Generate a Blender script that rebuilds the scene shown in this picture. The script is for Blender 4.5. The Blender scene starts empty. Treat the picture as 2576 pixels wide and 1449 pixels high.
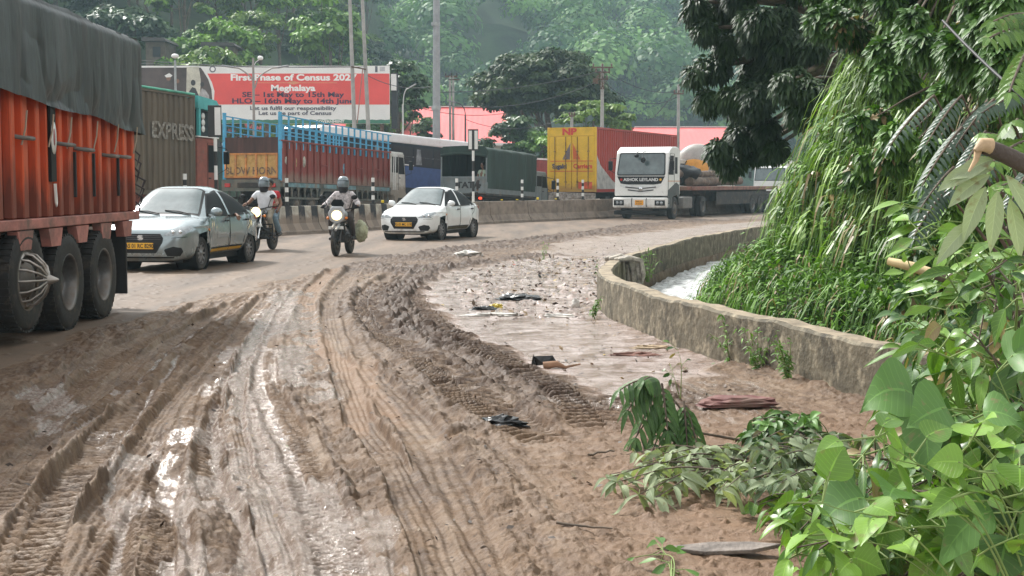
import bpy, bmesh, math, random
import numpy as np
from mathutils import Vector, Matrix, Euler
R = math.radians
sc = bpy.context.scene
random.seed(7); rng = np.random.default_rng(7)
# ------------------------------------------------------------------ camera
F, CX, CY, YH, HC = 3500.0, 1288.0, 724.5, 462.0, 1.6     # focal length and horizon measured on the photograph
PITCH = math.atan((CY - YH) / F)
cam = bpy.data.objects.new('camera', bpy.data.cameras.new('camera'))
sc.collection.objects.link(cam); sc.camera = cam
cam.location = (0, 0, HC); cam.rotation_euler = (R(90) - PITCH, 0, 0)
cam.data.sensor_width = 36; cam.data.lens = 36 * F / 2576
cam.data.clip_start = 0.05; cam.data.clip_end = 5000
# ------------------------------------------------------------------ sky, sun, exposure
SUN_EL, SUN_AZ = R(46), R(-42)
w = bpy.data.worlds.new('World'); sc.world = w; w.use_nodes = True
nt = w.node_tree; nt.nodes.clear()
sky = nt.nodes.new('ShaderNodeTexSky'); sky.sky_type = 'NISHITA'; sky.sun_disc = False
sky.sun_elevation = SUN_EL; sky.sun_rotation = SUN_AZ; sky.air_density = 1.0; sky.dust_density = 4.0; sky.ozone_density = 1.0
hs = nt.nodes.new('ShaderNodeHueSaturation'); hs.inputs['Saturation'].default_value = 0.15; hs.inputs['Value'].default_value = 1.0
bg = nt.nodes.new('ShaderNodeBackground'); bg.inputs[1].default_value = 0.125
ow = nt.nodes.new('ShaderNodeOutputWorld')
cl = nt.nodes.new('ShaderNodeMix'); cl.data_type = 'RGBA'; cl.inputs[0].default_value = .55; cl.inputs[7].default_value = (6.9, 6.8, 6.6, 1)   # even cloud cover over the clear sky
nt.links.new(sky.outputs[0], hs.inputs['Color']); nt.links.new(hs.outputs[0], cl.inputs[6]); nt.links.new(cl.outputs[2], bg.inputs[0]); nt.links.new(bg.outputs[0], ow.inputs[0])
sl = bpy.data.lights.new('sun', 'SUN'); sl.energy = 3.4; sl.angle = R(8); sl.color = (1.0, 0.97, 0.92)
so = bpy.data.objects.new('sun', sl); sc.collection.objects.link(so)
# light travels from the sun down: azimuth measured like the sky texture (0 = +Y, clockwise)
sd = Vector((math.sin(SUN_AZ) * math.cos(SUN_EL), math.cos(SUN_AZ) * math.cos(SUN_EL), math.sin(SUN_EL)))
so.rotation_euler = sd.to_track_quat('Z', 'Y').to_euler()
sc.view_settings.view_transform = 'Standard'; sc.view_settings.look = 'None'
sc.view_settings.gamma = 1; sc.view_settings.use_curve_mapping = False
sc.view_settings.exposure = 0.92
sc.cycles.volume_step_rate = 4; sc.cycles.max_bounces = 6; sc.cycles.transparent_max_bounces = 8
sc.cycles.volume_bounces = 1
# ------------------------------------------------------------------ measuring helpers
_f = Vector((0, math.cos(PITCH), -math.sin(PITCH))); _u = Vector((0, math.sin(PITCH), math.cos(PITCH)))
def ray(px, py): return _f * F + Vector((1, 0, 0)) * (px - CX) - _u * (py - CY)
def at(px, py, Y):
    r = ray(px, py); t = Y / r.y
    return Vector((r.x * t, Y, HC + r.z * t))
def gp(px, py, z=0.0):
    r = ray(px, py); t = (z - HC) / r.z
    return Vector((r.x * t, r.y * t, z))
# ------------------------------------------------------------------ object helpers
def tag(o, label=None, cat=None, group=None, kind=None):
    if label: o['label'] = label
    if cat: o['category'] = cat
    if group: o['group'] = group
    if kind: o['kind'] = kind
    return o
def link(o, parent=None):
    sc.collection.objects.link(o)
    if parent: o.parent = parent
    return o
def empty(name, loc=(0, 0, 0), rz=0, ry=0, rx=0, parent=None, scale=1):
    o = bpy.data.objects.new(name, None); o.empty_display_size = .2
    o.rotation_mode = 'XYZ'
    o.location = loc; o.rotation_euler = (rx, ry, rz); o.scale = (scale,) * 3
    return link(o, parent)
def copy_tree(o, parent=None):
    kids = [c for c in o.children]
    c = o.copy(); sc.collection.objects.link(c); c.parent = parent
    for ch in kids: copy_tree(ch, c)
    return c
def npmesh(name, V, Fq, mats, parent=None, smooth=False, attrs=None, fmat=None):
    """V (n,3), Fq (m,4) or (m,3) index array"""
    V = np.asarray(V, dtype=np.float32); Fq = np.asarray(Fq, dtype=np.int32)
    me = bpy.data.meshes.new(name); k = Fq.shape[1]
    me.vertices.add(len(V)); me.vertices.foreach_set('co', V.ravel())
    me.loops.add(Fq.size); me.loops.foreach_set('vertex_index', Fq.ravel())
    me.polygons.add(len(Fq)); me.polygons.foreach_set('loop_start', np.arange(0, Fq.size, k, dtype=np.int32))
    me.polygons.foreach_set('loop_total', np.full(len(Fq), k, dtype=np.int32))
    me.polygons.foreach_set('use_smooth', np.full(len(Fq), smooth))
    for m in (mats if isinstance(mats, (list, tuple)) else [mats]): me.materials.append(m)
    if fmat is not None: me.polygons.foreach_set('material_index', np.asarray(fmat, dtype=np.int32))
    me.update(calc_edges=True)
    for an, av in (attrs or {}).items():
        a = me.attributes.new(an, 'FLOAT', 'POINT'); a.data.foreach_set('value', np.asarray(av, dtype=np.float32))
    return link(bpy.data.objects.new(name, me), parent)
class MB:
    def __init__(s): s.v = []; s.f = []; s.m = []; s.sm = []
    def add(s, vs, fs, mi=0, M=None, smooth=False):
        n = len(s.v)
        s.v += [tuple(M @ Vector(p)) for p in vs] if M is not None else [tuple(p) for p in vs]
        for f in fs: s.f.append(tuple(i + n for i in f)); s.m.append(mi); s.sm.append(smooth)
        return s
    def box(s, x0, x1, y0, y1, z0, z1, mi=0, M=None, c=0.0):
        if c <= 0:
            vs = [(x, y, z) for z in (z0, z1) for y in (y0, y1) for x in (x0, x1)]
            return s.add(vs, [(0, 2, 3, 1), (4, 5, 7, 6), (0, 1, 5, 4), (2, 6, 7, 3), (0, 4, 6, 2), (1, 3, 7, 5)], mi, M)
        # chamfered box
        vs = []; X = (x0, x1); Y = (y0, y1); Z = (z0, z1); idx = {}
        for i in (0, 1):
            for j in (0, 1):
                for k in (0, 1):
                    sx, sy, sz = c * (1 - 2 * i), c * (1 - 2 * j), c * (1 - 2 * k)
                    idx[i, j, k] = len(vs)
                    vs += [(X[i], Y[j] + sy, Z[k] + sz), (X[i] + sx, Y[j], Z[k] + sz), (X[i] + sx, Y[j] + sy, Z[k])]
        bm = bmesh.new(); bv = [bm.verts.new(p) for p in vs]
        r = bmesh.ops.convex_hull(bm, input=bv); bm.verts.index_update(); bm.verts.ensure_lookup_table()
        fs = [[v.index for v in f.verts] for f in bm.faces]; pv = [v.co.copy() for v in bm.verts]; bm.free()
        return s.add(pv, fs, mi, M)
    def cyl(s, p0, p1, r0, r1=None, n=12, mi=0, M=None, smooth=True, caps=True):
        p0 = Vector(p0); p1 = Vector(p1); r1 = r0 if r1 is None else r1
        d = (p1 - p0).normalized(); a = d.orthogonal().normalized(); b = d.cross(a)
        vs = []
        for p, r in ((p0, r0), (p1, r1)):
            vs += [p + (a * math.cos(2 * math.pi * i / n) + b * math.sin(2 * math.pi * i / n)) * r for i in range(n)]
        s.add(vs, [(i, (i + 1) % n, n + (i + 1) % n, n + i) for i in range(n)], mi, M, smooth)
        if caps: s.add(vs, [tuple(range(n))[::-1], tuple(range(n, 2 * n))], mi, M)
        return s
    def tube(s, pts, rad, n=8, mi=0, M=None, smooth=True):
        pts = [Vector(p) for p in pts]; m = len(pts)
        rad = rad if isinstance(rad, (list, tuple)) else [rad] * m
        vs = []; a = None
        for i, p in enumerate(pts):
            d = (pts[min(i + 1, m - 1)] - pts[max(i - 1, 0)]).normalized()
            if a is None: a = d.orthogonal().normalized()
            a = (a - d * a.dot(d)).normalized() if (a - d * a.dot(d)).length > 1e-4 else d.orthogonal().normalized()
            b = d.cross(a)
            vs += [p + (a * math.cos(2 * math.pi * k / n) + b * math.sin(2 * math.pi * k / n)) * rad[i] for k in range(n)]
        fs = [(i * n + k, i * n + (k + 1) % n, (i + 1) * n + (k + 1) % n, (i + 1) * n + k) for i in range(m - 1) for k in range(n)]
        s.add(vs, fs, mi, M, smooth); s.add(vs, [tuple(range(n))[::-1], tuple(range((m - 1) * n, m * n))], mi, M)
        return s
    def lathe(s, prof, axis='y', o=(0, 0, 0), n=24, mi=0, M=None, smooth=True, sx=1, sz=1):
        """prof: [(radius, offset along axis)]"""
        vs = []
        for r, t in prof:
            for k in range(n):
                a = 2 * math.pi * k / n; c, d = r * math.cos(a) * sx, r * math.sin(a) * sz
                vs.append({'y': (o[0] + c, o[1] + t, o[2] + d), 'x': (o[0] + t, o[1] + c, o[2] + d), 'z': (o[0] + c, o[1] + d, o[2] + t)}[axis])
        m = len(prof)
        fs = [(i * n + k, i * n + (k + 1) % n, (i + 1) * n + (k + 1) % n, (i + 1) * n + k) for i in range(m - 1) for k in range(n)]
        return s.add(vs, fs, mi, M, smooth)
    def prism(s, poly, a0, a1, axis='y', mi=0, M=None):
        """extrude a 2D polygon; axis y: poly is (x,z); axis x: (y,z); axis z: (x,y)"""
        f = {'y': lambda p, t: (p[0], t, p[1]), 'x': lambda p, t: (t, p[0], p[1]), 'z': lambda p, t: (p[0], p[1], t)}[axis]
        n = len(poly); vs = [f(p, a0) for p in poly] + [f(p, a1) for p in poly]
        fs = [tuple(range(n))[::-1], tuple(range(n, 2 * n))] + [(i, (i + 1) % n, n + (i + 1) % n, n + i) for i in range(n)]
        return s.add(vs, fs, mi, M)
    def ball(s, o, r, n=12, mi=0, M=None, sc3=(1, 1, 1)):
        prof = [(max(1e-4, math.sin(math.pi * i / n)) , -math.cos(math.pi * i / n)) for i in range(n + 1)]
        T = Matrix.Translation(Vector(o)) @ Matrix.Diagonal((r * sc3[0], r * sc3[1], r * sc3[2], 1))
        return s.lathe(prof, 'z', n=max(8, n), mi=mi, M=(M @ T if M is not None else T))
    def build(s, name, mats, parent=None, bevel=0, label=None):
        me = bpy.data.meshes.new(name); me.from_pydata(s.v, [], s.f)
        for m in (mats if isinstance(mats, (list, tuple)) else [mats]): me.materials.append(m)
        me.polygons.foreach_set('material_index', s.m); me.polygons.foreach_set('use_smooth', s.sm)
        bm = bmesh.new(); bm.from_mesh(me); bmesh.ops.recalc_face_normals(bm, faces=bm.faces); bm.to_mesh(me); bm.free()
        o = link(bpy.data.objects.new(name, me), parent)
        if bevel:
            b = o.modifiers.new('b', 'BEVEL'); b.width = bevel; b.segments = 2; b.limit_method = 'ANGLE'; b.angle_limit = R(40)
        if label: o['label'] = label
        return o
def text(name, s, size, mat, parent, loc, rot, align='CENTER', ext=0.004, sx=1.0, bold=0.0):
    cu = bpy.data.curves.new(name, 'FONT'); cu.body = s; cu.size = size; cu.extrude = ext; cu.align_x = align; cu.align_y = 'CENTER'
    cu.offset = bold; cu.resolution_u = 3
    to = bpy.data.objects.new('tmp', cu); sc.collection.objects.link(to)
    me = bpy.data.meshes.new_from_object(to.evaluated_get(bpy.context.evaluated_depsgraph_get()))
    bpy.data.objects.remove(to); me.materials.clear(); me.materials.append(mat); me.name = name
    o = link(bpy.data.objects.new(name, me), parent); o.location = loc; o.rotation_euler = rot; o.scale = (sx, 1, 1)
    return o
# ------------------------------------------------------------------ materials
MATS = {}
def mat(name, col, rough=0.6, metal=0.0, var=0.12, scale=3.0, dirt=0.0, dcol=(0.20, 0.15, 0.11), dscale=2.5, bump=0.0, bscale=40, coat=0.0, alpha=None, spec=0.5, zdirt=None, streak=False):
    if name in MATS: return MATS[name]
    m = bpy.data.materials.new(name); m.use_nodes = True; t = m.node_tree; N = t.nodes; L = t.links
    b = N['Principled BSDF']; b.inputs['Roughness'].default_value = rough; b.inputs['Metallic'].default_value = metal
    b.inputs['Coat Weight'].default_value = coat; b.inputs['Specular IOR Level'].default_value = spec; b.inputs['Coat Roughness'].default_value = 0.08
    tc = N.new('ShaderNodeTexCoord')
    mp = N.new('ShaderNodeMapping'); L.new(tc.outputs['Object'], mp.inputs[0])
    if streak: mp.inputs['Scale'].default_value = (1, 1, 0.12)
    n1 = N.new('ShaderNodeTexNoise'); n1.inputs['Scale'].default_value = scale; n1.inputs['Detail'].default_value = 5; n1.inputs['Roughness'].default_value = .65
    L.new(mp.outputs[0], n1.inputs['Vector'])
    mr = N.new('ShaderNodeMapRange'); mr.inputs[1].default_value = .3; mr.inputs[2].default_value = .7
    mr.inputs[3].default_value = 1 - var * 1.6; mr.inputs[4].default_value = 1 + var
    L.new(n1.outputs[0], mr.inputs[0])
    vm = N.new('ShaderNodeVectorMath'); vm.operation = 'SCALE'; vm.inputs[0].default_value = col; L.new(mr.outputs[0], vm.inputs['Scale'])
    out = vm.outputs[0]
    if dirt > 0 or zdirt:
        n2 = N.new('ShaderNodeTexNoise'); n2.inputs['Scale'].default_value = dscale; n2.inputs['Detail'].default_value = 8; n2.inputs['Roughness'].default_value = .7
        L.new(mp.outputs[0], n2.inputs['Vector'])
        r2 = N.new('ShaderNodeMapRange'); c = .72 - dirt * .45
        r2.inputs[1].default_value = c - .07; r2.inputs[2].default_value = c + .12; r2.inputs[4].default_value = min(1, .55 + dirt)
        if zdirt:      # mud thrown up from the road: more of it low down
            sp = N.new('ShaderNodeSeparateXYZ'); L.new(tc.outputs['Object'], sp.inputs[0])
            zr = N.new('ShaderNodeMapRange'); zr.inputs[1].default_value = zdirt[0]; zr.inputs[2].default_value = zdirt[1]
            zr.inputs[3].default_value = .45; zr.inputs[4].default_value = 0; L.new(sp.outputs[2], zr.inputs[0])
            ad = N.new('ShaderNodeMath'); ad.operation = 'ADD'; L.new(n2.outputs[0], ad.inputs[0]); L.new(zr.outputs[0], ad.inputs[1]); L.new(ad.outputs[0], r2.inputs[0])
        else: L.new(n2.outputs[0], r2.inputs[0])
        mx = N.new('ShaderNodeMix'); mx.data_type = 'RGBA'; L.new(r2.outputs[0], mx.inputs['Factor']); L.new(out, mx.inputs[6]); mx.inputs[7].default_value = (*dcol, 1)
        out = mx.outputs[2]
        rr = N.new('ShaderNodeMapRange'); rr.inputs[3].default_value = rough; rr.inputs[4].default_value = .85; L.new(r2.outputs[0], rr.inputs[0]); L.new(rr.outputs[0], b.inputs['Roughness'])
    L.new(out, b.inputs['Base Color'])
    if bump:
        n3 = N.new('ShaderNodeTexNoise'); n3.inputs['Scale'].default_value = bscale; n3.inputs['Detail'].default_value = 6; L.new(mp.outputs[0], n3.inputs['Vector'])
        bp = N.new('ShaderNodeBump'); bp.inputs['Strength'].default_value = bump; bp.inputs['Distance'].default_value = .02; L.new(n3.outputs[0], bp.inputs['Height']); L.new(bp.outputs[0], b.inputs['Normal'])
    if alpha is not None: b.inputs['Alpha'].default_value = alpha
    MATS[name] = m
    return m
def emat(name, col, strength):
    m = bpy.data.materials.new(name); m.use_nodes = True; b = m.node_tree.nodes['Principled BSDF']
    b.inputs['Base Color'].default_value = (*col, 1); b.inputs['Emission Color'].default_value = (*col, 1); b.inputs['Emission Strength'].default_value = strength
    return m
def leafmat(name, dark, light, rough=.45, trans=.3, spec=.4, scale=6, dead=0.0, veins=False, spots=0.0):
    """leaf colour runs dark to light with each leaf's own random tint; a few dead ones; veins along lu, lv"""
    m = bpy.data.materials.new(name); m.use_nodes = True; t = m.node_tree; N = t.nodes; L = t.links
    b = N['Principled BSDF']; b.inputs['Roughness'].default_value = rough; b.inputs['Specular IOR Level'].default_value = spec
    A_ = lambda n_: (lambda a: (setattr(a, 'attribute_name', n_), a.outputs['Fac'])[1])(N.new('ShaderNodeAttribute'))
    def M_(op, x, y=0.0):
        q = N.new('ShaderNodeMath'); q.operation = op
        for i, v_ in enumerate((x, y)):
            if isinstance(v_, (int, float)): q.inputs[i].default_value = v_
            else: L.new(v_, q.inputs[i])
        return q.outputs[0]
    cr = N.new('ShaderNodeValToRGB'); e = cr.color_ramp.elements; L.new(A_('tint'), cr.inputs[0])
    if dead:
        e[0].position = dead * .6; e[0].color = (.30, .22, .11, 1); q = e.new(dead); q.color = (*dark, 1)
    else: e[0].position = 0; e[0].color = (*dark, 1)
    e[-1].position = 1; e[-1].color = (*light, 1); out = cr.outputs[0]
    def mixc(f, a, c_):
        x = N.new('ShaderNodeMix'); x.data_type = 'RGBA'; L.new(f, x.inputs[0]); L.new(a, x.inputs[6])
        if isinstance(c_, tuple): x.inputs[7].default_value = (*c_, 1)
        else: L.new(c_, x.inputs[7])
        return x.outputs[2]
    if veins:
        lv = M_('ABSOLUTE', A_('lv')); lu = A_('lu')
        mid = M_('LESS_THAN', lv, .045); ph = M_('FRACT', M_('SUBTRACT', M_('MULTIPLY', lu, 8.0), M_('MULTIPLY', lv, 1.6)))
        sv = M_('MULTIPLY', M_('LESS_THAN', ph, .13), .45); f = M_('MAXIMUM', mid, sv)
        lt = tuple(min(1, c * 1.5 + .03) for c in light); out = mixc(M_('MULTIPLY', f, .32), out, lt)
        bp = N.new('ShaderNodeBump'); bp.inputs['Strength'].default_value = .6; bp.inputs['Distance'].default_value = .004; bp.invert = True; L.new(f, bp.inputs['Height']); L.new(bp.outputs[0], b.inputs['Normal'])
    if spots:
        g = N.new('ShaderNodeNewGeometry'); n_ = N.new('ShaderNodeTexNoise'); n_.inputs['Scale'].default_value = 38; n_.inputs['Detail'].default_value = 4; L.new(g.outputs['Position'], n_.inputs['Vector'])
        r_ = N.new('ShaderNodeMapRange'); r_.inputs[1].default_value = .66 - spots * .1; r_.inputs[2].default_value = .74; r_.inputs[4].default_value = .75; L.new(n_.outputs[0], r_.inputs[0]); out = mixc(r_.outputs[0], out, (.20, .15, .07))
    L.new(out, b.inputs['Base Color'])
    tr = N.new('ShaderNodeBsdfTranslucent'); vm = N.new('ShaderNodeVectorMath'); vm.operation = 'MULTIPLY'; vm.inputs[1].default_value = (1.15, 1.3, .5)
    L.new(out, vm.inputs[0]); L.new(vm.outputs[0], tr.inputs['Color'])
    ms = N.new('ShaderNodeMixShader'); ms.inputs[0].default_value = trans
    L.new(b.outputs[0], ms.inputs[1]); L.new(tr.outputs[0], ms.inputs[2]); L.new(ms.outputs[0], N['Material Output'].inputs['Surface'])
    return m
# ------------------------------------------------------------------ numpy noise
def _hash(ix, iy, seed):
    h = (ix.astype(np.int64) * 374761393 + iy.astype(np.int64) * 668265263 + seed * 1442695041) & 0xFFFFFFFF
    h = ((h ^ (h >> 13)) * 1274126177) & 0xFFFFFFFF
    h = h ^ (h >> 16)
    return (h & 0xFFFFFF).astype(np.float32) / 16777215.0
def vnoise(x, y, seed=0):
    ix = np.floor(x); iy = np.floor(y); fx = x - ix; fy = y - iy
    ux = fx * fx * fx * (fx * (fx * 6 - 15) + 10); uy = fy * fy * fy * (fy * (fy * 6 - 15) + 10)
    a = _hash(ix, iy, seed); b = _hash(ix + 1, iy, seed); c = _hash(ix, iy + 1, seed); d = _hash(ix + 1, iy + 1, seed)
    return (a + (b - a) * ux) * (1 - uy) + (c + (d - c) * ux) * uy
def fbm(x, y, seed=0, oct=4, gain=.5, lac=2.03):
    s = 0; amp = 1; tot = 0
    for i in range(oct):
        s = s + amp * vnoise(x + 17.3 * i, y - 9.1 * i, seed + i); tot += amp; amp *= gain; x = x * lac; y = y * lac
    return s / tot
def ridged(x, y, seed=0, oct=4):
    s = 0; amp = 1; tot = 0
    for i in range(oct):
        n = 1 - np.abs(2 * vnoise(x + 5.7 * i, y + 3.3 * i, seed + i) - 1); s = s + amp * n * n; tot += amp; amp *= .5; x = x * 2.1; y = y * 2.1
    return s / tot
def worley(x, y, seed=0):
    ix = np.floor(x); iy = np.floor(y); f1 = np.full(x.shape, 9., np.float32); f2 = f1.copy(); cid = np.zeros_like(f1)
    for dx in (-1, 0, 1):
        for dy in (-1, 0, 1):
            cx, cy = ix + dx, iy + dy; d = np.hypot(cx + _hash(cx, cy, seed) - x, cy + _hash(cx, cy, seed + 1) - y)
            n = d < f1; f2 = np.where(n, f1, np.minimum(f2, d)); cid = np.where(n, _hash(cx, cy, seed + 2), cid); f1 = np.where(n, d, f1)
    return f1, f2, cid
def sstep(a, b, x): t = np.clip((x - a) / (b - a), 0, 1); return t * t * (3 - 2 * t)
def polydist(X, Y, pts):
    """distance, signed side (left of travel > 0) and arc length to a polyline"""
    best = np.full(X.shape, 1e9, np.float32); side = np.zeros_like(best); arc = np.zeros_like(best); s0 = 0.0
    for (x0, y0), (x1, y1) in zip(pts[:-1], pts[1:]):
        dx, dy = x1 - x0, y1 - y0; L = math.hypot(dx, dy) + 1e-9
        t = np.clip(((X - x0) * dx + (Y - y0) * dy) / L ** 2, 0, 1)
        ex, ey = X - (x0 + t * dx), Y - (y0 + t * dy); d = np.hypot(ex, ey); m = d < best
        best = np.where(m, d, best); side = np.where(m, np.sign(dx * ey - dy * ex), side); arc = np.where(m, s0 + t * L, arc); s0 += L
    return best, side, arc
def inpoly(X, Y, pts):
    ins = np.zeros(X.shape, bool); n = len(pts)
    for i in range(n):
        x0, y0 = pts[i]; x1, y1 = pts[(i + 1) % n]
        c = ((y0 > Y) != (y1 > Y)) & (X < (x1 - x0) * (Y - y0) / (y1 - y0 + 1e-12) + x0)
        ins ^= c
    return ins
def sdpoly(X, Y, pts):
    d, _, _ = polydist(X, Y, pts + [pts[0]])
    return np.where(inpoly(X, Y, pts), -d, d)
def smooth_line(pts, n=8):
    """Catmull-Rom through the points"""
    P = [Vector(p) for p in pts]; P = [P[0] * 2 - P[1]] + P + [P[-1] * 2 - P[-2]]; out = []
    for i in range(1, len(P) - 2):
        for k in range(n):
            t = k / n
            out.append(.5 * ((2 * P[i]) + (-P[i - 1] + P[i + 1]) * t + (2 * P[i - 1] - 5 * P[i] + 4 * P[i + 1] - P[i + 2]) * t * t + (-P[i - 1] + 3 * P[i] - 3 * P[i + 1] + P[i + 2]) * t ** 3))
    return out + [P[-2]]
# ================================================================== GROUND, ROAD, DRAIN
G2 = lambda pl, z=0.0: [tuple(gp(x, y, z).xy) for x, y in pl]
road_edge = [tuple(p) for p in smooth_line([(-4.6, 2.0), (-4.4, 6.0)] + G2([(0, 950), (200, 852), (330, 802), (560, 745), (760, 690), (900, 657), (1100, 627), (1300, 602), (1500, 577), (1620, 562), (1960, 543)]) + [(24, 92), (50, 150)], 4)]
wall_line = [Vector(p) for p in [(6.2, 4.5), (4.4, 6.6), (3.25, 8.4), (2.66, 10.06), (2.34, 11.5), (1.92, 12.86), (1.52, 14.7), (1.24, 16.9), (1.27, 18.9), (1.66, 21.4), (2.27, 24.0), (3.5, 28.5), (4.7, 32.2), (7.2, 38.7), (11.0, 46.5), (18, 60)]]
wall_sm = smooth_line(wall_line, 6); WL = [tuple(p) for p in wall_sm]
barrier_line = smooth_line([(-21, 16), (-17.2, 24), (-13.2, 32), (-10.0, 38), (-7.0, 44.4), (-4.64, 49.5), (-1.15, 56), (1.93, 61), (4.95, 66), (9.5, 73), (15, 81), (24, 93), (40, 112)], 6)
BL = [tuple(p) for p in barrier_line]
flow = [(-1.0, 2), (-1.2, 5.7), (-2.0, 10), (-2.9, 15), (-3.5, 21.7), (-2.6, 26), (-.34, 31.5), (4.4, 50), (12, 64)]
def track(pl): return [tuple(p) for p in smooth_line(G2(pl), 5)]
TRK = [  # centre line on the ground, half width, depth, tread pitch, kind
 (track([(650, 735), (560, 830), (400, 990), (250, 1160), (120, 1300), (-40, 1560)]), .13, .035, .11, 'chev'),
 (track([(705, 720), (600, 830), (480, 970), (390, 1100), (310, 1290), (250, 1560)]), .11, .045, .09, 'bar'),
 (track([(720, 722), (620, 830), (560, 920), (530, 1050), (540, 1200), (600, 1560)]), .10, .05, .10, 'bar'),
 (track([(735, 728), (650, 850), (625, 950), (650, 1050), (690, 1160), (760, 1330), (800, 1560)]), .13, .04, .08, 'chev'),
 (track([(860, 668), (775, 745), (800, 860), (900, 960), (1005, 1090)]), .13, .035, .035, 'rib'),
 (track([(900, 672), (845, 745), (850, 850), (930, 960), (1080, 1130), (1200, 1449), (1230, 1560)]), .16, .03, .05, 'rib'),
 (track([(520, 765), (340, 880), (150, 1020), (-60, 1170)]), .12, .04, .10, 'chev'),
 (track([(590, 765), (400, 900), (200, 1080), (0, 1290), (-60, 1350)]), .10, .045, .09, 'bar'),
 (track([(1100, 715), (1075, 765), (1200, 860), (1360, 940), (1470, 1010), (1540, 1100)]), .24, .03, .13, 'lug'),
 (track([(940, 900), (905, 1000), (890, 1110)]), .09, .02, .03, 'rib'),
 (track([(1000, 690), (930, 750), (960, 830), (1100, 930), (1260, 1060), (1420, 1130)]), .20, .04, .1, 'lug'),
 (track([(1090, 1280), (1160, 1400), (1240, 1560)]), .10, .02, .04, 'rib'),
 (track([(470, 800), (200, 930), (0, 1040)]), .12, .03, .05, 'rib'),
 (track([(680, 730), (590, 850), (450, 1010), (330, 1180), (190, 1400), (150, 1560)]), .09, .035, .06, 'rib'),
 (track([(630, 745), (470, 880), (300, 1060), (150, 1290), (60, 1560)]), .10, .035, .07, 'bar'),
 (track([(600, 760), (430, 860), (250, 990), (60, 1150), (-60, 1260)]), .09, .03, .06, 'rib'),
 (track([(740, 735), (680, 850), (665, 960), (720, 1090), (800, 1250), (880, 1449), (910, 1560)]), .11, .035, .06, 'bar'),
 (track([(715, 730), (640, 850), (590, 1000), (600, 1150), (680, 1350), (720, 1560)]), .07, .04, .05, 'rib'),
 (track([(560, 770), (330, 870), (100, 985), (-60, 1080)]), .08, .03, .06, 'rib'),
 (track([(890, 690), (830, 760), (850, 900), (900, 1050), (1020, 1240), (1100, 1449), (1120, 1560)]), .10, .03, .06, 'rib'),
 (track([(690, 735), (610, 840), (500, 1000), (440, 1130), (400, 1300), (395, 1560)]), .08, .04, .05, 'bar'),
]
GROOVE = [(track([(545, 1010), (535, 1120), (570, 1260), (640, 1400), (660, 1560)]), .055, .09), (track([(450, 900), (360, 1030), (290, 1160), (270, 1300)]), .035, .05),
          (track([(610, 900), (560, 1000), (545, 1120)]), .045, .06), (track([(390, 1100), (420, 1250), (500, 1449)]), .05, .06), (track([(330, 1260), (300, 1400), (290, 1500)]), .04, .05),
          (track([(0, 1000), (180, 893), (400, 795), (640, 723), (860, 672)]), .03, -.02), (track([(640, 740), (470, 850), (300, 1010), (100, 1130)]), .04, .045)]
puddle = G2([(1060, 725), (1130, 685), (1260, 662), (1390, 645), (1530, 643), (1525, 700), (1570, 775), (1700, 850), (1840, 905), (1760, 950), (1640, 985), (1560, 1010), (1400, 935), (1290, 890), (1160, 835), (1090, 775)])
puddle2 = G2([(1330, 640), (1420, 606), (1600, 588), (1800, 566), (1950, 556), (1940, 566), (1800, 586), (1620, 628), (1540, 645)])
litterz = G2([(1130, 700), (1290, 650), (1540, 650), (1530, 700), (1600, 790), (1480, 800), (1250, 800), (1160, 770)])
wetp = [G2(p) for p in ([(700, 730), (790, 735), (800, 800), (740, 860), (800, 930), (800, 1010), (700, 1010), (650, 900), (660, 800)],
        [(600, 880), (660, 870), (660, 1000), (760, 1080), (830, 1150), (760, 1230), (640, 1180), (570, 1080), (560, 980)],
        [(590, 1130), (720, 1140), (800, 1200), (860, 1330), (960, 1449), (980, 1600), (640, 1600), (620, 1350), (590, 1240)],
        [(400, 1060), (450, 1080), (470, 1200), (500, 1449), (540, 1600), (450, 1600), (420, 1400), (385, 1200)],
        [(360, 1140), (400, 1060), (400, 1130), (330, 1300), (300, 1449), (250, 1449), (290, 1300)],
        [(100, 980), (190, 930), (180, 1000), (120, 1080), (60, 1090)], [(1300, 1000), (1560, 1020), (1700, 960), (1850, 960), (2000, 1020), (1800, 1090), (1600, 1080)])]
flowL = [tuple(p) for p in smooth_line(flow, 6)]
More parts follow.
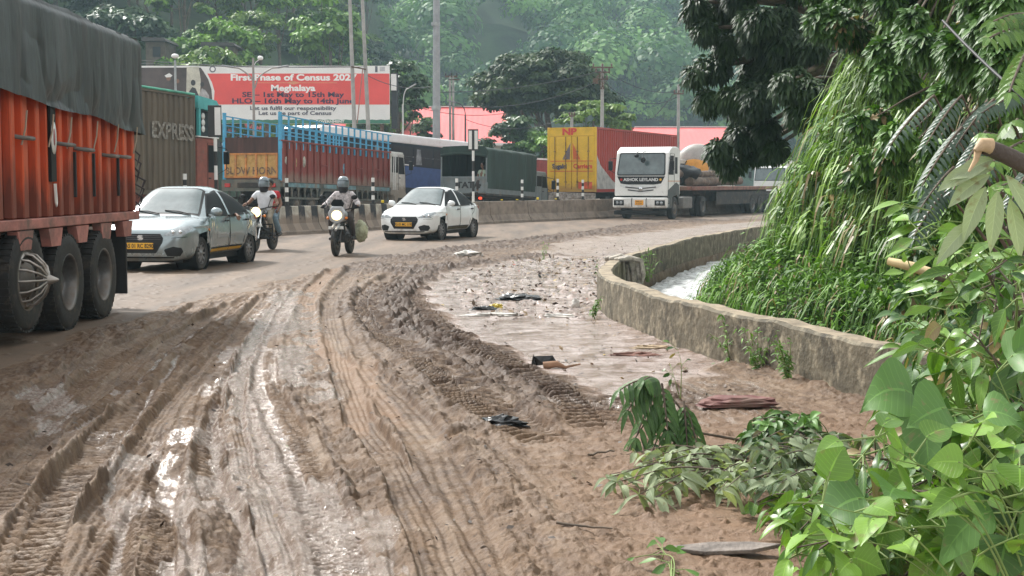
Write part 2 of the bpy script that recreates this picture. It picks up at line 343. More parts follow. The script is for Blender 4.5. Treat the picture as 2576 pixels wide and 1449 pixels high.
def ground_height(X, Y):
    X = X.astype(np.float32); Y = Y.astype(np.float32)
    dr, sr, _ = polydist(X, Y, road_edge); sr = sr * dr                      # > 0 on the road side
    sr = sr + (fbm(X * .8, Y * .8, 3, 3) - .5) * .7
    dw, sw, aw = polydist(X, Y, WL); sw = -sw * dw                           # > 0 on the drain / bank side
    df, sf, af = polydist(X, Y, flowL); u = sf * df; v = af
    mud = sstep(.15, -.25, sr)
    near = Y < 34
    # broad undulation and long ruts along the traffic
    h = (fbm(X * .5, Y * .35, 11, 3) - .5) * .09 * mud
    lz = mud * sstep(.6, -.2, X + .25 * (Y - 8) * (Y > 8)) * sstep(24, 18, Y)
    h += (ridged(u * 2.6 + fbm(X, Y, 5, 2) * .6, v * .16, 21, 3) - .42) * .026 * mud * sstep(3.4, 1.4, df)
    h += (ridged(u * 7.5 + fbm(X * 2, Y * 1.2, 6, 2) * .7, v * .35, 22, 4) - .4) * .030 * lz + (ridged(u * 17, v * .8, 24, 3) - .4) * .012 * lz
    clod = np.maximum(0, fbm(u * 7, v * 4.2, 31, 4, .62) - .50) * sstep(.3, .75, fbm(u * 1.6, v * .55, 37, 3))
    fine = np.maximum(0, fbm(u * 22, v * 16, 41, 3, .6) - .52)
    # churn strongest along the band that borders the smooth silt, weak on the near right flat
    sp = sdpoly(X, Y, puddle) + (fbm(X * 2.2, Y * 2.0, 51, 4) - .5) * .55
    sp2 = sdpoly(X, Y, puddle2) + (fbm(X * 1.3, Y * 1.1, 52, 3) - .5) * 1.2
    pud = sstep(.12, -.15, sp); pud2 = sstep(.4, -.3, sp2)
    flat = sstep(-.3, 1.2, X + (Y - 6) * .02) * sstep(10.5, 8.0, Y)
    band = sstep(1.5, .15, sp) * sstep(-.05, .2, sp) * sstep(8.6, 10.5, Y)
    band *= sstep(.7, 1.9, -sw)
    band2 = sstep(23, 27, Y) * sstep(-3.2, -.2, sr) * (1 - pud2)
    ch = mud * (.55 + .55 * band + .5 * band2) * (1 - .85 * flat) * (1 - pud)
    h += clod * .12 * ch + fine * .07 * ch
    wx = u + (fbm(X * 6, Y * 6, 45, 2) - .5) * .12; wy = v + (fbm(X * 6, Y * 6, 46, 2) - .5) * .12
    chn = np.zeros_like(h); cm = sstep(.42, .62, fbm(u * 1.3, v * .5, 38, 3)) + .45 * band + .35 * band2
    for fr, am_, lim, sd in ((6.5, .050, 60, 1), (15, .024, 26, 4), (34, .010, 13, 7)):
        k = Y < lim; f1, f2, cid = worley(wx[k] * fr, wy[k] * fr * .85, 300 + sd); q_ = np.clip((f2 - f1) * 1.7, 0, 1) ** .6 * cid ** 1.3 * (ch * (.25 + cm))[k]; h[k] += q_ * am_ * 1.15; chn[k] = np.maximum(chn[k], q_ * (.9 if fr < 20 else .5))
    rg = ridged(u * 9, v * 9, 61, 3); h += (rg - .4) * .022 * ch
    h += (fbm(X * 4, Y * 13, 71, 4) - .5) * .022 * flat * mud
    # small torn flakes pushed up on the flat parts
    fl = np.maximum(0, fbm(X * 11, Y * 17, 73, 3) - .62); h += fl * .10 * mud * (.3 + flat)
    orange = np.zeros_like(h); tread = np.zeros_like(h); wet = np.zeros_like(h)
    for i, (pl, hw, dep, pitch, kind) in enumerate(TRK):
        xs = [p[0] for p in pl]; ys = [p[1] for p in pl]
        m = (X > min(xs) - 1) & (X < max(xs) + 1) & (Y > min(ys) - .6) & (Y < max(ys) + .6)
        x, y = X[m], Y[m]; d, s, a = polydist(x, y, pl); q = s * d + (fbm(x * 3, y * 1.5, 80 + i, 2) - .5) * .05
        L = a.max() if len(a) else 1; ends = sstep(0, .6, a) * sstep(L, L - .5, a)
        keep = sstep(.22, .45, fbm(x * .9, y * .7, 90 + i, 2)) if kind != 'lug' else 1
        ins = sstep(hw * 1.05, hw * .85, np.abs(q)) * ends
        berm = np.exp(-((np.abs(q) - hw * 1.25) / (hw * .28)) ** 2) * ends
        hh = h[m]
        dep = dep * .75
        base = hh * (1 - .8 * ins * keep) - dep * ins * keep + berm * dep * (.4 + .9 * fbm(x * 6, y * 3, 95 + i, 3)) * (1.2 if kind == 'lug' else .9)
        if kind == 'bar': tr = .5 + .5 * np.sin(a / pitch * 2 * math.pi)
        elif kind == 'chev': tr = .5 + .5 * np.sin((a + np.abs(q) * .6) / pitch * 2 * math.pi)
        elif kind == 'rib': tr = .5 * (np.sin(q / (hw * .42) * 2 * math.pi) * .5 + .5) + .5 * (np.sin(a / pitch * 2 * math.pi) * .5 + .5)
        else: tr = np.maximum(0, np.sin((a + np.where(q > 0, pitch * .5, 0) - np.abs(q) * .35) / pitch * 2 * math.pi)) ** .6
        amp = {'bar': .040, 'chev': .038, 'rib': .018, 'lug': .070}[kind]
        h[m] = base + tr * amp * ins * (keep if kind != 'lug' else .5 + .5 * sstep(.3, .5, fbm(x * 2, y * 2, 99, 2)))
        tread[m] = np.maximum(tread[m], ins * keep)
        if i in (4, 9): orange[m] = np.maximum(orange[m], ins * (.35 + .5 * fbm(x * 5, y * 3, 44, 3)))
        if i in (3,): wet[m] = np.maximum(wet[m], ins * .8)
    for pl, hw, dep in GROOVE:
        xs = [p[0] for p in pl]; ys = [p[1] for p in pl]
        m = (X > min(xs) - .6) & (X < max(xs) + .6) & (Y > min(ys) - .3) & (Y < max(ys) + .3)
        x, y = X[m], Y[m]; d, s, a = polydist(x, y, pl); q = s * d + (fbm(x * 4, y * 3, 77, 3) - .5) * .09
        g = np.exp(-(q / hw) ** 2); h[m] -= dep * g * mud[m] * .6; h[m] += dep * .5 * np.exp(-((q - hw * 2) / hw) ** 2) * fbm(x * 8, y * 5, 78, 3)
        if dep > .04: wet[m] = np.maximum(wet[m], sstep(.5, .9, g) * .9)
    # smooth silt areas settle flat
    h = h * (1 - .93 * pud) - .015 * pud + (fbm(X * 1.2, Y * 1.2, 65, 2) - .5) * .02 * pud + np.maximum(0, fbm(X * 5, Y * 5, 66, 3) - .66) * .05 * pud * (1 + 3 * (sdpoly(X, Y, litterz) < 0))
    h = h * (1 - .75 * pud2)
    # road: nearly flat, thin film of mud and a few flakes
    roadm = 1 - mud
    h = h * mud + roadm * ((fbm(u * 1.5, v * .3, 19, 3) - .5) * .02 + np.maximum(0, fbm(X * 5, Y * 5, 23, 3) - .66) * .10)
    wn = fbm(X * 3.0, Y * 1.6, 111, 5, .6)
    for k, pl in enumerate(wetp):
        s_ = sdpoly(X, Y, pl); wet = np.maximum(wet, sstep(.16, -.16, s_ + (wn - .5) * 1.3) * (.55 if k == 6 else 1))
    wet *= mud
    h = np.where(wet > .3, h * (1 - .35 * wet) , h)
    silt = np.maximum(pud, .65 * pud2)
    # drain channel and ground behind the wall
    chan = sstep(.12, .2, sw)
    hb = -.75 * chan * (1 - sstep(.9, 2.3, sw + (fbm(X * .7, Y * .7, 8, 2) - .5) * .8 - 1.6 * sstep(16, 19, Y)))
    h = np.where(sw > .1, hb, h)
    h = h + np.where((sw < 0) & (sw > -.35) , .05 * (1 + sw / .35) * fbm(X * 3, Y * 3, 9, 2), 0)
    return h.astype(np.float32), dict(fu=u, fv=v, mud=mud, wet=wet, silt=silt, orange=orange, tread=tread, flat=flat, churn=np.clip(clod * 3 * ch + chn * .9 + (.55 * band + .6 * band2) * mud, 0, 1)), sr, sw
# one sheet, finest near the camera, reaching far beyond the scene
ang = np.concatenate([np.linspace(-1.35, -.42, 40)[:-1], np.linspace(-.42, .42, 860), np.linspace(.42, 1.35, 40)[1:]])
yy = [2.2]
while yy[-1] < 1500:
    y = yy[-1]; yy.append(y + (max(.011, .0021 * y) if y < 22 else .0042 * y if y < 60 else .06 * y))
yy = np.array(yy)
AA, YY = np.meshgrid(ang, yy); XX = YY * np.tan(AA)
hgt, am, srd, swd = ground_height(XX, YY)
nr, nc = XX.shape; idx = np.arange(nr * nc).reshape(nr, nc)
Fq = np.stack([idx[:-1, :-1], idx[:-1, 1:], idx[1:, 1:], idx[1:, :-1]], -1).reshape(-1, 4)
V = np.stack([XX, YY, hgt], -1).reshape(-1, 3)
isroad = ((srd > 0).reshape(-1)[Fq].sum(1) >= 2)
def ground_height_at(x, y):
    return float(ground_height(np.array([x]), np.array([y]))[0][0])
def mud_material():
    m = bpy.data.materials.new('wet_mud'); m.use_nodes = True; t = m.node_tree; N = t.nodes; L = t.links; b = N['Principled BSDF']
    geo = N.new('ShaderNodeNewGeometry')
    def attr(n): a = N.new('ShaderNodeAttribute'); a.attribute_name = n; return a.outputs['Fac']
    def noise(sc_, det, ro=.6, vec=None, dist=0):
        n = N.new('ShaderNodeTexNoise'); n.inputs['Scale'].default_value = sc_; n.inputs['Detail'].default_value = det; n.inputs['Roughness'].default_value = ro; n.inputs['Distortion'].default_value = dist
        L.new(vec or geo.outputs['Position'], n.inputs['Vector']); return n.outputs[0]
    def rng_(x, a, b_, c=0, d=1):
        r = N.new('ShaderNodeMapRange'); r.inputs[1].default_value = a; r.inputs[2].default_value = b_; r.inputs[3].default_value = c; r.inputs[4].default_value = d; L.new(x, r.inputs[0]); return r.outputs[0]
    def mixc(f, a, b_):
        x = N.new('ShaderNodeMix'); x.data_type = 'RGBA'
        for s_, v_ in ((0, f), (6, a), (7, b_)):
            if isinstance(v_, tuple): x.inputs[s_].default_value = (*v_, 1)
            elif isinstance(v_, float): x.inputs[s_].default_value = v_
            else: L.new(v_, x.inputs[s_])
        return x.outputs[2]
    def math_(op, a, b_):
        x = N.new('ShaderNodeMath'); x.operation = op
        for i, v_ in enumerate((a, b_)):
            if isinstance(v_, (int, float)): x.inputs[i].default_value = v_
            else: L.new(v_, x.inputs[i])
        x.use_clamp = op != 'ADD' or True
        return x.outputs[0]
    def math2(op, a, b_):
        x = N.new('ShaderNodeMath'); x.operation = op; L.new(a, x.inputs[0]); x.inputs[1].default_value = b_; return x.outputs[0]
    c = mixc(rng_(noise(1.1, 6), .32, .68), (.078, .043, .022), (.182, .112, .062))
    c = mixc(rng_(noise(9, 7, .7), .42, .70), c, (.23, .158, .102))
    c = mixc(rng_(noise(17, 6, .7), .56, .68, 0, .7), c, (.050, .030, .020))
    c = mixc(rng_(noise(40, 4, .7), .58, .68, 0, .45), c, (.055, .034, .022))
    c = mixc(rng_(noise(28, 4, .7), .58, .70, 0, .4), c, (.26, .185, .125))
    cx = N.new('ShaderNodeCombineXYZ'); L.new(math2('MULTIPLY', attr('fu'), 9.0), cx.inputs[0]); L.new(math2('MULTIPLY', attr('fv'), .55), cx.inputs[1]); SV = cx.outputs[0]
    stk = math_('SUBTRACT', 1.0, math_('MAXIMUM', attr('flat'), attr('silt')))
    c = mixc(math_('MULTIPLY', rng_(noise(1.0, 6, .6, SV), .52, .66, 0, .7), stk), c, (.245, .178, .122))
    c = mixc(math_('MULTIPLY', rng_(noise(1.7, 5, .6, SV), .54, .68, 0, .7), stk), c, (.075, .048, .032))
    c = mixc(math_('MULTIPLY', attr('churn'), .95), c, (.048, .024, .012))
    c = mixc(math_('MULTIPLY', attr('flat'), .55), c, (.225, .134, .080))
    c = mixc(attr('orange'), c, (.225, .138, .082))
    silt_sheen = mixc(rng_(noise(2.6, 7, .68, dist=.6), .40, .62), (.50, .42, .39), (.20, .135, .10))  # pale silt, with the puddle's sky sheen also put into the colour
    silt_sheen = mixc(rng_(noise(12, 6, .75), .55, .64, 0, .85), silt_sheen, (.16, .105, .08))
    c = mixc(attr('silt'), c, silt_sheen)
    WET_GLINT = rng_(math_('ADD', math_('MULTIPLY', attr('wet'), .55), math_('MULTIPLY', noise(1.6, 7, .66, SV), .75)), .68, .76)
    c = mixc(math_('MULTIPLY', WET_GLINT, .8), c, mixc(rng_(noise(7, 6, .7), .40, .62), (.30, .25, .215), (.15, .10, .07)))  # wet patches: sky glint partly put into a paler colour, besides the gloss
    L.new(c, b.inputs['Base Color'])
    rr = rng_(noise(6, 6, .7), .35, .65, .48, .82); b.inputs['Specular IOR Level'].default_value = .38
    gl = rng_(noise(8, 6, .7), .50, .62, .10, .40)
    w1 = N.new('ShaderNodeMix'); L.new(WET_GLINT, w1.inputs[0]); L.new(rr, w1.inputs[2]); L.new(gl, w1.inputs[3])
    w2 = N.new('ShaderNodeMix'); L.new(attr('silt'), w2.inputs[0]); L.new(w1.outputs[0], w2.inputs[2]); w2.inputs[3].default_value = .13
    L.new(w2.outputs[0], b.inputs['Roughness'])
    b1 = N.new('ShaderNodeBump'); b1.inputs['Distance'].default_value = .045; b1.inputs['Strength'].default_value = .9; L.new(noise(26, 7, .65), b1.inputs['Height'])
    b2 = N.new('ShaderNodeBump'); b2.inputs['Distance'].default_value = .012; b2.inputs['Strength'].default_value = .5; L.new(noise(95, 4), b2.inputs['Height']); L.new(b1.outputs[0], b2.inputs['Normal'])
    st = math_('SUBTRACT', .50, math_('MULTIPLY', attr('silt'), .42)); L.new(st, b1.inputs['Strength'])
    L.new(b2.outputs[0], b.inputs['Normal'])
    return m
def road_material():
    m = bpy.data.materials.new('muddy_asphalt'); m.use_nodes = True; t = m.node_tree; N = t.nodes; L = t.links; b = N['Principled BSDF']
    geo = N.new('ShaderNodeNewGeometry'); mp = N.new('ShaderNodeMapping'); mp.inputs['Rotation'].default_value = (0, 0, R(14)); mp.inputs['Scale'].default_value = (1, .10, 1)
    L.new(geo.outputs['Position'], mp.inputs[0])
    n1 = N.new('ShaderNodeTexNoise'); n1.inputs['Scale'].default_value = 1.6; n1.inputs['Detail'].default_value = 6; L.new(mp.outputs[0], n1.inputs['Vector'])
    n2 = N.new('ShaderNodeTexNoise'); n2.inputs['Scale'].default_value = 2.2; n2.inputs['Detail'].default_value = 8; n2.inputs['Roughness'].default_value = .7; L.new(geo.outputs['Position'], n2.inputs['Vector'])
    cr = N.new('ShaderNodeValToRGB'); e = cr.color_ramp.elements; e[0].position = .34; e[0].color = (.078, .052, .034, 1); e[1].position = .66; e[1].color = (.175, .120, .080, 1); L.new(n1.outputs[0], cr.inputs[0])
    r = N.new('ShaderNodeMapRange'); r.inputs[1].default_value = .5; r.inputs[2].default_value = .68; L.new(n2.outputs[0], r.inputs[0])
    mx = N.new('ShaderNodeMix'); mx.data_type = 'RGBA'; L.new(r.outputs[0], mx.inputs[0]); L.new(cr.outputs[0], mx.inputs[6]); mx.inputs[7].default_value = (.105, .072, .048, 1)
    L.new(mx.outputs[2], b.inputs['Base Color']); b.inputs['Roughness'].default_value = .62
    n3 = N.new('ShaderNodeTexNoise'); n3.inputs['Scale'].default_value = 45; n3.inputs['Detail'].default_value = 6; L.new(geo.outputs['Position'], n3.inputs['Vector'])
    bp = N.new('ShaderNodeBump'); bp.inputs['Strength'].default_value = .4; bp.inputs['Distance'].default_value = .015; L.new(n3.outputs[0], bp.inputs['Height']); L.new(bp.outputs[0], b.inputs['Normal'])
    return m
M_mud = mud_material(); M_road = road_material()
def submesh(name, fsel, mt, kind):
    f = Fq[fsel]; uq, inv = np.unique(f, return_inverse=True)
    o = npmesh(name, V[uq], inv.reshape(-1, 4), mt, smooth=True, attrs={k: a.reshape(-1)[uq] for k, a in am.items()})
    tag(o, kind='structure'); return o
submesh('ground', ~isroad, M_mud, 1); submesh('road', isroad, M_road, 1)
# ---- water in the drain: foaming white
def water_material():
    m = bpy.data.materials.new('foaming_water'); m.use_nodes = True; t = m.node_tree; N = t.nodes; L = t.links; b = N['Principled BSDF']
    geo = N.new('ShaderNodeNewGeometry')
    n1 = N.new('ShaderNodeTexNoise'); n1.inputs['Scale'].default_value = 4.5; n1.inputs['Detail'].default_value = 8; n1.inputs['Roughness'].default_value = .7; n1.inputs['Distortion'].default_value = 1.2; L.new(geo.outputs['Position'], n1.inputs['Vector'])
    cr = N.new('ShaderNodeValToRGB'); e = cr.color_ramp.elements; e[0].position = .38; e[0].color = (.30, .29, .28, 1); e[1].position = .56; e[1].color = (.82, .83, .83, 1); L.new(n1.outputs[0], cr.inputs[0])
    L.new(cr.outputs[0], b.inputs['Base Color']); b.inputs['Roughness'].default_value = .25
    bp = N.new('ShaderNodeBump'); bp.inputs['Strength'].default_value = .8; bp.inputs['Distance'].default_value = .05; L.new(n1.outputs[0], bp.inputs['Height']); L.new(bp.outputs[0], b.inputs['Normal'])
    return m
def offset_line(pts, off):
    out = []
    for i, p in enumerate(pts):
        d = (pts[min(i + 1, len(pts) - 1)] - pts[max(i - 1, 0)]).normalized(); out.append(p + Vector((d.y, -d.x)) * off)
    return out
def ribbon_grid(pts, offs, zf):
    rows = [offset_line(pts, o) for o in offs]
    P = np.array([[(p.x, p.y, zf(p.x, p.y, o)) for p in r] for o, r in zip(offs, rows)])
    a, b_ = P.shape[:2]; ii = np.arange(a * b_).reshape(a, b_)
    return P.reshape(-1, 3), np.stack([ii[:-1, :-1], ii[:-1, 1:], ii[1:, 1:], ii[1:, :-1]], -1).reshape(-1, 4)
dense = smooth_line(wall_line, 40)
offs = np.linspace(.15, 6.0, 70)
wv, wf = ribbon_grid(dense, offs, lambda x, y, o: 0)
wv[:, 2] = -.16 + (fbm(wv[:, 0] * 3.5, wv[:, 1] * 3.0, 5, 4) - .5) * .16
tag(npmesh('stream_water', wv, wf, water_material(), smooth=True), kind='structure')
# ---- retaining wall of the drain
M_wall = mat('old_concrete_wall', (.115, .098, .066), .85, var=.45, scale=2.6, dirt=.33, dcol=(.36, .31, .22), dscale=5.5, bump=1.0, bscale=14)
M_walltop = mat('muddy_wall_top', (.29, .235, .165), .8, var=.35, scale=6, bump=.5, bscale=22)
T = .21
mb = MB(); fine = smooth_line(wall_line, 9); L0 = offset_line(fine, -T / 2); L1 = offset_line(fine, T / 2)
vs = []
for i, (a, b_) in enumerate(zip(L0, L1)):
    zt = .45 + .012 * math.sin(i * .45) * math.sin(i * .13 + 1) + (random.random() - .5) * .022
    c = .018 + random.random() * .012; da = (b_ - a).normalized() * c
    vs += [(a.x, a.y, -.3), (a.x, a.y, zt - c), (a.x + da.x, a.y + da.y, zt), (b_.x - da.x, b_.y - da.y, zt + .004), (b_.x, b_.y, zt - c), (b_.x, b_.y, -1.0)]
n = 6
for i in range(len(fine) - 1):
    for k in range(5):
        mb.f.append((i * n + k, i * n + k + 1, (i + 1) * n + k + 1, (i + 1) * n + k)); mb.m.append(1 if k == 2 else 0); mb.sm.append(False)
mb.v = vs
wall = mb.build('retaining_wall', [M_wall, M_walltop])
tag(wall, 'low curving concrete retaining wall between the mud and the foaming drain', 'retaining wall')
# cloth scraps snagged over the drain wall
# ================================================================== LEAVES AND TREES
TM = {'quad': ([(0, .5), (1, .5)], 2), 'lance': ([(0, .04), (.18, .36), (.42, .5), (.72, .34), (1, .02)], 3),
      'heart': ([(-.10, .30), (.02, .5), (.30, .56), (.66, .34), (1, .01)], 3), 'blade': ([(0, .5), (.25, .55), (.5, .45), (.75, .3), (1, .03)], 2),
      'oval': ([(0, .06), (.2, .42), (.5, .5), (.8, .32), (1, .03)], 3), 'ovalF': ([(0, .03), (.08, .17), (.2, .36), (.35, .48), (.5, .5), (.65, .44), (.78, .31), (.9, .15), (1, .01)], 5),
      'lanceF': ([(0, .03), (.08, .18), (.2, .38), (.35, .49), (.5, .48), (.65, .38), (.8, .23), (.92, .09), (1, .01)], 5),
      'heartF': ([(-.14, .16), (-.10, .36), (0, .50), (.12, .56), (.28, .54), (.45, .45), (.62, .32), (.8, .16), (.92, .06), (1, .01)], 5),
      'tri': ([(0, .1), (.45, .5), (1, .05)], 2)}
def norm(a): return a / (np.linalg.norm(a, axis=-1, keepdims=True) + 1e-9)
def leafset(P, D, U, L, Wd, tmpl='lance', droop=.3, fold=.18, tint=None, rg=rng, wave=0.0):
    """N leaves rooted at P, growing along D, facing U"""
    P = np.asarray(P, float); n = len(P); D = norm(np.asarray(D, float)); S = norm(np.cross(D, U)); Nn = np.cross(S, D)
    t, cols = TM[tmpl]; k = len(t); L = np.broadcast_to(L, (n,)); Wd = np.broadcast_to(Wd, (n,)); droop = np.broadcast_to(droop, (n,))
    out = np.zeros((n, k, cols, 3)); cs = np.linspace(-1, 1, cols)
    wv = rg.random((n, 1)) * 6.28
    for i, (tt, ww) in enumerate(t):
        # bend towards the ground along the length
        dz = droop * tt * tt * L
        c = P + D * (tt * L * (1 - .25 * droop * tt))[:, None]; c = c + np.array([0, 0, -1.0]) * dz[:, None]
        for j, s in enumerate(cs):
            out[:, i, j] = c + S * (s * ww * Wd)[:, None] + Nn * ((abs(s) * fold * ww * Wd) * 1.0)[:, None]
            if wave: out[:, i, j] += Nn * (np.sin(tt * 9 + wv[:, 0] + s) * wave * Wd * abs(s))[:, None]
    V_ = out.reshape(-1, 3); base = np.arange(n)[:, None] * k * cols
    fs = [[i * cols + j, i * cols + j + 1, (i + 1) * cols + j + 1, (i + 1) * cols + j] for i in range(k - 1) for j in range(cols - 1)]
    Fa = (base[:, :, None] + np.array(fs)[None]).reshape(-1, 4)
    tint = rg.random(n) if tint is None else tint
    T3 = np.stack([np.repeat(np.clip(tint, 0, 1), k * cols), np.tile(np.repeat([q[0] for q in t], cols), n), np.tile(cs, n * k)], -1)
    return V_, Fa, T3
class Acc:
    def __init__(s): s.V = []; s.F = []; s.T = []; s.n = 0
    def add(s, V_, F_, T_): s.V.append(V_); s.F.append(F_ + s.n); s.T.append(T_); s.n += len(V_)
    def build(s, name, m, parent=None, smooth=False):
        return npmesh(name, np.concatenate(s.V), np.concatenate(s.F), m, parent, smooth=smooth, attrs=dict(zip(('tint', 'lu', 'lv'), np.concatenate(s.T).T)))
def crown_acc(c, rad, nclump, nleaf, ls, rg, flat=1.0, shell=.55, lean=.35, rc=(.20, .36), tmpl='quad', aspect=.6):
    """foliage as many leaf sprays in clumps through the crown's volume"""
    A = Acc(); c = np.array(c, float); rad = np.array(rad, float)
    d = norm(rg.normal(size=(nclump, 3))); d[:, 2] = np.where(d[:, 2] < -.35, -d[:, 2], d[:, 2])
    r = shell + (1 - shell) * rg.random((nclump, 1)) ** .6
    cc = c + d * r * rad; R0 = rad.mean()
    for i in range(nclump):
        rr = R0 * (rc[0] + (rc[1] - rc[0]) * rg.random()); q = norm(rg.normal(size=(nleaf, 3)))
        q[:, 2] = np.abs(q[:, 2]) * 1.0 - .35 * rg.random(nleaf)
        p = cc[i] + q * rr * (.55 + .5 * rg.random((nleaf, 1))) * np.array([1, 1, .62 * flat])
        U = norm(q * .7 + np.array([0, 0, .8]) + rg.normal(size=(nleaf, 3)) * lean)
        D = norm(np.cross(U, rg.normal(size=(nleaf, 3)))) + np.array([0, 0, -.25])
        s = ls * (.6 + .8 * rg.random(nleaf))
        tb = .15 + .55 * rg.random()
        A.add(*leafset(p, D, U, s, s * aspect, tmpl, droop=.25, fold=.1, tint=tb + (rg.random(nleaf) - .5) * .4, rg=rg))
    return A, cc
def trunk_mesh(base, top, r0, cc, rg, nl=7, segs=6):
    """tapered trunk with limbs reaching into the crown"""
    m = MB(); b = Vector(base); t = Vector(top); pts = []
    for i in range(segs + 1):
        f = i / segs; pts.append(b.lerp(t, f) + Vector(((rg.random() - .5), (rg.random() - .5), 0)) * r0 * 1.6 * (0 if i == 0 else 1))
    m.tube(pts, [r0 * (1.25 if i == 0 else 1 - .6 * i / segs) for i in range(segs + 1)], 8)
    for k in rg.choice(len(cc), min(nl, len(cc)), replace=False):
        f = .35 + .6 * rg.random(); s = pts[int(f * segs)]; e = Vector(cc[k]); mid = s.lerp(e, .5) + Vector((0, 0, -.08 * (e - s).length))
        m.tube([s, mid, e], [r0 * .42 * (1.1 - .5 * f), r0 * .26, r0 * .07], 6)
    return m
M_bark = mat('bark', (.13, .10, .075), .9, var=.4, scale=5, bump=.6, bscale=14)
M_barkpale = mat('pale_bark', (.26, .235, .20), .85, var=.35, scale=4, bump=.4)
def build_tree(name, crown_c, rad, h0, r0, lm, seed, nclump, nleaf, ls, bark=None, **kw):
    """tree standing at its own origin; crown_c and rad in metres above the base"""
    rg = np.random.default_rng(seed); root = empty(name)
    A, cc = crown_acc(crown_c, rad, nclump, nleaf, ls, rg, **kw)
    A.build('crown', lm, root)
    trunk_mesh((0, 0, -1.0), (crown_c[0], crown_c[1], crown_c[2] + rad[2] * .2), r0, cc, rg).build('trunk', bark or M_bark, root)
    return root
LM_far = leafmat('far_forest_leaf', (.022, .085, .026), (.24, .46, .10), .6, .18, .3)
LM_hill = leafmat('hillside_leaf', (.016, .070, .012), (.24, .43, .055), .55, .2, .35)
LM_lime = leafmat('fresh_leaf', (.055, .125, .020), (.23, .34, .055), .5, .3, .35)
LM_dark = leafmat('dark_leaf', (.012, .038, .012), (.070, .135, .035), .42, .18, .4)
LM_rain = leafmat('rain_tree_leaf', (.010, .028, .009), (.070, .115, .030), .55, .2, .3)
# ================================================================== HILLS
def hill_left(X, Y):
    n = (fbm(X / 22, Y / 22, 200, 4) - .5) * 10
    a = np.minimum(np.maximum(0, (-X - 13 - (Y - 140) * .03)) * .42, 40); b_ = np.maximum(0, Y - 118) * .24
    g = sstep(-11, -34, X + n * .3) * sstep(112, 150, Y)
    return (a + b_ * sstep(-9, -30, X)) * g + n * .35 * g
def hill_far(X, Y):
    f = np.maximum(0, Y - 260 + (fbm(X / 60, Y * 0, 210, 2) - .5) * 80)
    return f * .40 + np.where(f > 0, (fbm(X / 70, Y / 70, 220, 4) - .5) * 60 * sstep(0, 80, f), 0) - 3
def terrain(name, x0, x1, y0, y1, nx, ny, fn, m):
    X, Y = np.meshgrid(np.linspace(x0, x1, nx), np.linspace(y0, y1, ny)); Z = fn(X, Y)
    ii = np.arange(nx * ny).reshape(ny, nx)
    o = npmesh(name, np.stack([X, Y, Z - .3], -1).reshape(-1, 3), np.stack([ii[:-1, :-1], ii[:-1, 1:], ii[1:, 1:], ii[1:, :-1]], -1).reshape(-1, 4), m, smooth=True)
    return tag(o, kind='structure')
M_hillsoil = mat('hillside_undergrowth', (.030, .062, .018), .9, var=.5, scale=.12, dirt=.12, dcol=(.10, .12, .05), dscale=.05, bump=.6, bscale=1.2)
terrain('hillside', -170, -8, 108, 300, 110, 120, hill_left, M_hillsoil)
terrain('hills', -420, 520, 250, 760, 190, 130, hill_far, M_hillsoil)
# far wood: one mass of crowns
rg = np.random.default_rng(31); A = Acc(); cnt = 0
while cnt < 2300:
    Y = 265 + (1 - rg.random() ** .75) * 0 + 480 * rg.random() ** 1.25; X = (rg.random() * 2 - 1) * (Y * .40 + 15)
    if rg.random() > .93 - .6 * float(fbm(np.array([X / 35]), np.array([Y / 35]), 230, 2)[0] > .62): continue
    z = float(hill_far(np.array([X]), np.array([Y]))[0])
    r = 4.2 + 4.0 * rg.random() ** 1.5; hh = r * (1.1 + .8 * rg.random()); nl = 400 if Y < 430 else 170
    q = norm(rg.normal(size=(nl, 3))); q[:, 2] = np.abs(q[:, 2]) - .45 * rg.random(nl)
    p = np.array([X, Y, z + hh]) + q * np.array([r, r, r * .75]) * (.62 + .42 * rg.random((nl, 1)) + .22 * np.sin(q[:, :1] * 5 + X) * np.cos(q[:, 1:2] * 5 + Y))
    U = norm(q * 1.2 + np.array([0, 0, .4]) + rg.normal(size=(nl, 3)) * .28); D = norm(np.cross(U, rg.normal(size=(nl, 3))))
    s = (.48 + .5 * rg.random(nl)) * (r / 6) * (1 if Y < 430 else 1.5)
    tb = .05 + .75 * rg.random() ** 1.4
    A.add(*leafset(p, D, U, s, s * .75, 'quad', .2, .1, tint=tb + (rg.random(nl) - .5) * .15, rg=rg)); cnt += 1
tag(A.build('far_forest', LM_far), kind='stuff')
# trees on the near hillside: six kinds grown once, then placed one by one
HT = [build_tree('hillside_tree', (0, 0, 6.2), (3.6, 3.6, 3.2), 0, .22, LM_hill, 1, 30, 190, .30),
      build_tree('hillside_tree', (0, 0, 8.0), (2.8, 2.8, 4.4), 0, .22, LM_hill, 2, 30, 190, .30),
      build_tree('hillside_tree', (.4, 0, 5.0), (4.4, 4.0, 2.5), 0, .25, LM_dark, 3, 34, 190, .32),
      build_tree('hillside_tree', (0, 0, 5.4), (3.2, 3.2, 3.0), 0, .20, LM_lime, 4, 30, 190, .27),
      build_tree('hillside_tree', (0, 0, 9.5), (2.3, 2.3, 3.6), 0, .18, LM_hill, 5, 22, 180, .27, bark=M_barkpale)]
HK = ['', '', '', '', '']
HL = ['rounded mid green tree', 'upright tall green tree', 'broad dark green tree', 'fresh yellow green tree', 'slender pale trunked tree']
spots = []
rg = np.random.default_rng(44); tries = 0
fixed = [(-26.5, 121, 3, 1.35), (-24.6, 128, 3, 1.0), (-20, 121, 3, .8), (-16.5, 126, 0, .8), (-12.8, 128, 1, .85), (-10.8, 133, 0, .95), (-8.9, 136, 3, .95), (-30, 126, 0, 1.0), (-13, 150, 1, 1.0), (-14.5, 165, 0, 1.1)]
for f in fixed: spots.append(f)
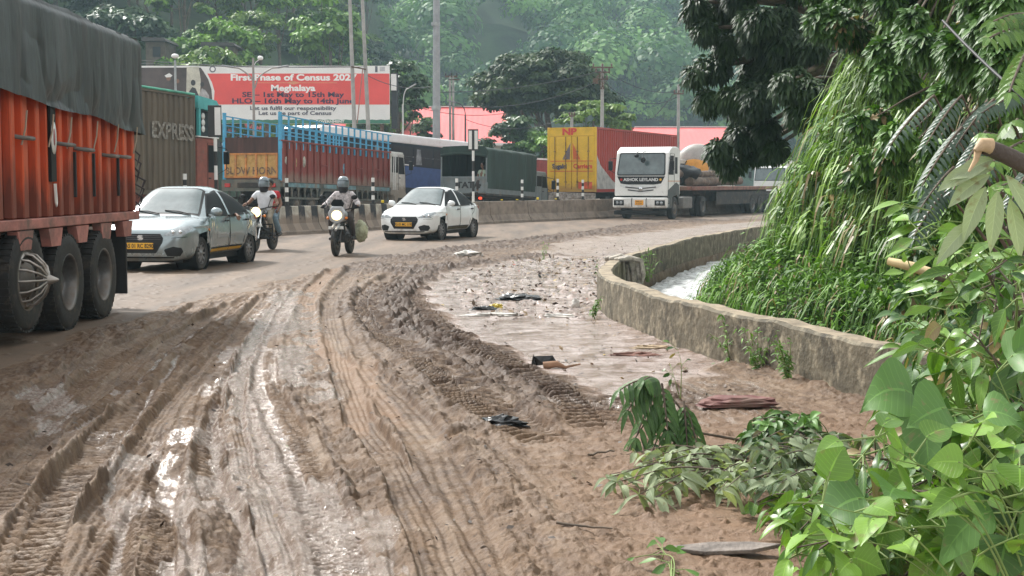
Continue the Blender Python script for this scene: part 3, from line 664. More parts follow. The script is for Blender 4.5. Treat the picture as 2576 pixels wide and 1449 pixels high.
while len(spots) < 150 and tries < 9000:
    tries += 1; Y = 132 + 135 * rg.random() ** 1.1; X = -(.055 * Y) - rg.random() * (.29 * Y)
    k = int(rg.choice(5, p=[.34, .22, .22, .12, .10])); s = .8 + .65 * rg.random()
    if all((X - a) ** 2 + ((Y - b_) * .8) ** 2 > (2.6 * (s + c_)) ** 2 * .8 for a, b_, _, c_ in spots): spots.append((X, Y, k, s))
used = set()
for X, Y, k, s in spots:
    o = HT[k] if k not in used else copy_tree(HT[k]); used.add(k)
    o.location = (X, Y, float(hill_left(np.array([X]), np.array([Y]))[0]) - .5); o.rotation_euler.z = rg.random() * 6.28; o.scale = (s, s, s * (.9 + .25 * rg.random()))
    px_ = CX + X / Y * F; row = 'at the foot of the hill' if Y < 145 else 'low on the hill' if Y < 175 else 'halfway up the hill' if Y < 215 else 'high on the hill'
    ref = [(330, 'above the tarpaulin'), (400, 'by the small house'), (470, 'over the picture end'), (530, 'left of the tin house'), (600, 'around the tin house'), (680, 'over the billboard title'), (760, 'past the double lamp'), (850, 'over the census year'), (900, 'at the first leaning pole'), (960, 'past the leaning poles'), (1100, 'near the mast'), (9999, 'past the mast')]
    ref = next(r_ for a_, r_ in ref if px_ < a_)
    tag(o, HK[k] + ('large ' if s > 1.15 else 'small ' if s < .95 else '') + HL[k] + ' ' + row + ' ' + ref, 'tree', 'trees on the near hillside')
def place(o, px, d, z, s=1, rz=0):
    p = at(px, YH, d); o.location = (p.x, d, z); o.scale = (s,) * 3; o.rotation_euler.z = rz; return o
t = build_tree('rain_tree', (-.3, 0, 8.0), (5.7, 5.2, 3.9), 0, .42, LM_rain, 61, 150, 420, .26, flat=.85, shell=.2, rc=(.19, .32))
tag(place(t, 1382, 112, .2), 'huge spreading dark green rain tree between the two pink roofs', 'tree')
t = build_tree('shade_tree', (0, 0, 5.8), (3.3, 3.0, 1.9), 0, .2, LM_lime, 62, 44, 160, .24, flat=.5, shell=.3, rc=(.16, .26))
tag(place(t, 1492, 104, .1), 'flat topped bright green tree growing under the big rain tree', 'tree')
t = build_tree('bushy_tree', (0, 0, 4.2), (2.2, 2.2, 2.6), 0, .16, LM_dark, 63, 36, 140, .24, shell=.3)
tag(place(t, 1292, 100, .1), 'low dark leafy tree in front of the first pink roof', 'tree')
t = build_tree('bushy_tree', (0, 0, 3.4), (2.0, 2.0, 1.9), 0, .14, LM_hill, 64, 30, 140, .22, shell=.3)
tag(place(t, 1365, 98, .1), 'small mid green tree beside the yellow container', 'tree')
t = build_tree('shrub_tree', (0, 0, 2.4), (1.2, 1.2, 1.1), 0, .07, LM_rain, 65, 14, 60, .22, shell=.3)
tag(place(t, 1072, 106, 2.9), 'small scraggy tree rising in front of the pink roof', 'tree')
t = build_tree('roadside_tree', (0, 0, 7.2), (2.2, 2.2, 3.0), 0, .2, LM_dark, 66, 36, 90, .3, shell=.35)
tag(place(t, 1006, 100, 0), 'narrow dark tree hugging the end of the billboard', 'tree')
# palm and scrub beyond the second roof
t = empty('palm_tree'); a_ = Acc(); rgp = np.random.default_rng(5)
for i in range(14):
    az = i * 2.4; n = 26; tt = np.linspace(.1, 1, n); dr = np.array([math.cos(az), math.sin(az), .7]); P = np.array([0, 0, 4.2]) + tt[:, None] * dr * 1.7; P[:, 2] -= tt ** 2 * 1.3
    for sgn in (-1, 1):
        a_.add(*leafset(P, np.array([-math.sin(az) * sgn, math.cos(az) * sgn, -.4]) + dr * .5, np.array([0, 0, 1.0]), .55, .06, 'quad', .3, 0, rg=rgp))
a_.build('frond_crown', LM_lime, t); MB().tube([(0, 0, 0), (.1, 0, 2), (0, 0, 4.2)], [.16, .12, .1], 8).build('trunk', M_barkpale, t)
tag(place(t, 1628, 165, .3, 1.3), 'small palm tree poking above the second pink roof', 'palm')
# ================================================================== FACTORY ROOFS, HOUSES
M_pink = mat('pink_sheet_roof', (.80, .155, .15), .5, var=.05, scale=.4, dirt=.1, dcol=(.60, .30, .28), dscale=.3, bump=.12, bscale=.8)
M_cream = mat('cream_wall', (.55, .52, .46), .8, var=.15, scale=.8)
M_white = mat('white_paint', (.78, .78, .76), .4, var=.05)
M_steel = mat('galvanised_steel', (.36, .37, .37), .45, .6, var=.2)
M_conc = mat('pole_concrete', (.36, .35, .33), .85, var=.2, scale=1.5)
M_black = mat('black_rubber', (.018, .018, .018), .65, var=.2)
M_rust = mat('rusty_steel', (.12, .075, .05), .8, var=.35, scale=6, bump=.3)
M_glassd = mat('dark_glass', (.010, .016, .020), .35, var=.3, spec=.25)
def shed(label, px0, px1, d, ztop, zeave, depth, hip=0, x0=None):
    root = empty('factory_shed', (0, 0, 0)); xa = at(px0, YH, d).x if x0 is None else x0; xb = at(px1, YH, d).x; m = MB()
    ym = d + depth / 2
    # corrugated slope: thin ridges in the sheet itself
    n = int((xb - xa) / .5); 
    vs = []; 
    for i in range(n * 2 + 1):
        x = xa + (xb - xa) * i / (n * 2); f = i / (n * 2); zz = .012 * (i % 2)
        hz = min(1, f * (xb - xa) / hip) if hip else 1
        vs += [(x, d, zeave + zz), (x, d + (ym - d) * hz, zeave + (ztop - zeave) * hz + zz)]
    for i in range(n * 2): m.f.append((2 * i, 2 * i + 2, 2 * i + 3, 2 * i + 1)); m.m.append(0); m.sm.append(False)
    m.v += vs
    m.add([(xa, d + depth, zeave), (xb, d + depth, zeave), (xb, ym, ztop), (xa, ym, ztop)], [(0, 1, 2, 3)])
    m.add([(xb, d, zeave), (xb, d + depth, zeave), (xb, ym, ztop)], [(0, 1, 2)])
    m.build('roof', M_pink, root)
    MB().box(xa + .4, xb - .4, d + .5, d + depth - .5, 0, zeave - .06).build('wall', M_cream, root)
    MB().box(xa, xb, d - .12, d - .004, zeave - .22, zeave + .01).build('gutter', M_white, root)
    MB().box(xa + hip, xb, ym - .2, ym + .2, ztop + .02, ztop + .1).build('ridge_cap', M_white, root)
    for i in range(int((xb - xa) / 4)):
        MB().box(xa + 1.5 + i * 4, xa + 3.5 + i * 4, d + .44, d + .496, zeave - 2.2, zeave - 1.0).build('window', M_glassd, root)
    return tag(root, label, 'factory building')
shed('long pink roofed factory shed behind the bus', 560, 1300, 128, 9.0, 5.3, 16)
shed('second pink roofed shed behind the red and yellow container', 1560, 1860, 138, 7.4, 4.9, 14, hip=2.0)
def hut(label, px, py, d, w_, s=1):
    p = at(px, py, d); r = empty('hillside_house', p); z0 = -4
    MB().prism([(-w_, 0), (w_ * .75, -.05), (w_ * .95, -.35), (-w_ * 1.05, -.35)], -1, 4, 'y').build('roof', mat('old_tin_roof', (.05, .045, .045), .6, var=.3), r)
    MB().box(-w_ * .85, w_ * .75, -.4, 3.6, z0, -.37).build('wall', mat('timber_wall', (.10, .08, .06), .8, var=.3), r)
    MB().box(-.3, .4, -.44, -.405, -1.7, -.8).build('window', M_glassd, r)
    return tag(r, label, 'house')
hut('dark tin roofed house half hidden by trees above the billboard', 556, 108, 128, 1.6)
hut('small dark roofed house beside the tarpaulin truck top', 395, 96, 126, 1.1)
# ================================================================== BILLBOARD
bd = 95.0; B = lambda px, py: (at(px, py, bd).x, at(px, py, bd).z)
bb = empty('billboard', (0, bd, 0))
x0, zt = B(330, 165.5); x1, zb = B(981, 311)
MB().box(x0, x1, 0, .12, zb, zt).build('panel', mat('vinyl_white', (.80, .80, .78), .5, var=.05, scale=.5, bump=.25, bscale=.9), bb)
M_brd = mat('vinyl_red', (.78, .085, .075), .5, var=.08, scale=.4, bump=.3, bscale=.9)
rx0, rzt = B(516, 185); _, rzb = B(516, 263)
poly = [(rx0 + .15, rzt), (x1 - .02, rzt), (x1 - .02, rzb), (rx0 + .55, rzb), (rx0 + .62, rzb + .9), (rx0 + .45, rzb + 1.5)]
MB().prism(poly, -.012, -.003, 'y').build('red_field', M_brd, bb)
def bcurve(pts, mt, name, y0, y1): return MB().prism([B(*p) for p in pts], y0, y1, 'y').build(name, mt, bb)
bcurve([(330, 170), (505, 170), (512, 180), (524, 200), (532, 225), (534, 250), (528, 270), (516, 290), (330, 290)], mat('print_brown', (.085, .06, .055), .5, var=.4, scale=.6), 'picture', -.010, -.003)
bcurve([(470, 168), (500, 168), (505, 200), (503, 260), (468, 262)], mat('print_pale', (.62, .60, .50), .5, var=.35, scale=.9), 'picture', -.014, -.0105)
M_skin = mat('skin_brown', (.22, .115, .07), .55, var=.1, scale=8); M_pr2 = mat('print_dark', (.03, .03, .035), .5, var=.3)
for c_, r_, mt_ in (((424, 196), 6, M_skin), ((447, 204), 4.5, M_skin), ((486, 208), 6, M_pr2), ((509, 212), 5, M_pr2)):
    bcurve([(c_[0] + r_ * math.cos(a / 12 * 6.283), c_[1] + 1.25 * r_ * math.sin(a / 12 * 6.283)) for a in range(12)], mt_, 'picture', -.020, -.0145)
bcurve([(474, 262), (476, 230), (484, 219), (492, 222), (500, 240), (502, 262)], M_pr2, 'picture', -.018, -.0145)
bcurve([(500, 262), (502, 238), (508, 222), (516, 226), (526, 240), (528, 262)], mat('print_grey', (.45, .43, .43), .5, var=.3), 'picture', -.0181, -.0145)
bcurve([(497, 274), (500, 264), (524, 262), (527, 270), (516, 278)], mat('print_check', (.40, .10, .10), .5, var=.3), 'picture', -.0182, -.0146)
bcurve([(414, 190), (426, 184), (434, 190), (430, 194), (418, 195)], M_white, 'picture', -.024, -.0205)
pb = 3500 / bd
M_tw = mat('vinyl_lettering_white', (.88, .88, .86), .5, var=.02); M_td = mat('vinyl_lettering_dark', (.035, .015, .05), .5, var=.02); M_tg = mat('vinyl_lettering_grey', (.12, .12, .15), .5)
def btext(s, px, py, hpx, m, sx=1.0, bold=.01):
    x, z = B(px, py); text('lettering', s, hpx / pb * 1.38, m, bb, (x, -.018, z), (R(90), 0, 0), sx=sx, bold=bold, ext=.004)
btext('First Phase of Census 2027', 738, 195.5, 15.5, M_tw, 1.34, .022)
btext('Meghalaya', 737, 222, 15, M_tw, 1.3, .02)
btext('SE \u2013 1st May to 15th May', 737, 238.5, 12.5, M_td, 1.42, .014)
btext('HLO \u2013 16th May to 14th June', 737, 254.5, 12.5, M_td, 1.46, .014)
btext('Let us fulfil our responsibility', 737, 272.5, 9.5, M_tg, 1.4, .01)
btext('Let us be part of Census', 742, 285, 9.5, M_tg, 1.4, .01)
M_green = mat('vinyl_green', (.05, .20, .13), .5, var=.1)
bcurve([(540, 303)] + [(540 + i * 11, 300.5 + (i % 2) * 1.5) for i in range(41)] + [(981, 302), (981, 310.6), (540, 310.6)], M_green, 'green_band', -.012, -.003)
btext('GOVERNMENT', 830, 306, 6.0, M_tw, 1.3, .006)
x, z = B(738, 208.3); x_, _ = B(628, 208); MB().box(x_, 2 * x - x_, -.016, -.013, z - .02, z + .02).add([(x + dx, -.017, z + dz) for dx, dz in ((-.5, 0), (0, .12), (.5, 0), (0, -.12))], [(0, 1, 2, 3)]).build('ornament_line', mat('vinyl_gold', (.75, .30, .16), .5), bb)
x, z = B(535, 174); MB().cyl((x, -.016, z), (x, -.012, z), .22, n=20).cyl((x, -.019, z), (x, -.0162, z), .14, n=16, mi=1).build('emblem', [M_tg, M_tw], bb)
x, z = B(948, 174); MB().box(x - .12, x + .05, -.016, -.012, z - .2, z + .2).box(x + .2, x + .55, -.016, -.012, z - .14, z + .16, 1).build('emblem', [M_tg, mat('vinyl_pale_grey', (.5, .5, .52), .5)], bb)
m = MB()
for px in (370, 520, 670, 820, 960):
    x, _ = B(px, 300); m.box(x - .12, x + .12, .14, .38, 0, zt - .1)
m.box(x0, x1, .13, .2, zb + .4, zb + .5).box(x0, x1, .13, .2, zt - .6, zt - .5)
m.build('support_posts', M_rust, bb)
xs, zs = B(983, 182); xs2, zs2 = B(998, 322); MB().box(xs, xs2, .3, 1.6, zs2, zs).box(xs, xs2 - .02, .15, .298, zs - 1.2, zs - .1, 1).build('side_frame', [mat('sooty_steel', (.025, .025, .03), .7, var=.3), M_white], bb)
tag(bb, 'long red and white billboard announcing the census, with a printed picture at one end', 'billboard')
# ================================================================== POLES AND LAMPS
def pole(name, label, cat, d, px, ytop, r0, r1, m=M_conc, zb=0, lean=0):
    b = at(px, YH, d); t = at(px + lean, ytop, d); r = empty(name, (b.x, d, 0))
    MB().cyl((0, 0, zb), (t.x - b.x, 0, t.z), r0, r1, 14).build('shaft', m, r); tag(r, label, cat); return r, t.z, t.x - b.x
# high mast
r, zt_, _ = pole('high_mast_pole', 'thick tall grey steel mast rising out of frame behind the bus', 'pole', 84, 1098, -120, .26, .19, mat('mast_grey', (.30, .31, .32), .55, .3, var=.12))
MB().cyl((0, 0, 6.0), (0, 0, 6.25), .29, n=14).cyl((0, 0, 11.0), (0, 0, 11.2), .27, n=14).build('joint_collar', M_steel, r)
# leaning twin pole with crossbar
d = 86; r = empty('twin_utility_pole', (at(905, YH, d).x, d, 0)); X0 = r.location.x
for pts in ([(878, -60), (895, 420)], [(909, -60), (931, 420)]):
    a_ = at(*pts[0], d); b_ = at(*pts[1], d); MB().cyl((a_.x - X0, 0, a_.z), (b_.x - X0, 0, b_.z), .10, .14, 12).build('pole', M_conc, r)
a_ = at(884, 168, d); b_ = at(922, 175, d); MB().cyl((a_.x - X0, -.16, a_.z), (b_.x - X0, -.16, b_.z), .045, n=6).build('crossbar', M_rust, r)
a_ = at(913, 172, d); b_ = at(899, 310, d); MB().cyl((a_.x - X0, -.1, a_.z), (b_.x - X0, -.1, b_.z), .035, n=6).build('brace', mat('red_oxide_steel', (.35, .16, .13), .7), r)
tag(r, 'pair of tall leaning concrete poles tied by a crossbar before the billboard', 'utility pole')
d = 102; r = empty('twin_utility_pole', (at(1136, YH, d).x, d, 0)); X0 = r.location.x
for px in (1132, 1140): a_ = at(px, 192, d); MB().cyl((a_.x - X0, 0, 0), (a_.x - X0, 0, a_.z), .11, .08, 10).build('pole', M_conc, r)
z = at(1136, 193, d).z; MB().box(-.45, .45, -.06, .06, z - .05, z + .08).box(-.2, .6, -.1, .1, z - .25, z - .18).build('crossarm', M_rust, r)
for dx in (-.4, 0, .4): MB().lathe([(.001, .2), (.05, .18), (.06, .1), (.04, .0)], 'z', (dx, 0, z + .08), 8).build('insulator', M_black, r)
tag(r, 'short double concrete pole with a crossarm before the pink roof', 'utility pole')
def lamp(label, d, px, ytop, arms, col=M_steel, headcol=None, base=0):
    r = empty('street_lamp', (at(px, YH, d).x, d, 0)); zt = at(px, ytop, d).z; X0 = r.location.x
    MB().cyl((0, 0, base), (0, 0, zt), .09, .06, 10).build('shaft', col, r)
    for pts in arms:
        P = [at(*p, d) for p in pts]; P = [Vector((p.x - X0, 0, p.z)) for p in P]; S = smooth_line(P, 6)
        MB().tube(S, .035, 8).build('arm', col, r)
        e = S[-1]; dv = (S[-1] - S[-2]).normalized(); a = math.atan2(dv.z, dv.x)
        Mx = Matrix.Translation(e) @ Matrix.Rotation(-a, 4, 'Y')
        MB().box(0, .62, -.12, .12, -.05, .04, 0, Mx, .03).build('lamp_head', headcol or mat('lamp_head_grey', (.25, .25, .26), .5), r)
    return tag(r, label, 'street lamp')
l1 = lamp('double armed street lamp standing in front of the billboard', 74, 641, 146, [[(641, 222), (632, 196), (605, 174), (588, 170)], [(641, 222), (652, 194), (680, 174), (697, 170)]], mat('weathered_lamp_pole', (.30, .27, .25), .6, .3))
z = at(655, 146, 74); MB().tube([(0, 0, z.z - .45), (.15, 0, z.z - .2), (z.x - l1.location.x, 0, z.z - .05)], .02, 6).ball((z.x - l1.location.x, 0, z.z), .13, 8, sc3=(1.2, 1, .9)).build('camera_dome', M_white, l1)
lamp('single curved street lamp in front of the pink shed', 100, 1171, 290, [[(1171, 292), (1168, 274), (1158, 262), (1146, 258)]], mat('dark_lamp_pole', (.06, .06, .06), .6))
lamp('white curved street lamp beside the end of the billboard', 96, 1014, 262, [[(1014, 264), (1016, 240), (1021, 226), (1027, 222)]], M_white)
l3 = lamp('slim pole with a small white globe above the brown container', 76, 446, 152, [], M_steel)
z = at(443, 141, 76).z; MB().ball((0, 0, z), .16, 8, sc3=(1.3, 1, .8)).build('globe', M_white, l3)
# utility poles with wires
def upole(label, d, px, ytop, arms):
    r = empty('utility_pole', (at(px, YH, d).x, d, 0)); zt = at(px, ytop, d).z
    MB().cyl((0, 0, 0), (0, 0, zt), .15, .1, 10).build('shaft', M_conc, r)
    for (py, hw) in arms:
        z = at(px, py, d).z; MB().box(-hw, hw, -.16, -.1, z - .05, z + .05).build('crossarm', M_rust, r)
        for dx in (-hw * .85, 0, hw * .85): MB().lathe([(.001, .22), (.05, .2), (.065, .1), (.03, .0)], 'z', (dx, -.13, z + .05), 8).build('insulator', mat('porcelain_brown', (.12, .07, .05), .3), r)
    return tag(r, label, 'utility pole')
u1 = upole('concrete utility pole with a tangle of crossarms behind the container', 92, 1514, 162, [(170, .7), (182, .5), (200, .35)])
m = MB(); z = at(1514, 190, 92).z
for k in range(7): a = k * .9; m.tube([(0, -.2, z + .3 - k * .1), (-.5 + .15 * k, -.3, z - .2), (.15 * math.sin(a), -.2, z - .9)], .02, 5)
m.box(-.62, -.3, -.3, -.1, z - .55, z - .2).build('switch_gear', M_rust, u1)
u2 = upole('slim concrete utility pole behind the far end of the red container', 98, 1705, 212, [(236, .35)])
u3 = upole('small low utility pole under the rain tree', 96, 1438, 288, [(292, .2)])
def wire(label, a, b, sag, r_=.022):
    a = Vector(a); b = Vector(b); P = [a.lerp(b, i / 16) + Vector((0, 0, -4 * sag * (i / 16) * (1 - i / 16))) for i in range(17)]
    o = MB().tube(P, r_, 5).build('overhead_cable', mat('cable_black', (.03, .03, .032), .6)); tag(o, label, 'cable', 'overhead cables'); return o
wire('overhead cable running to the tangled utility pole, upper strand', at(1514, 178, 92), at(1100, 232, 84), .35)
wire('overhead cable running to the tangled utility pole, lower strand', at(1514, 200, 92), at(1098, 262, 84), .8)
wire('slack cable between the two poles and the mast', at(1438, 290, 96), at(1170, 300, 100), .8)
wire('cable slung from the white lamp across the pink roof', at(1024, 262, 96), at(1270, 285, 104), .4)
wire('cable running along the top of the billboard', at(330, 158, 90), at(884, 166, 86), .15)
wire('second cable along the top of the billboard', at(330, 150, 92), at(920, 168, 86), .2)
wire('cable between the tangled utility pole and the slim concrete pole', at(1518, 175, 92), at(1703, 232, 98), .5)
wire('lower cable between the tangled utility pole and the slim concrete pole', at(1518, 205, 92), at(1703, 244, 98), .9)
wire('cable strung between the leaning poles and the grey mast', at(925, 190, 86), at(1098, 215, 84), .4)
wire('guy wire slanting down beside the slim pole', at(1703, 224, 98), at(1640, 300, 110), .1, .025)
# ================================================================== VEHICLE AND PERSON BUILDERS
M_tyre = mat('tyre_rubber', (.022, .021, .020), .75, var=.25, scale=8, dirt=.25, dcol=(.12, .095, .07), dscale=5, bump=.25, bscale=60)
M_chrome = mat('chrome', (.65, .66, .67), .15, 1, var=.05)
M_alloy = mat('dusty_alloy', (.30, .30, .31), .35, .7, var=.15, dirt=.2)
M_plastic = mat('black_plastic', (.012, .012, .013), .5, var=.15, spec=.25)
M_under = mat('dark_chassis', (.03, .028, .026), .8, var=.3, dirt=.35, dcol=(.12, .09, .07))
M_lamp = mat('headlamp_lens', (.30, .33, .35), .08, var=.3, scale=14, spec=.8, coat=1)
M_taxi = mat('number_plate_yellow', (.80, .42, .02), .4, var=.03)
M_ink = mat('plate_lettering', (.02, .02, .02), .5)
M_glass = mat('car_glass_cabin_shade', (.008, .009, .010), .5, var=.1, spec=.1)  # opaque panes; shade of the cabin inside is put into the near black colour
M_wind = mat('windscreen_glass', (.10, .135, .14), .05, var=.3, scale=1.6, spec=.8, coat=.3)
M_amber = mat('amber_lens', (.75, .22, .03), .2, var=.1)
M_redlens = mat('red_lens', (.45, .02, .015), .2, var=.1)
def wheel(parent, x, y, r, w_, side, style='steel', z=None, name='wheel', dual=False):
    z = r if z is None else z; h = w_ / 2
    P = [(r * .58, -h * .92), (r * .80, -h), (r * .93, -h * .96), (r * .985, -h * .8), (r, -h * .45), (r * .985, -h * .1), (r * .985, h * .1), (r, h * .45), (r * .985, h * .8), (r * .93, h * .96), (r * .80, h), (r * .58, h * .92)]
    m = MB(); m.lathe(P, 'y', (0, 0, 0), 32)
    nb = 44 if r > .4 else 0      # tread blocks
    for k in range(nb):
        a = 2 * math.pi * k / nb; Mx = Matrix.Rotation(a, 4, 'Y')
        for s in (-1, 1): m.box(r * .97, r * 1.012, s * h * .5 - h * .38, s * h * .5 + h * .38, -r * .045, r * .045, 0, Mx)
    if dual: m.lathe([(p[0], p[1] - side * w_ * 1.12) for p in P], 'y', (0, 0, 0), 28)
    o = m.build(name, M_tyre, parent); o.location = (x, y, z)
    s = side; q = MB()
    if style == 'truckdeep':
        q.lathe([(r * .62, s * h * .86), (r * .585, s * h * .98), (r * .55, s * h * .80), (r * .53, s * h * .1), (r * .50, -s * h * .6), (r * .30, -s * h * .85), (r * .28, s * h * .1), (r * .20, s * h * .25), (.001, s * h * .28)], 'y', n=28)
        for k in range(8): a = k * math.pi / 4; q.cyl((r * .39 * math.cos(a), -s * h * .8, r * .39 * math.sin(a)), (r * .39 * math.cos(a), -s * h * .55, r * .39 * math.sin(a)), .022, n=6)
        q.build('rim', mat('truck_rim', (.20, .20, .20), .35, .75, var=.3, scale=5, dirt=.3), o)
    elif style == 'truckout':
        q.lathe([(r * .62, s * h * .86), (r * .585, s * h * .98), (r * .55, s * h * .6), (r * .44, s * h * .35), (r * .34, s * h * .75), (r * .30, s * h * 1.05), (r * .16, s * h * 1.15), (.001, s * h * 1.2)], 'y', n=28)
        for k in range(10): a = k * math.pi / 5; q.cyl((r * .38 * math.cos(a), s * h * .5, r * .38 * math.sin(a)), (r * .38 * math.cos(a), s * h * .85, r * .38 * math.sin(a)), .02, n=6)
        q.build('rim', mat('dusty_truck_rim', (.16, .145, .13), .6, .3, var=.3, dirt=.4), o)
    elif style == 'moto':
        q.lathe([(r * .80, -h * .6), (r * .76, 0), (r * .80, h * .6)], 'y', n=28).cyl((0, -.06, 0), (0, .06, 0), .04, n=10)
        for k in range(6): a = k * math.pi / 3; q.box(.03, r * .78, -.015, .015, -.018, .018, 0, Matrix.Rotation(a, 4, 'Y'))
        q.lathe([(r * .45, s * .05), (r * .28, s * .05)], 'y', n=20)
        q.build('rim', mat('dark_alloy', (.05, .05, .05), .4, .6, dirt=.3), o)
    else:
        q.lathe([(r * .66, s * h * .80), (r * .64, s * h * .92), (r * .60, s * h * .6), (r * .58, -s * h * .2), (.001, -s * h * .3)], 'y', n=28, mi=1)
        q.lathe([(r * .67, s * h * .86), (r * .63, s * h * .97), (r * .59, s * h * .80)], 'y', n=28)
        n = 10 if style == 'alloy' else 8
        for k in range(n):
            a = 2 * math.pi * k / n; q.prism([(r * .08, -.014 - r * .05), (r * .62, -.010), (r * .62, .016), (r * .08, .014 + r * .05)], s * h * .62, s * h * .82, 'y', 0, Matrix.Rotation(a, 4, 'Y'))
        q.lathe([(r * .20, s * h * .62), (r * .18, s * h * .88), (.001, s * h * .92)], 'y', n=16)
        q.build('rim', [M_alloy if style == 'alloy' else mat('steel_wheel', (.07, .07, .07), .55, .3, dirt=.3), M_plastic], o)
    return o
def interp(x, tab):
    xs = [p[0] for p in tab]; ys = [p[1] for p in tab]; return np.interp(x, xs, ys)
def crv(tab, n=10):
    return [(p.x, p.y) for p in smooth_line([(a, b_) for a, b_ in tab], n)]
ZT = crv([(-1.98, .70), (-1.95, .92), (-1.86, 1.03), (-1.62, 1.065), (-1.36, 1.10), (-.92, 1.36), (-.40, 1.485), (.02, 1.505), (.32, 1.455), (.72, 1.20), (1.06, .985), (1.2, .955), (1.55, .89), (1.82, .79), (1.94, .70), (1.99, .58), (2.02, .5)])
ZB = [(-1.98, .5), (-1.9, .30), (-1.6, .22), (1.7, .175), (1.95, .185), (2.02, .26)]
WP = crv([(-1.98, .55), (-1.93, .68), (-1.75, .79), (-1.2, .862), (-.4, .848), (.4, .848), (1.2, .866), (1.6, .850), (1.82, .80), (1.93, .70), (1.99, .56), (2.02, .44)])
def carW(x, z):
    w0 = interp(x, WP); low = w0 * (1 - .05 * ((z - .62) / .42) ** 2 * (z < .62) - .02 * np.clip((z - .70) / .25, 0, 1))
    t = np.clip((z - .94) / (1.50 - .94), 0, 1.1)
    return np.where(z > .94, (low - .015) * (1 - t) + .56 * t, low)
SN = 6.0
def car_section(x, v):
    zt = interp(x, ZT); zb = interp(x, ZB); zc = (zt + zb) / 2; hz = (zt - zb) / 2
    a = -math.pi / 2 + v * math.pi; s = np.sin(a); z = zc + hz * np.sign(s) * np.abs(s) ** (2 / SN)
    return carW(x, z) * np.abs(np.cos(a)) ** (2 / SN), z
def surfY(x, z):
    zt = interp(x, ZT); zb = interp(x, ZB); zc = (zt + zb) / 2; hz = (zt - zb) / 2; q = np.clip(np.abs((z - zc) / hz), 0, 1)
    return float(carW(x, z) * (1 - q ** SN) ** (1 / SN))
def surfX(y, z, rear=False):
    for i in range(400):
        x = (2.02 - i * .004) if not rear else (-1.98 + i * .004)
        if interp(x, ZT) > z > interp(x, ZB) and surfY(x, z) >= abs(y): return x
    return 1.0
def surfZ(x, y):
    zt = interp(x, ZT); lo, hi = .7, zt
    for _ in range(22):
        mid = (lo + hi) / 2
        if surfY(x, mid) >= abs(y): lo = mid
        else: hi = mid
    return lo
def scan(poly, t):
    xs = []
    for i in range(len(poly)):
        (a, b_), (c, d) = poly[i], poly[(i + 1) % len(poly)]
        if (b_ <= t < d) or (d <= t < b_): xs.append(a + (c - a) * (t - b_) / (d - b_))
    return (min(xs), max(xs)) if len(xs) > 1 else None
def patch(poly, fn, nr=14, ncol=16):
    """polygon (u,v) convex in u for each v, mapped on a surface by fn(u,v)"""
    v0 = min(p[1] for p in poly); v1 = max(p[1] for p in poly); vs = []; R_ = 0
    for i in range(nr + 1):
        t = v0 + (v1 - v0) * (i / nr); t = min(max(t, v0 + 1e-5), v1 - 1e-5); s = scan(poly, t)
        for j in range(ncol + 1): vs.append(fn(s[0] + (s[1] - s[0]) * j / ncol, t))
    fs = [(i * (ncol + 1) + j, i * (ncol + 1) + j + 1, (i + 1) * (ncol + 1) + j + 1, (i + 1) * (ncol + 1) + j) for i in range(nr) for j in range(ncol)]
    return vs, fs
_car_cache = {}
def car_body_mesh():
    if 'b' in _car_cache: return _car_cache['b']
    nx, nv = 170, 60; xs = np.concatenate([np.linspace(-1.98, -1.8, 16)[:-1], np.linspace(-1.8, 1.7, nx - 40), np.linspace(1.7, 2.02, 30)[1:]])
    vs = np.linspace(0, 1, nv); V_ = []
    for x in xs:
        y, z = car_section(x, vs)
        # wheel arch flare and shoulder crease
        for wx in (-1.225, 1.225):
            dd = np.hypot(x - wx, z - .31); y = y + .014 * np.exp(-((dd - .39) / .05) ** 2) * (z < .80)
        y = y + .014 * np.exp(-((z - .80) / .025) ** 2) * (abs(x) < 1.6) - .014 * np.exp(-((z - .48) / .10) ** 2) * (abs(x) < .9)
        ring = [(x, yy_, zz_) for yy_, zz_ in zip(y, z)]
        V_.append(ring + [(x, -yy_, zz_) for yy_, zz_ in zip(y[::-1], z[::-1])])
    V_ = np.array(V_); a, b_ = V_.shape[:2]
    for wx in (-1.225, 1.225):          # snap the arch outline on a circle
        dx = V_[..., 0] - wx; dz = V_[..., 2] - .30; d = np.hypot(dx, dz); m = (np.abs(d - .336) < .016) & (np.abs(V_[..., 1]) > .45)
        k = np.where(m, .336 / d, 1); V_[..., 0] = wx + dx * k; V_[..., 2] = .30 + dz * k
    ii = np.arange(a * b_).reshape(a, b_); jj = np.roll(ii, -1, 1)
    Fc = np.stack([ii[:-1], jj[:-1], jj[1:], ii[1:]], -1).reshape(-1, 4)
    VV = V_.reshape(-1, 3); c = VV[Fc].mean(1)
    keep = np.ones(len(Fc), bool)
    for wx in (-1.225, 1.225): keep &= ~((np.hypot(c[:, 0] - wx, c[:, 2] - .30) < .336) & (np.abs(c[:, 1]) > .45))
    fs = [tuple(f) for f in Fc[keep]]
    fs += [tuple(ii[0]), tuple(ii[-1][::-1])]
    _car_cache['b'] = ([tuple(p) for p in VV], fs); return _car_cache['b']
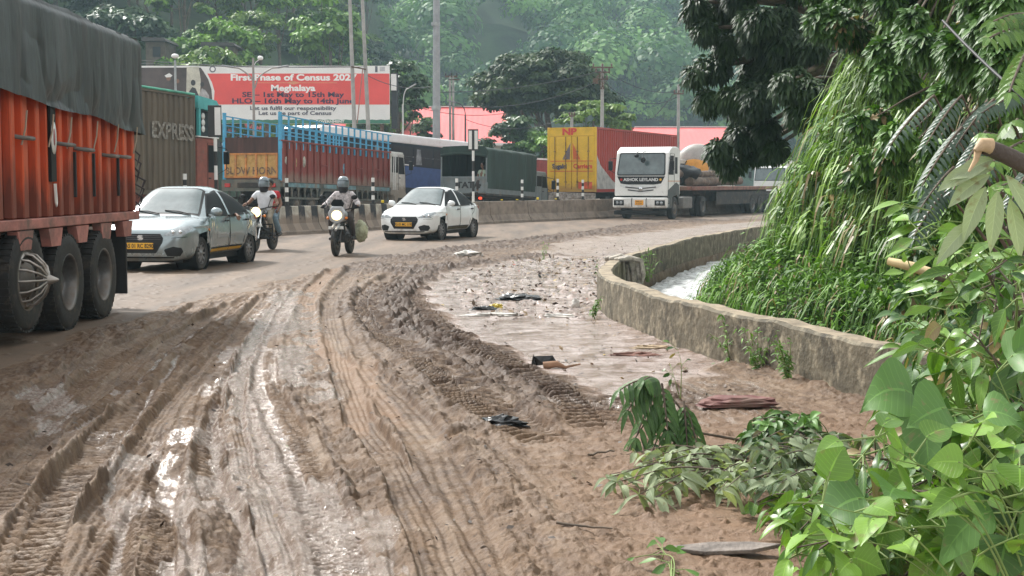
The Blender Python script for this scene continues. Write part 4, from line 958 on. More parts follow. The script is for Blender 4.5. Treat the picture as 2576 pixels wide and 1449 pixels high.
def make_car(label, paint, plate, loc, rz, cat='car', stripe=True, rimstyle='alloy', group=None):
    c = empty('car', loc, rz); vs, fs = car_body_mesh()
    b = MB().add(vs, fs, 0, None, True).build('body', paint, c)
    for wx in (-1.225, 1.225):
        for s in (-1, 1):
            m = MB(); m.lathe([(.336, s * .45), (.336, s * .84)], 'y', (wx, 0, .30), 32); m.lathe([(.001, s * .45), (.336, s * .45)], 'y', (wx, 0, .30), 32); m.build('wheel_well', M_plastic, c)
            wheel(c, wx, s * .735, .302, .185, s, rimstyle)
    MB().box(-1.75, 1.8, -.70, .70, .16, .30).build('underbody', M_plastic, c)
    def side(poly, name, mt, off, s, nr=12, nc_=14):
        v_, f_ = patch(poly, lambda u, v: (u, s * (surfY(u, v) + off), v), nr, nc_); return MB().add(v_, f_, 0, None, True).build(name, mt, c)
    def front(poly, name, mt, off, nr=12, nc_=24, rear=False):
        v_, f_ = patch(poly, lambda u, v: (surfX(u, v, rear) + (-off if rear else off), u, v), nr, nc_); return MB().add(v_, f_, 0, None, True).build(name, mt, c)
    W1 = [(.86, .975), (.84, .99), (.36, 1.345), (-.10, 1.40), (-.12, .975)]
    W2 = [(-.22, .975), (-.20, 1.40), (-.58, 1.37), (-.98, 1.20), (-1.20, 1.05), (-1.16, .985)]
    for s in (-1, 1):
        side([(.93, .955), (.36, 1.375), (-.1, 1.43), (-.60, 1.40), (-1.0, 1.225), (-1.29, 1.04), (-1.2, .955)], 'window_surround', M_plastic, .003, s, 16, 26)
        side(W1, 'side_window', M_glass, .0065, s); side(W2, 'side_window', M_glass, .0065, s)
        v_, f_ = patch([(-.13, .97), (-.115, 1.41), (-.205, 1.41), (-.215, .97)], lambda u, v: (u, s * (surfY(u, v) + .009), v), 8, 2); MB().add(v_, f_).build('door_pillar', paint, c)
        # seams, handles, sill trim
        P = lambda pts: [(x, s * (surfY(x, z) + .002), z) for x, z in pts]
        sm = MB()
        for pts in ([(.90, .96), (.93, .7), (.90, .45), (.86, .30)], [(-.16, .97), (-.15, .7), (-.15, .45), (-.16, .30)], [(-1.27, 1.0), (-1.20, .80), (-1.0, .68), (-.88, .55), (-.80, .30)], [(.86, .30), (-.8, .30)]):
            sm.tube([Vector(p) for p in P(crv(pts, 6))], .006, 5)
        sm.build('door_seams', M_plastic, c)
        for hx in (.02, -1.02): MB().box(-.09, .09, -.012, .018, -.016, .016, c=.008).build('door_handle', M_plastic, c).location = (hx, s * (surfY(hx, .86) + .012), .86)
        if stripe: side([(.82, .29), (.82, .355), (-.82, .355), (-.82, .29)], 'sill_stripe', M_taxi if stripe == 1 else mat('sill_dark', (.12, .10, .04), .5), .006, s, 3, 20); side([(.82, .358), (.82, .385), (-.82, .385), (-.82, .358)], 'sill_trim', M_plastic, .007, s, 2, 20)
        mr = MB(); mr.ball((.78, s * .935, 1.035), .115, 10, sc3=(.6, 1.0, .72)); mr.box(.74, .82, min(s * .80, s * .92), max(s * .80, s * .92), .955, 1.0)
        mo = mr.build('wing_mirror', paint, c); MB().box(.715, .735, min(s * .86, s * 1.02), max(s * .86, s * 1.02), .99, 1.085).build('mirror_glass', M_glass, mo)
        # headlight wraps the corner
        hp = [(s * .50, .655), (s * .44, .675), (s * .60, .755), (s * .815, .80), (s * .83, .74), (s * .76, .66)]
        ho = front([(s * .40, .640), (s * .62, .785), (s * .825, .83), (s * .845, .74), (s * .77, .64)], 'headlight', M_lamp, .006, 10, 14)
        ball = MB()
        for yy_ in (.58, .70): x_ = surfX(yy_, .70); ball.ball((x_ - .005, s * yy_, .70), .035, 8)
        ball.build('lamp_reflector', M_chrome, ho)
        front([(s * .50, .28), (s * .44, .40), (s * .60, .45), (s * .72, .44), (s * .75, .36), (s * .70, .28)], 'fog_lamp_recess', M_plastic, .006, 8, 10)
        fo = front([(s * .46, .245), (s * .40, .41), (s * .445, .41), (s * .50, .265), (s * .70, .262), (s * .71, .245)], 'fog_lamp_trim', M_chrome if stripe == 1 else paint, .011, 6, 4) if False else None
        front([(s * .56, .595), (s * .60, .612), (s * .80, .625), (s * .80, .60)], 'bumper_crease', M_plastic, .004, 3, 8)
        x_ = 1.30; tl = [(-1.86, .80), (-1.74, .95), (-1.58, .985), (-1.60, .87)]; side(tl, 'tail_light', M_redlens, .006, s, 6, 6)
        MB().cyl((.95, s * (surfY(.95, .72) + .0), .72), (.95, s * (surfY(.95, .72) + .012), .72), .025, n=10).build('side_repeater', M_amber, c)
    # windscreens
    def top(poly, name, mt, off, nr=18, nc_=20):
        v_, f_ = patch(poly, lambda u, v: (v, u, surfZ(v, u) + off), nr, nc_); return MB().add(v_, f_, 0, None, True).build(name, mt, c)
    top([(-.71, 1.045), (.71, 1.045), (.70, .95), (.53, .27), (-.53, .27), (-.70, .95)], 'windscreen_frame', M_plastic, .003)
    ws = top([(-.665, 1.0), (.665, 1.0), (.655, .92), (.495, .33), (-.495, .33), (-.655, .92)], 'windscreen', M_wind, .007)
    top([(-.47, -1.30), (.47, -1.30), (.50, -.92), (-.50, -.92)], 'rear_window', M_glass, .005)
    m = MB()
    for y0, y1 in ((.55, .02), (-.05, -.55)):
        m.tube([(1.055 , y0, surfZ(1.055, y0) + .02), (.99, (y0 + y1) / 2, surfZ(.99, (y0 + y1) / 2) + .028), (.955, y1, surfZ(.955, y1) + .02)], .011, 5)
    m.build('wiper', M_plastic, c)
    # grille: hexagonal mouth with slats and the plate below the badge
    g = front([(-.30, .335), (-.415, .52), (-.42, .60), (-.36, .672), (.36, .672), (.42, .60), (.415, .52), (.30, .335)], 'grille', M_plastic, .008, 14, 30)
    m = MB()
    for zz in (.575, .605, .635): m.tube([(surfX(y, zz) + .013, y, zz) for y in np.linspace(-.38, .38, 13)], .006, 5)
    m.build('grille_slats', mat('satin_grey', (.10, .10, .11), .3, .6), c)
    x_ = surfX(0, .60) + .012
    m = MB(); m.prism([(-.055, .622), (-.03, .650), (.03, .650), (.06, .632), (.02, .622), (.058, .600), (.058, .588), (.03, .562), (-.03, .562), (-.06, .582), (-.015, .590), (-.055, .610)], x_, x_ + .014, 'x'); m.build('badge', M_chrome, c)
    x_ = surfX(0, .46) + .010; MB().box(x_, x_ + .012, -.255, .255, .405, .515, c=.004).build('number_plate', M_taxi, c)
    text('plate_lettering', plate, .105, M_ink, c, (x_ + .0135, 0, .458), (R(90), 0, R(90)), sx=.80, bold=.002, ext=.001)
    front([(-.60, .245), (-.62, .27), (.62, .27), (.60, .245)], 'lip', M_plastic, .008, 3, 24)
    m = MB()   # no cabin contents built; dark panes stand in for the dim cabin
    return tag(c, label, cat, group)
# ---- people
def skin(name, chains, m, parent, sub=2):
    """chains: lists of (point, radius); shared first points are welded"""
    V_, E, Rr, key = [], [], [], {}
    def vid(p, r):
        k = tuple(round(c, 3) for c in p)
        if k not in key: key[k] = len(V_); V_.append(p); Rr.append(r)
        return key[k]
    for ch in chains:
        ids = [vid(p, r) for p, r in ch]; E += list(zip(ids[:-1], ids[1:]))
    me = bpy.data.meshes.new(name); me.from_pydata([tuple(p) for p in V_], E, []); me.materials.append(m)
    o = link(bpy.data.objects.new(name, me), parent); md = o.modifiers.new('s', 'SKIN'); md.use_smooth_shade = True
    for i, sv in enumerate(me.skin_vertices[0].data):
        r = Rr[i]; sv.radius = r if isinstance(r, tuple) else (r, r); sv.use_root = (i == 0)
    sb = o.modifiers.new('u', 'SUBSURF'); sb.levels = sub; sb.render_levels = sub
    o2 = bpy.data.meshes.new_from_object(o.evaluated_get(bpy.context.evaluated_depsgraph_get())); o2.name = name
    bpy.data.objects.remove(o); o2.polygons.foreach_set('use_smooth', [True] * len(o2.polygons))
    return link(bpy.data.objects.new(name, o2), parent)
def hand_mesh(mb, wrist, d, up, curl=.5, L=.17, side=1):
    """palm, four unequal bent fingers and a thumb leaving the palm's side"""
    d = Vector(d).normalized(); up = Vector(up).normalized(); s = d.cross(up).normalized() * side; up = s.cross(d).normalized() * side
    w0 = Vector(wrist)
    mb.tube([w0, w0 + d * L * .25, w0 + d * L * .5], [.024, .032, .030], 8)
    for k, (o_, ln) in enumerate(((-.027, .40), (-.009, .46), (.009, .43), (.026, .34))):
        a = w0 + d * L * .46 + s * o_; b_ = a + (d * math.cos(curl * .7) - up * math.sin(curl * .7)) * L * ln * .5; c = b_ + (d * math.cos(curl * 2) - up * math.sin(curl * 2)) * L * ln * .5
        mb.tube([a, b_, c], [.0095, .0088, .007], 6)
    a = w0 + d * L * .14 - s * .026; b_ = a + (d * .75 - s * .6 - up * .15) * L * .28; mb.tube([a, b_, b_ + (d * .9 - s * .1 - up * .5 * curl) * L * .2], [.012, .010, .008], 6)
def head_mesh(mb, c, f, up=(0, 0, 1), r=.10):
    """skull with brow, eyes, nose, mouth, chin and ears, looking along f"""
    c = Vector(c); f = Vector(f).normalized(); up = Vector(up); s = up.cross(f).normalized(); up = f.cross(s)
    M = Matrix((( f.x, s.x, up.x, c.x), (f.y, s.y, up.y, c.y), (f.z, s.z, up.z, c.z), (0, 0, 0, 1)))
    mb.ball((0, 0, .02), r, 14, 0, M, (1.0, .80, 1.12)); mb.ball((r * .28, 0, -r * .55), r * .66, 10, 0, M, (.9, .86, .85))
    mb.tube([(r * .92, 0, r * .2), (r * 1.17, 0, -r * .22), (r * .9, 0, -r * .35)], [.008, .016, .008], 6, 0, M)
    for t in (-1, 1):
        mb.ball((r * .86, t * r * .33, r * .12), r * .13, 6, 1, M); mb.ball((-r * .05, t * r * .82, 0), r * .24, 6, 0, M, (.6, .3, 1))
        mb.tube([(r * .93, t * r * .16, r * .34), (r * .86, t * r * .5, r * .34)], .006, 4, 2, M)
    mb.tube([(r * .93, -r * .2, -r * .58), (r * .97, 0, -r * .56), (r * .93, r * .2, -r * .58)], .008, 5, 3, M)
M_eye = mat('eye', (.03, .02, .015), .2); M_hair = mat('black_hair', (.012, .010, .009), .6, var=.3, scale=20); M_lip = mat('lips', (.20, .08, .06), .5)
HEADM = [M_skin, M_eye, M_hair, M_lip]
# ================================================================== CARS
P_silver = mat('silver_paint', (.29, .345, .365), .24, .5, var=.015, coat=.8, zdirt=(.1, .45), dirt=.02, dcol=(.26, .21, .16), dscale=4)
P_white = mat('pearl_white_paint', (.80, .82, .82), .25, 0, var=.03, coat=.8, zdirt=(.1, .45), dirt=.02, dcol=(.32, .26, .20), dscale=4)
c_ = make_car('silver taxi sedan with a yellow number plate beside the orange truck', P_silver, 'AS 01 RC 8290', (-6.40, 27.25, 0), -R(90 + 9.5)); c_.scale = (1.03,) * 3
make_car('white taxi sedan following the two motorcycles', P_white, 'AS 01 MC 1193', (-2.35, 41.0, 0), -R(90 + 20), stripe=2, rimstyle='alloy')
# ================================================================== TRUCKS AND BUS
def dirty(name, col, d=.35, zd=None, **k): return mat(name, col, .6, 0, var=.25, scale=2.5, dirt=d, dcol=(.14, .105, .08), dscale=3.5, zdirt=zd, bump=.15, bscale=8, **k)
P_or = mat('orange_truck_paint', (.66, .105, .032), .5, 0, var=.30, scale=2.0, dirt=.28, dcol=(.13, .05, .035), dscale=3.0, zdirt=(1.0, 1.9), bump=.2, bscale=6, streak=True)
P_pinkr = mat('faded_red_rail', (.42, .17, .14), .7, 0, var=.3, dirt=.4, dcol=(.16, .11, .09))
M_tarp = mat('grey_tarpaulin', (.058, .066, .070), .5, 0, var=.4, scale=2.2, dirt=.25, dcol=(.12, .12, .115), dscale=3, bump=.5, bscale=12, streak=True)
M_greymetal = dirty('grey_bar_metal', (.16, .15, .14))
# ---------------- big orange truck under a tarpaulin (drives towards the camera, seen on its left)
T = empty('tarpaulin_truck', (-6.06, 18.1, 0), -R(90)); HW = 1.22; Lb = 9.0; zf = 1.20; zr = 2.55
MB().box(0, Lb, -HW + .12, HW - .12, zf - .02, zr).build('cargo_body', P_or, T)
x = .10; k = 0
while x < Lb:                         # pressed uprights of the side wall
    wv = .15 if k % 2 else .11
    for s in (-1, 1):
        y0, y1 = (HW - .118, HW - .02) if s > 0 else (-HW + .02, -HW + .118)
        MB().box(x, x + wv, y0, y1, zf + .05, zr - .01, c=.012).build('upright', P_or, T)
    x += .36; k += 1
m = MB()
for s in (-1, 1):
    yb = s * HW
    m.box(0, Lb, min(yb, yb - s * .10), max(yb, yb - s * .10), zf - .06, zf + .045, c=.008)
m.build('bottom_rail', P_pinkr, T)
m = MB(); x = .35; k = 0
while x < Lb - .6:                    # trapezoid outriggers under the rail
    for s in (-1, 1):
        y0, y1 = sorted((s * (HW + .004), s * (HW - .10)))
        MB().prism([(x, zf - .07), (x + .46, zf - .07), (x + .38, zf - .26), (x + .08, zf - .26)], y0, y1, 'y').build('outrigger', P_pinkr, T)
    x += .92; k += 1
for x, z in ((.52, 1.93), (1.06, 1.93), (2.05, 1.98), (2.75, 2.02), (4.05, 2.05), (5.1, 2.05), (6.3, 2.05)):
    MB().tube([(x, HW - .08, z + .02), (x, HW + .035, z), (x + .34, HW + .035, z), (x + .34, HW - .08, z + .02)], .022, 6).build('tie_bar', M_greymetal, T)
for x in (.9, 1.9, 2.6):
    MB().box(x, x + .035, HW - .02, HW + .008, 1.45, 1.95).build('strap', M_black, T)
b = MB().box(3.30, 3.47, HW - .02, HW + .016, 1.62, 2.52, c=.005).build('marker_board', M_plastic, T)
MB().lathe([(.001, .024), (1, .023), (1, .017)], 'y', (0, 0, 0), 24, M=Matrix.Translation((3.385, HW, 2.08)) @ Matrix.Diagonal((.082, 1, .17, 1))).build('oval_sign', M_white, b)
MB().lathe([(.001, .027), (1, .0265), (1, .025)], 'y', (0, 0, 0), 20, M=Matrix.Translation((3.385, HW, 2.09)) @ Matrix.Diagonal((.03, 1, .09, 1))).build('oval_mark', mat('sign_red_print', (.35, .12, .12), .6), b)
MB().tube([(3.36, HW + .02, 1.60), (3.36, HW + .03, 1.40), (3.385, HW + .03, 1.36), (3.41, HW + .03, 1.40), (3.41, HW + .02, 1.60)], .010, 5).build('hook', M_white, b)
# chassis and axles
m = MB(); 
for s in (-.42, .42): m.box(-.1, Lb + 1.2, s - .05, s + .05, .78, 1.08)
for x in np.arange(.2, Lb, .9): m.box(x, x + .1, -HW + .1, HW - .1, 1.08, zf - .08)
for x in (1.6, 2.9, 4.2, 8.0): m.cyl((x, -1, .52), (x, 1, .52), .09, n=10)
m.build('chassis', M_under, T)
MB().box(0, Lb, -HW + .14, HW - .14, 1.10, zf - .03).build('underframe', M_under, T)
for x, z, st, du in ((1.6, .525, 'truckdeep', True), (2.9, .525, 'truckdeep', True), (4.2, .64, 'truckout', False), (8.2, .525, 'truckout', False)):
    for s in (-1, 1):
        w_ = wheel(T, x, s * 1.085, .525, .28, s, st, z=z, dual=du)
        if st == 'truckout' and x < 5:          # spiked hub guard
            q = MB()
            for k in range(14):
                a = k * 2 * math.pi / 14; ca, sa = math.cos(a), math.sin(a)
                q.tube([(.27 * ca, s * .10, .27 * sa), (.25 * ca, s * .20, .25 * sa), (.16 * ca, s * .29, .16 * sa), (.05 * ca, s * .33, .05 * sa)], .013, 5)
            q.lathe([(.285, s * .08), (.285, s * .12), (.26, s * .13)], 'y', n=24); q.lathe([(.07, s * .30), (.05, s * .35), (.015, s * .43), (.001, s * .44)], 'y', n=14)
            q.build('hub_guard', mat('worn_bright_steel', (.40, .37, .34), .4, .7, var=.3, dirt=.3), w_)
for s in (-1, 1):
    MB().box(.62, .66, s * .98 - .30 if s > 0 else s * .98 - .24, s * .98 + .24 if s > 0 else s * .98 + .30, .22, 1.02, c=.01).build('mud_flap', M_black, T)
MB().box(-.12, -.02, -.9, .9, .62, .80).build('rear_bumper', M_under, T)
for s in (-1, 1): MB().box(-.14, -.02, s * .72 - .12, s * .72 + .12, .84, .98, c=.01).build('tail_light', M_redlens, T)
MB().box(-.03, .0, -HW + .1, HW - .1, zf, zr).build('tailgate', mat('rusty_tailgate', (.16, .06, .04), .8, var=.4, dirt=.4), T)
m = MB(); rr = random.Random(4)
for k in range(7):                   # frayed rope and rag ends hanging at the rear corner
    z = 2.05 - k * .11; a = rr.random() * .12
    m.tube([(-.02, HW - .08, z), (-.06 - a, HW - .02 + a * .5, z - .08), (-.05 - a * .5, HW - .04, z - .2 - a)], [.010, .012 + .012 * rr.random(), .004], 5)
m.build('frayed_rope', mat('dirty_rope', (.05, .04, .04), .9, var=.4), T)
# tarpaulin: sheet with hanging folds
def tarp(name, L, hw, z0, z1, m_, parent, fold=.05, nx=300, nz=60, seed=3, hem=.14, x0=0.0, nf=1.1, crown=.12, slope=0.0):
    rg_ = np.random.default_rng(seed); u = np.linspace(0, L, nx)
    # profile round the load: left hem -> up -> over -> down to right hem
    s = np.linspace(0, 1, 2 * nz + 40); V_ = []
    for si in s:
        if si < .36: t = si / .36; y = np.full(nx, -hw); z = z0 + slope * u + (z1 - z0 - slope * u) * t; f = 1 - t; sg = -1
        elif si > .64: t = (1 - si) / .36; y = np.full(nx, hw); z = z0 + slope * u + (z1 - z0 - slope * u) * t; f = 1 - t; sg = 1
        else: a = (si - .36) / .28; y = np.full(nx, -hw + 2 * hw * a); z = z1 + crown * math.sin(a * math.pi); f = 0; sg = 0; t = 1
        z = np.full(nx, z)
        ph = u * nf
        fd = ridged(u * nf * 1.5 + 3 * (sg > 0), np.full(nx, 1.5 + t * .5), seed, 3) - .45
        wr = (fbm(u * 7, np.full(nx, t * 4.5 + sg), seed + 5, 4) - .5)
        env = (.10 + .90 * f ** .7) if sg else 0
        crease = np.maximum(0, fd) * fold * 2.2
        rnd = np.exp(-(t - 1) ** 2 / .002) if sg else 0
        y = y + sg * (fold * .6 - crease) * env + sg * wr * fold * .22 * (sg != 0) - sg * rnd * .05
        hz = np.minimum(1, np.minimum(u, L - u) / .06)
        if sg: z = z - (hem * (fbm(u * .9, u * 0, seed + 9, 3) - .35) + .02 * (1 - np.clip(fd * 3, 0, 1)) + .012 * np.sin(u * 2.4)) * f ** 2
        else: z = z + (fbm(u * 1.3, np.full(nx, si * 5), seed + 2, 3) - .5) * .10
        V_.append(np.stack([x0 + u, y, z], -1))
    V_ = np.array(V_).transpose(1, 0, 2); a, b_ = V_.shape[:2]; ii = np.arange(a * b_).reshape(a, b_)
    Fc = np.stack([ii[:-1, :-1], ii[:-1, 1:], ii[1:, 1:], ii[1:, :-1]], -1).reshape(-1, 4)
    o = npmesh(name, V_.reshape(-1, 3), Fc, m_, parent, smooth=True)
    e = MB()
    for k, sx in ((0, 1), (a - 1, -1)):
        ring = [tuple(p) for p in V_[k]]; e.add(ring, [tuple(range(b_))])
    e.build('tarpaulin_end', m_, parent); return o
tarp('tarpaulin', Lb + .10, HW + .045, 2.26, 3.46, M_tarp, T, fold=.065, nx=620, hem=.07, slope=.05, x0=-.08, nf=.95)
for x in (.25, 1.1, 1.95, 2.9, 3.5, 4.3, 5.2): MB().tube([(x, HW + .06, 2.32), (x + .02, HW + .05, 2.15), (x + .06, HW + .02, 1.98)], .010, 4).build('tie_rope', mat('pale_rope', (.40, .33, .25), .9), T)
# its cab, ahead of the cargo body
def cab(parent, x0, L, W_, z0, z1, paint, name='cab', win_z=.50, vis=True, glass=None, sill=.10, bumper=True):
    """flat nosed cab: rear wall at x0, nose at x0+L"""
    h = W_ / 2; H_ = z1 - z0; zb = z0 + H_ * win_z; rk = .16
    prof = [(x0, z0), (x0, z1 - .06), (x0 + .10, z1), (x0 + L - .34, z1), (x0 + L - rk - .05, z1 - .10), (x0 + L, zb - .05), (x0 + L + .02, z0)]
    c = MB().prism(prof, -h, h, 'y').build(name, paint, parent, bevel=.04)
    zt_ = z1 - .22; xA = x0 + L - .05; xs_ = x0 + L - rk
    for s in (-1, 1):
        yw0, yw1 = (h - .005, h + .008) if s > 0 else (-h - .008, -h + .005)
        xf = lambda z: x0 + L + (z - (zb - .05)) / ((z1 - .10) - (zb - .05)) * (-rk - .05)
        MB().prism([(x0 + L * .52, zb), (xf(zb) - .13, zb), (xf(zt_) - .13, zt_), (x0 + L * .52, zt_)], yw0, yw1, 'y').build('side_window', M_glass, c)
        if L > 1.4: MB().prism([(x0 + .14, zb + .05), (x0 + L * .46, zb + .05), (x0 + L * .46, zt_), (x0 + .14, zt_)], yw0, yw1, 'y').build('side_window', M_glass, c)
        sm = MB(); yy_ = h + .004 if s > 0 else -h - .004
        P = [(x0 + L * .49, z0 + .12), (x0 + L * .49, zt_ + .06), (xf(zt_) - .07, zt_ + .06), (xf(zb) - .07, zb), (x0 + L - .10, z0 + .12)]
        sm.tube([(p[0], yy_, p[1]) for p in P + [P[0]]], .010, 5)
        sm.build('door_seams', M_plastic, c)
        MB().box(x0 + L * .54, x0 + L * .54 + .14, yy_ - .015, yy_ + .015, zb - .20, zb - .16, c=.006).build('door_handle', M_plastic, c)
        mr = MB(); mr.tube([(x0 + L - .12, s * (h - .02), z1 - .25), (x0 + L + .16, s * (h + .20), z1 - .30), (x0 + L + .16, s * (h + .20), z1 - .95), (x0 + L - .05, s * (h - .01), zb - .05)], .016, 6)
        mr.box(x0 + L + .11, x0 + L + .19, s * (h + .20) - .10, s * (h + .20) + .10, z1 - .80, z1 - .38, c=.02).build('mirror', M_plastic, c)
    xf0 = x0 + L
    a = Vector((xf0 + .004, 0, zb)); b_ = Vector((xf0 - rk - .05 + .012, 0, z1 - .13))
    d_ = (b_ - a).normalized(); nrm = Vector((d_.z, 0, -d_.x)); 
    def fp(y, t): return a + d_ * t * (b_ - a).length + nrm * .004 + Vector((0, y, 0))
    for nm, e, off, mt_ in (('windscreen_rubber', 0, 0, M_plastic), ('windscreen', .045, .004, M_wind)):
        vs = [fp(-h + .06 + e, 0 + e * .9), fp(h - .06 - e, 0 + e * .9), fp(h - .10 - e, 1 - e * .9), fp(-h + .10 + e, 1 - e * .9)]
        vs = [v + nrm * off for v in vs] + [v - nrm * .01 for v in vs]
        MB().add(vs, [(0, 1, 2, 3), (0, 4, 5, 1), (1, 5, 6, 2), (2, 6, 7, 3), (3, 7, 4, 0)]).build(nm, mt_, c)
    return c
cab(T, Lb + .15, 1.9, 2.36, .95, 2.95, P_or)
tag(T, 'big orange truck loaded high under a draped grey tarpaulin, nearest vehicle', 'truck')
# ---------------- olive container lorry
P_olive = mat('olive_container_paint', (.135, .105, .070), .6, 0, var=.25, scale=2, dirt=.3, dcol=(.09, .065, .045), bump=.15, bscale=8, streak=True)
def corrugated(name, x0, x1, y, out, z0, z1, pitch, dep, mt, parent):
    """trapezoid corrugated side wall in the xz plane at y, pushed outwards by out = +-1"""
    prof = []; x = x0
    while x < x1 - pitch * .5:
        prof += [(x, 0), (x + pitch * .30, 0), (x + pitch * .42, dep), (x + pitch * .80, dep), (x + pitch * .92, 0)]; x += pitch
    prof.append((x1, 0)); m = MB()
    vs = [(px, y - out * d, z) for z in (z0, z1) for px, d in prof]; n = len(prof)
    m.add(vs, [(i, i + 1, n + i + 1, n + i) for i in range(n - 1)]); return m.build(name, mt, parent)
def container(parent, x0, L, W_, z0, z1, mt, rail=None, pitch=.28, dep=.04, yoff=0.0):
    h = W_ / 2; rail = rail or mt
    corrugated('side_wall', x0 + .08, x0 + L - .08, -h + .02 + yoff, -1, z0 + .14, z1 - .1, pitch, dep, mt, parent)
    corrugated('side_wall', x0 + .08, x0 + L - .08, h - .02 + yoff, 1, z0 + .14, z1 - .1, pitch, dep, mt, parent)
    m = MB()
    for s in (-1, 1):
        for xx in (x0, x0 + L - .08): m.box(xx, xx + .08, min(s * h, s * (h - .1)) + yoff, max(s * h, s * (h - .1)) + yoff, z0, z1, c=.01)
        for za, zb in ((z0, z0 + .13), (z1 - .09, z1 - .002)): m.box(x0 + .08, x0 + L - .08, min(s * h, s * (h - .07)) + yoff, max(s * h, s * (h - .07)) + yoff, za, zb)
    m.build('frame', rail, parent)
    MB().box(x0 + .02, x0 + L - .02, -h + .08 + yoff, h - .08 + yoff, z1 - .06, z1 - .03).build('roof', mt, parent)
    MB().box(x0 + .02, x0 + L - .02, -h + .08 + yoff, h - .08 + yoff, z0 + .02, z0 + .1).build('floor', M_under, parent)
    MB().box(x0 + L - .06, x0 + L - .02, -h + .1 + yoff, h - .1 + yoff, z0 + .1, z1 - .08).build('front_wall', mt, parent)
def running_gear(T_, axles, L, W_=2.4, z=1.1, r=.5, st='truckout'):
    m = MB()
    for s in (-.42, .42): m.box(0, L, s - .06, s + .06, z - .32, z - .02)
    for x in axles: m.cyl((x, -W_ / 2 + .2, r), (x, W_ / 2 - .2, r), .08, n=8)
    m.build('chassis', M_under, T_)
    for x in axles:
        for s in (-1, 1): wheel(T_, x, s * (W_ / 2 - .16), r, .28, s, st)
# heading away and to the right: local x forward, right side faces the camera (y = -W/2)
def away(name, px, d, a, z=0.0, ry=0.0, side='right', W_=2.44):
    """origin: middle of the rear, with the rear right corner on pixel column px at depth d"""
    p = at(px, YH, d); f = Vector((math.sin(R(a)), math.cos(R(a)), 0)); lft = Vector((-f.y, f.x, 0))
    q = Vector((p.x, d, z)) + lft * W_ / 2
    return empty(name, q, R(90 - a), R(ry))
C = away('container_truck', 186, 36.9, 17, 0, 1.0)
container(C, 0, 6.3, 2.44, 1.35, 4.42, P_olive, pitch=.30, dep=.05)
MB().box(.02, 6.28, -1.25, 1.25, 4.40, 4.47, c=.02).build('roof_cover', mat('green_tarpaulin_trim', (.10, .42, .30), .6, var=.3), C)
text('side_lettering', 'EXPRESS', .66, mat('weathered_white_lettering', (.30, .28, .24), .7, var=.5, scale=9, dirt=.45, dcol=(.14, .11, .08), dscale=7), C, (5.0, -1.222, 3.22), (R(90), 0, 0), sx=.98, bold=.02, ext=.003)
P_brick = mat('brick_red_cab', (.26, .065, .040), .55, var=.2, dirt=.3, dcol=(.16, .11, .09))
cb = cab(C, 6.45, 1.35, 2.36, 1.0, 3.15, P_brick)
MB().box(6.45, 7.75, -1.24, 1.24, 3.15, 3.19, c=.01).build('roof_visor', M_white, cb)
P_teal = mat('turquoise_paint', (.08, .42, .42), .5, var=.15, dirt=.15)
cr = MB(); cr.prism([(6.45, 4.05), (7.75, 3.95), (7.9, 4.08), (7.6, 4.34), (6.45, 4.42)], -1.24, 1.24, 'y'); cr.box(7.6, 7.68, -1.24, -1.14, 3.19, 4.0); cr.box(7.6, 7.68, 1.14, 1.24, 3.19, 4.0); cr.box(6.5, 6.6, -1.24, -1.14, 3.19, 4.1)
cr.build('roof_crown', P_teal, C)
MB().box(6.58, 7.55, -1.12, 1.12, 3.2, 4.0).build('crown_back', M_glassd, C)
for zz in (3.42, 3.62, 3.82): MB().lathe([(.001, -1.135), (.10, -1.133), (.10, -1.12)], 'y', (6.95, 0, zz), 16).build('painted_disc', M_white, C)
running_gear(C, (1.0, 2.2, 7.4), 8.2)
tag(C, 'olive corrugated container truck with a brick red cab under a turquoise crown', 'truck')
# ---------------- maroon cargo truck with blue lattice
P_mar = mat('maroon_truck_paint', (.24, .040, .026), .6, 0, var=.25, scale=2.5, dirt=.22, dcol=(.26, .19, .15), dscale=4, zdirt=(1.2, 1.85), bump=.15, bscale=8, streak=True)
P_blue = mat('sky_blue_rail_paint', (.07, .36, .58), .5, 0, var=.15, dirt=.1)
P_brn = mat('brown_board', (.075, .035, .028), .8, 0, var=.4, scale=3, streak=True, bump=.4, bscale=12)
P_yel = mat('worn_yellow_gate', (.55, .33, .10), .7, 0, var=.3, scale=3, dirt=.30, dcol=(.30, .24, .17), dscale=3)
P_grn = mat('grey_green_steel', (.115, .125, .105), .7, 0, var=.3, dirt=.35)
K = away('cargo_truck', 703, 53.4, 18.5, .36, 1.3); h = 1.25; LB = 10.6
MB().box(0.05, LB, -h + .10, h - .10, 1.30, 1.42).build('floor', M_under, K)
for s in (-1, 1):
    wl = MB(); y0, y1 = sorted((s * (h - .10), s * (h - .07))); wl.box(.06, LB, y0, y1, 1.32, 2.86)
    x = .05
    while x < LB:
        a, b_ = sorted((s * (h - .07), s * h)); wl.box(x, x + .10, a, b_, 1.36, 2.86, c=.01); x += .575
    a, b_ = sorted((s * (h - .07), s * (h + .012))); wl.box(.0, LB, a, b_, 2.861, 2.93, c=.01)
    wl.build('side_wall', P_mar, K)
    lt = MB(); a, b_ = sorted((s * (h - .055), s * (h - .005)))
    zt0, zt1 = 3.86, 3.66
    def top(x): return zt0 + (zt1 - zt0) * x / LB
    x = .10
    while x < LB: lt.box(x, x + .075, a, b_, 2.60 if s < 0 else 2.931, top(x)); x += .60
    for q in (0, .36, .60):
        P = [(xx, s * (h - (.03 if q else .02)), top(xx) - q) for xx in (0.05, LB)]
        if top(LB) - q > 2.95: lt.tube(P, .030, 4, smooth=False)
    lt.build('lattice', P_blue, K)
for a in (-h - .01, h - .10): MB().box(.0, .11, a, a + .11, 1.36, 3.98).build('corner_post', P_blue, K)
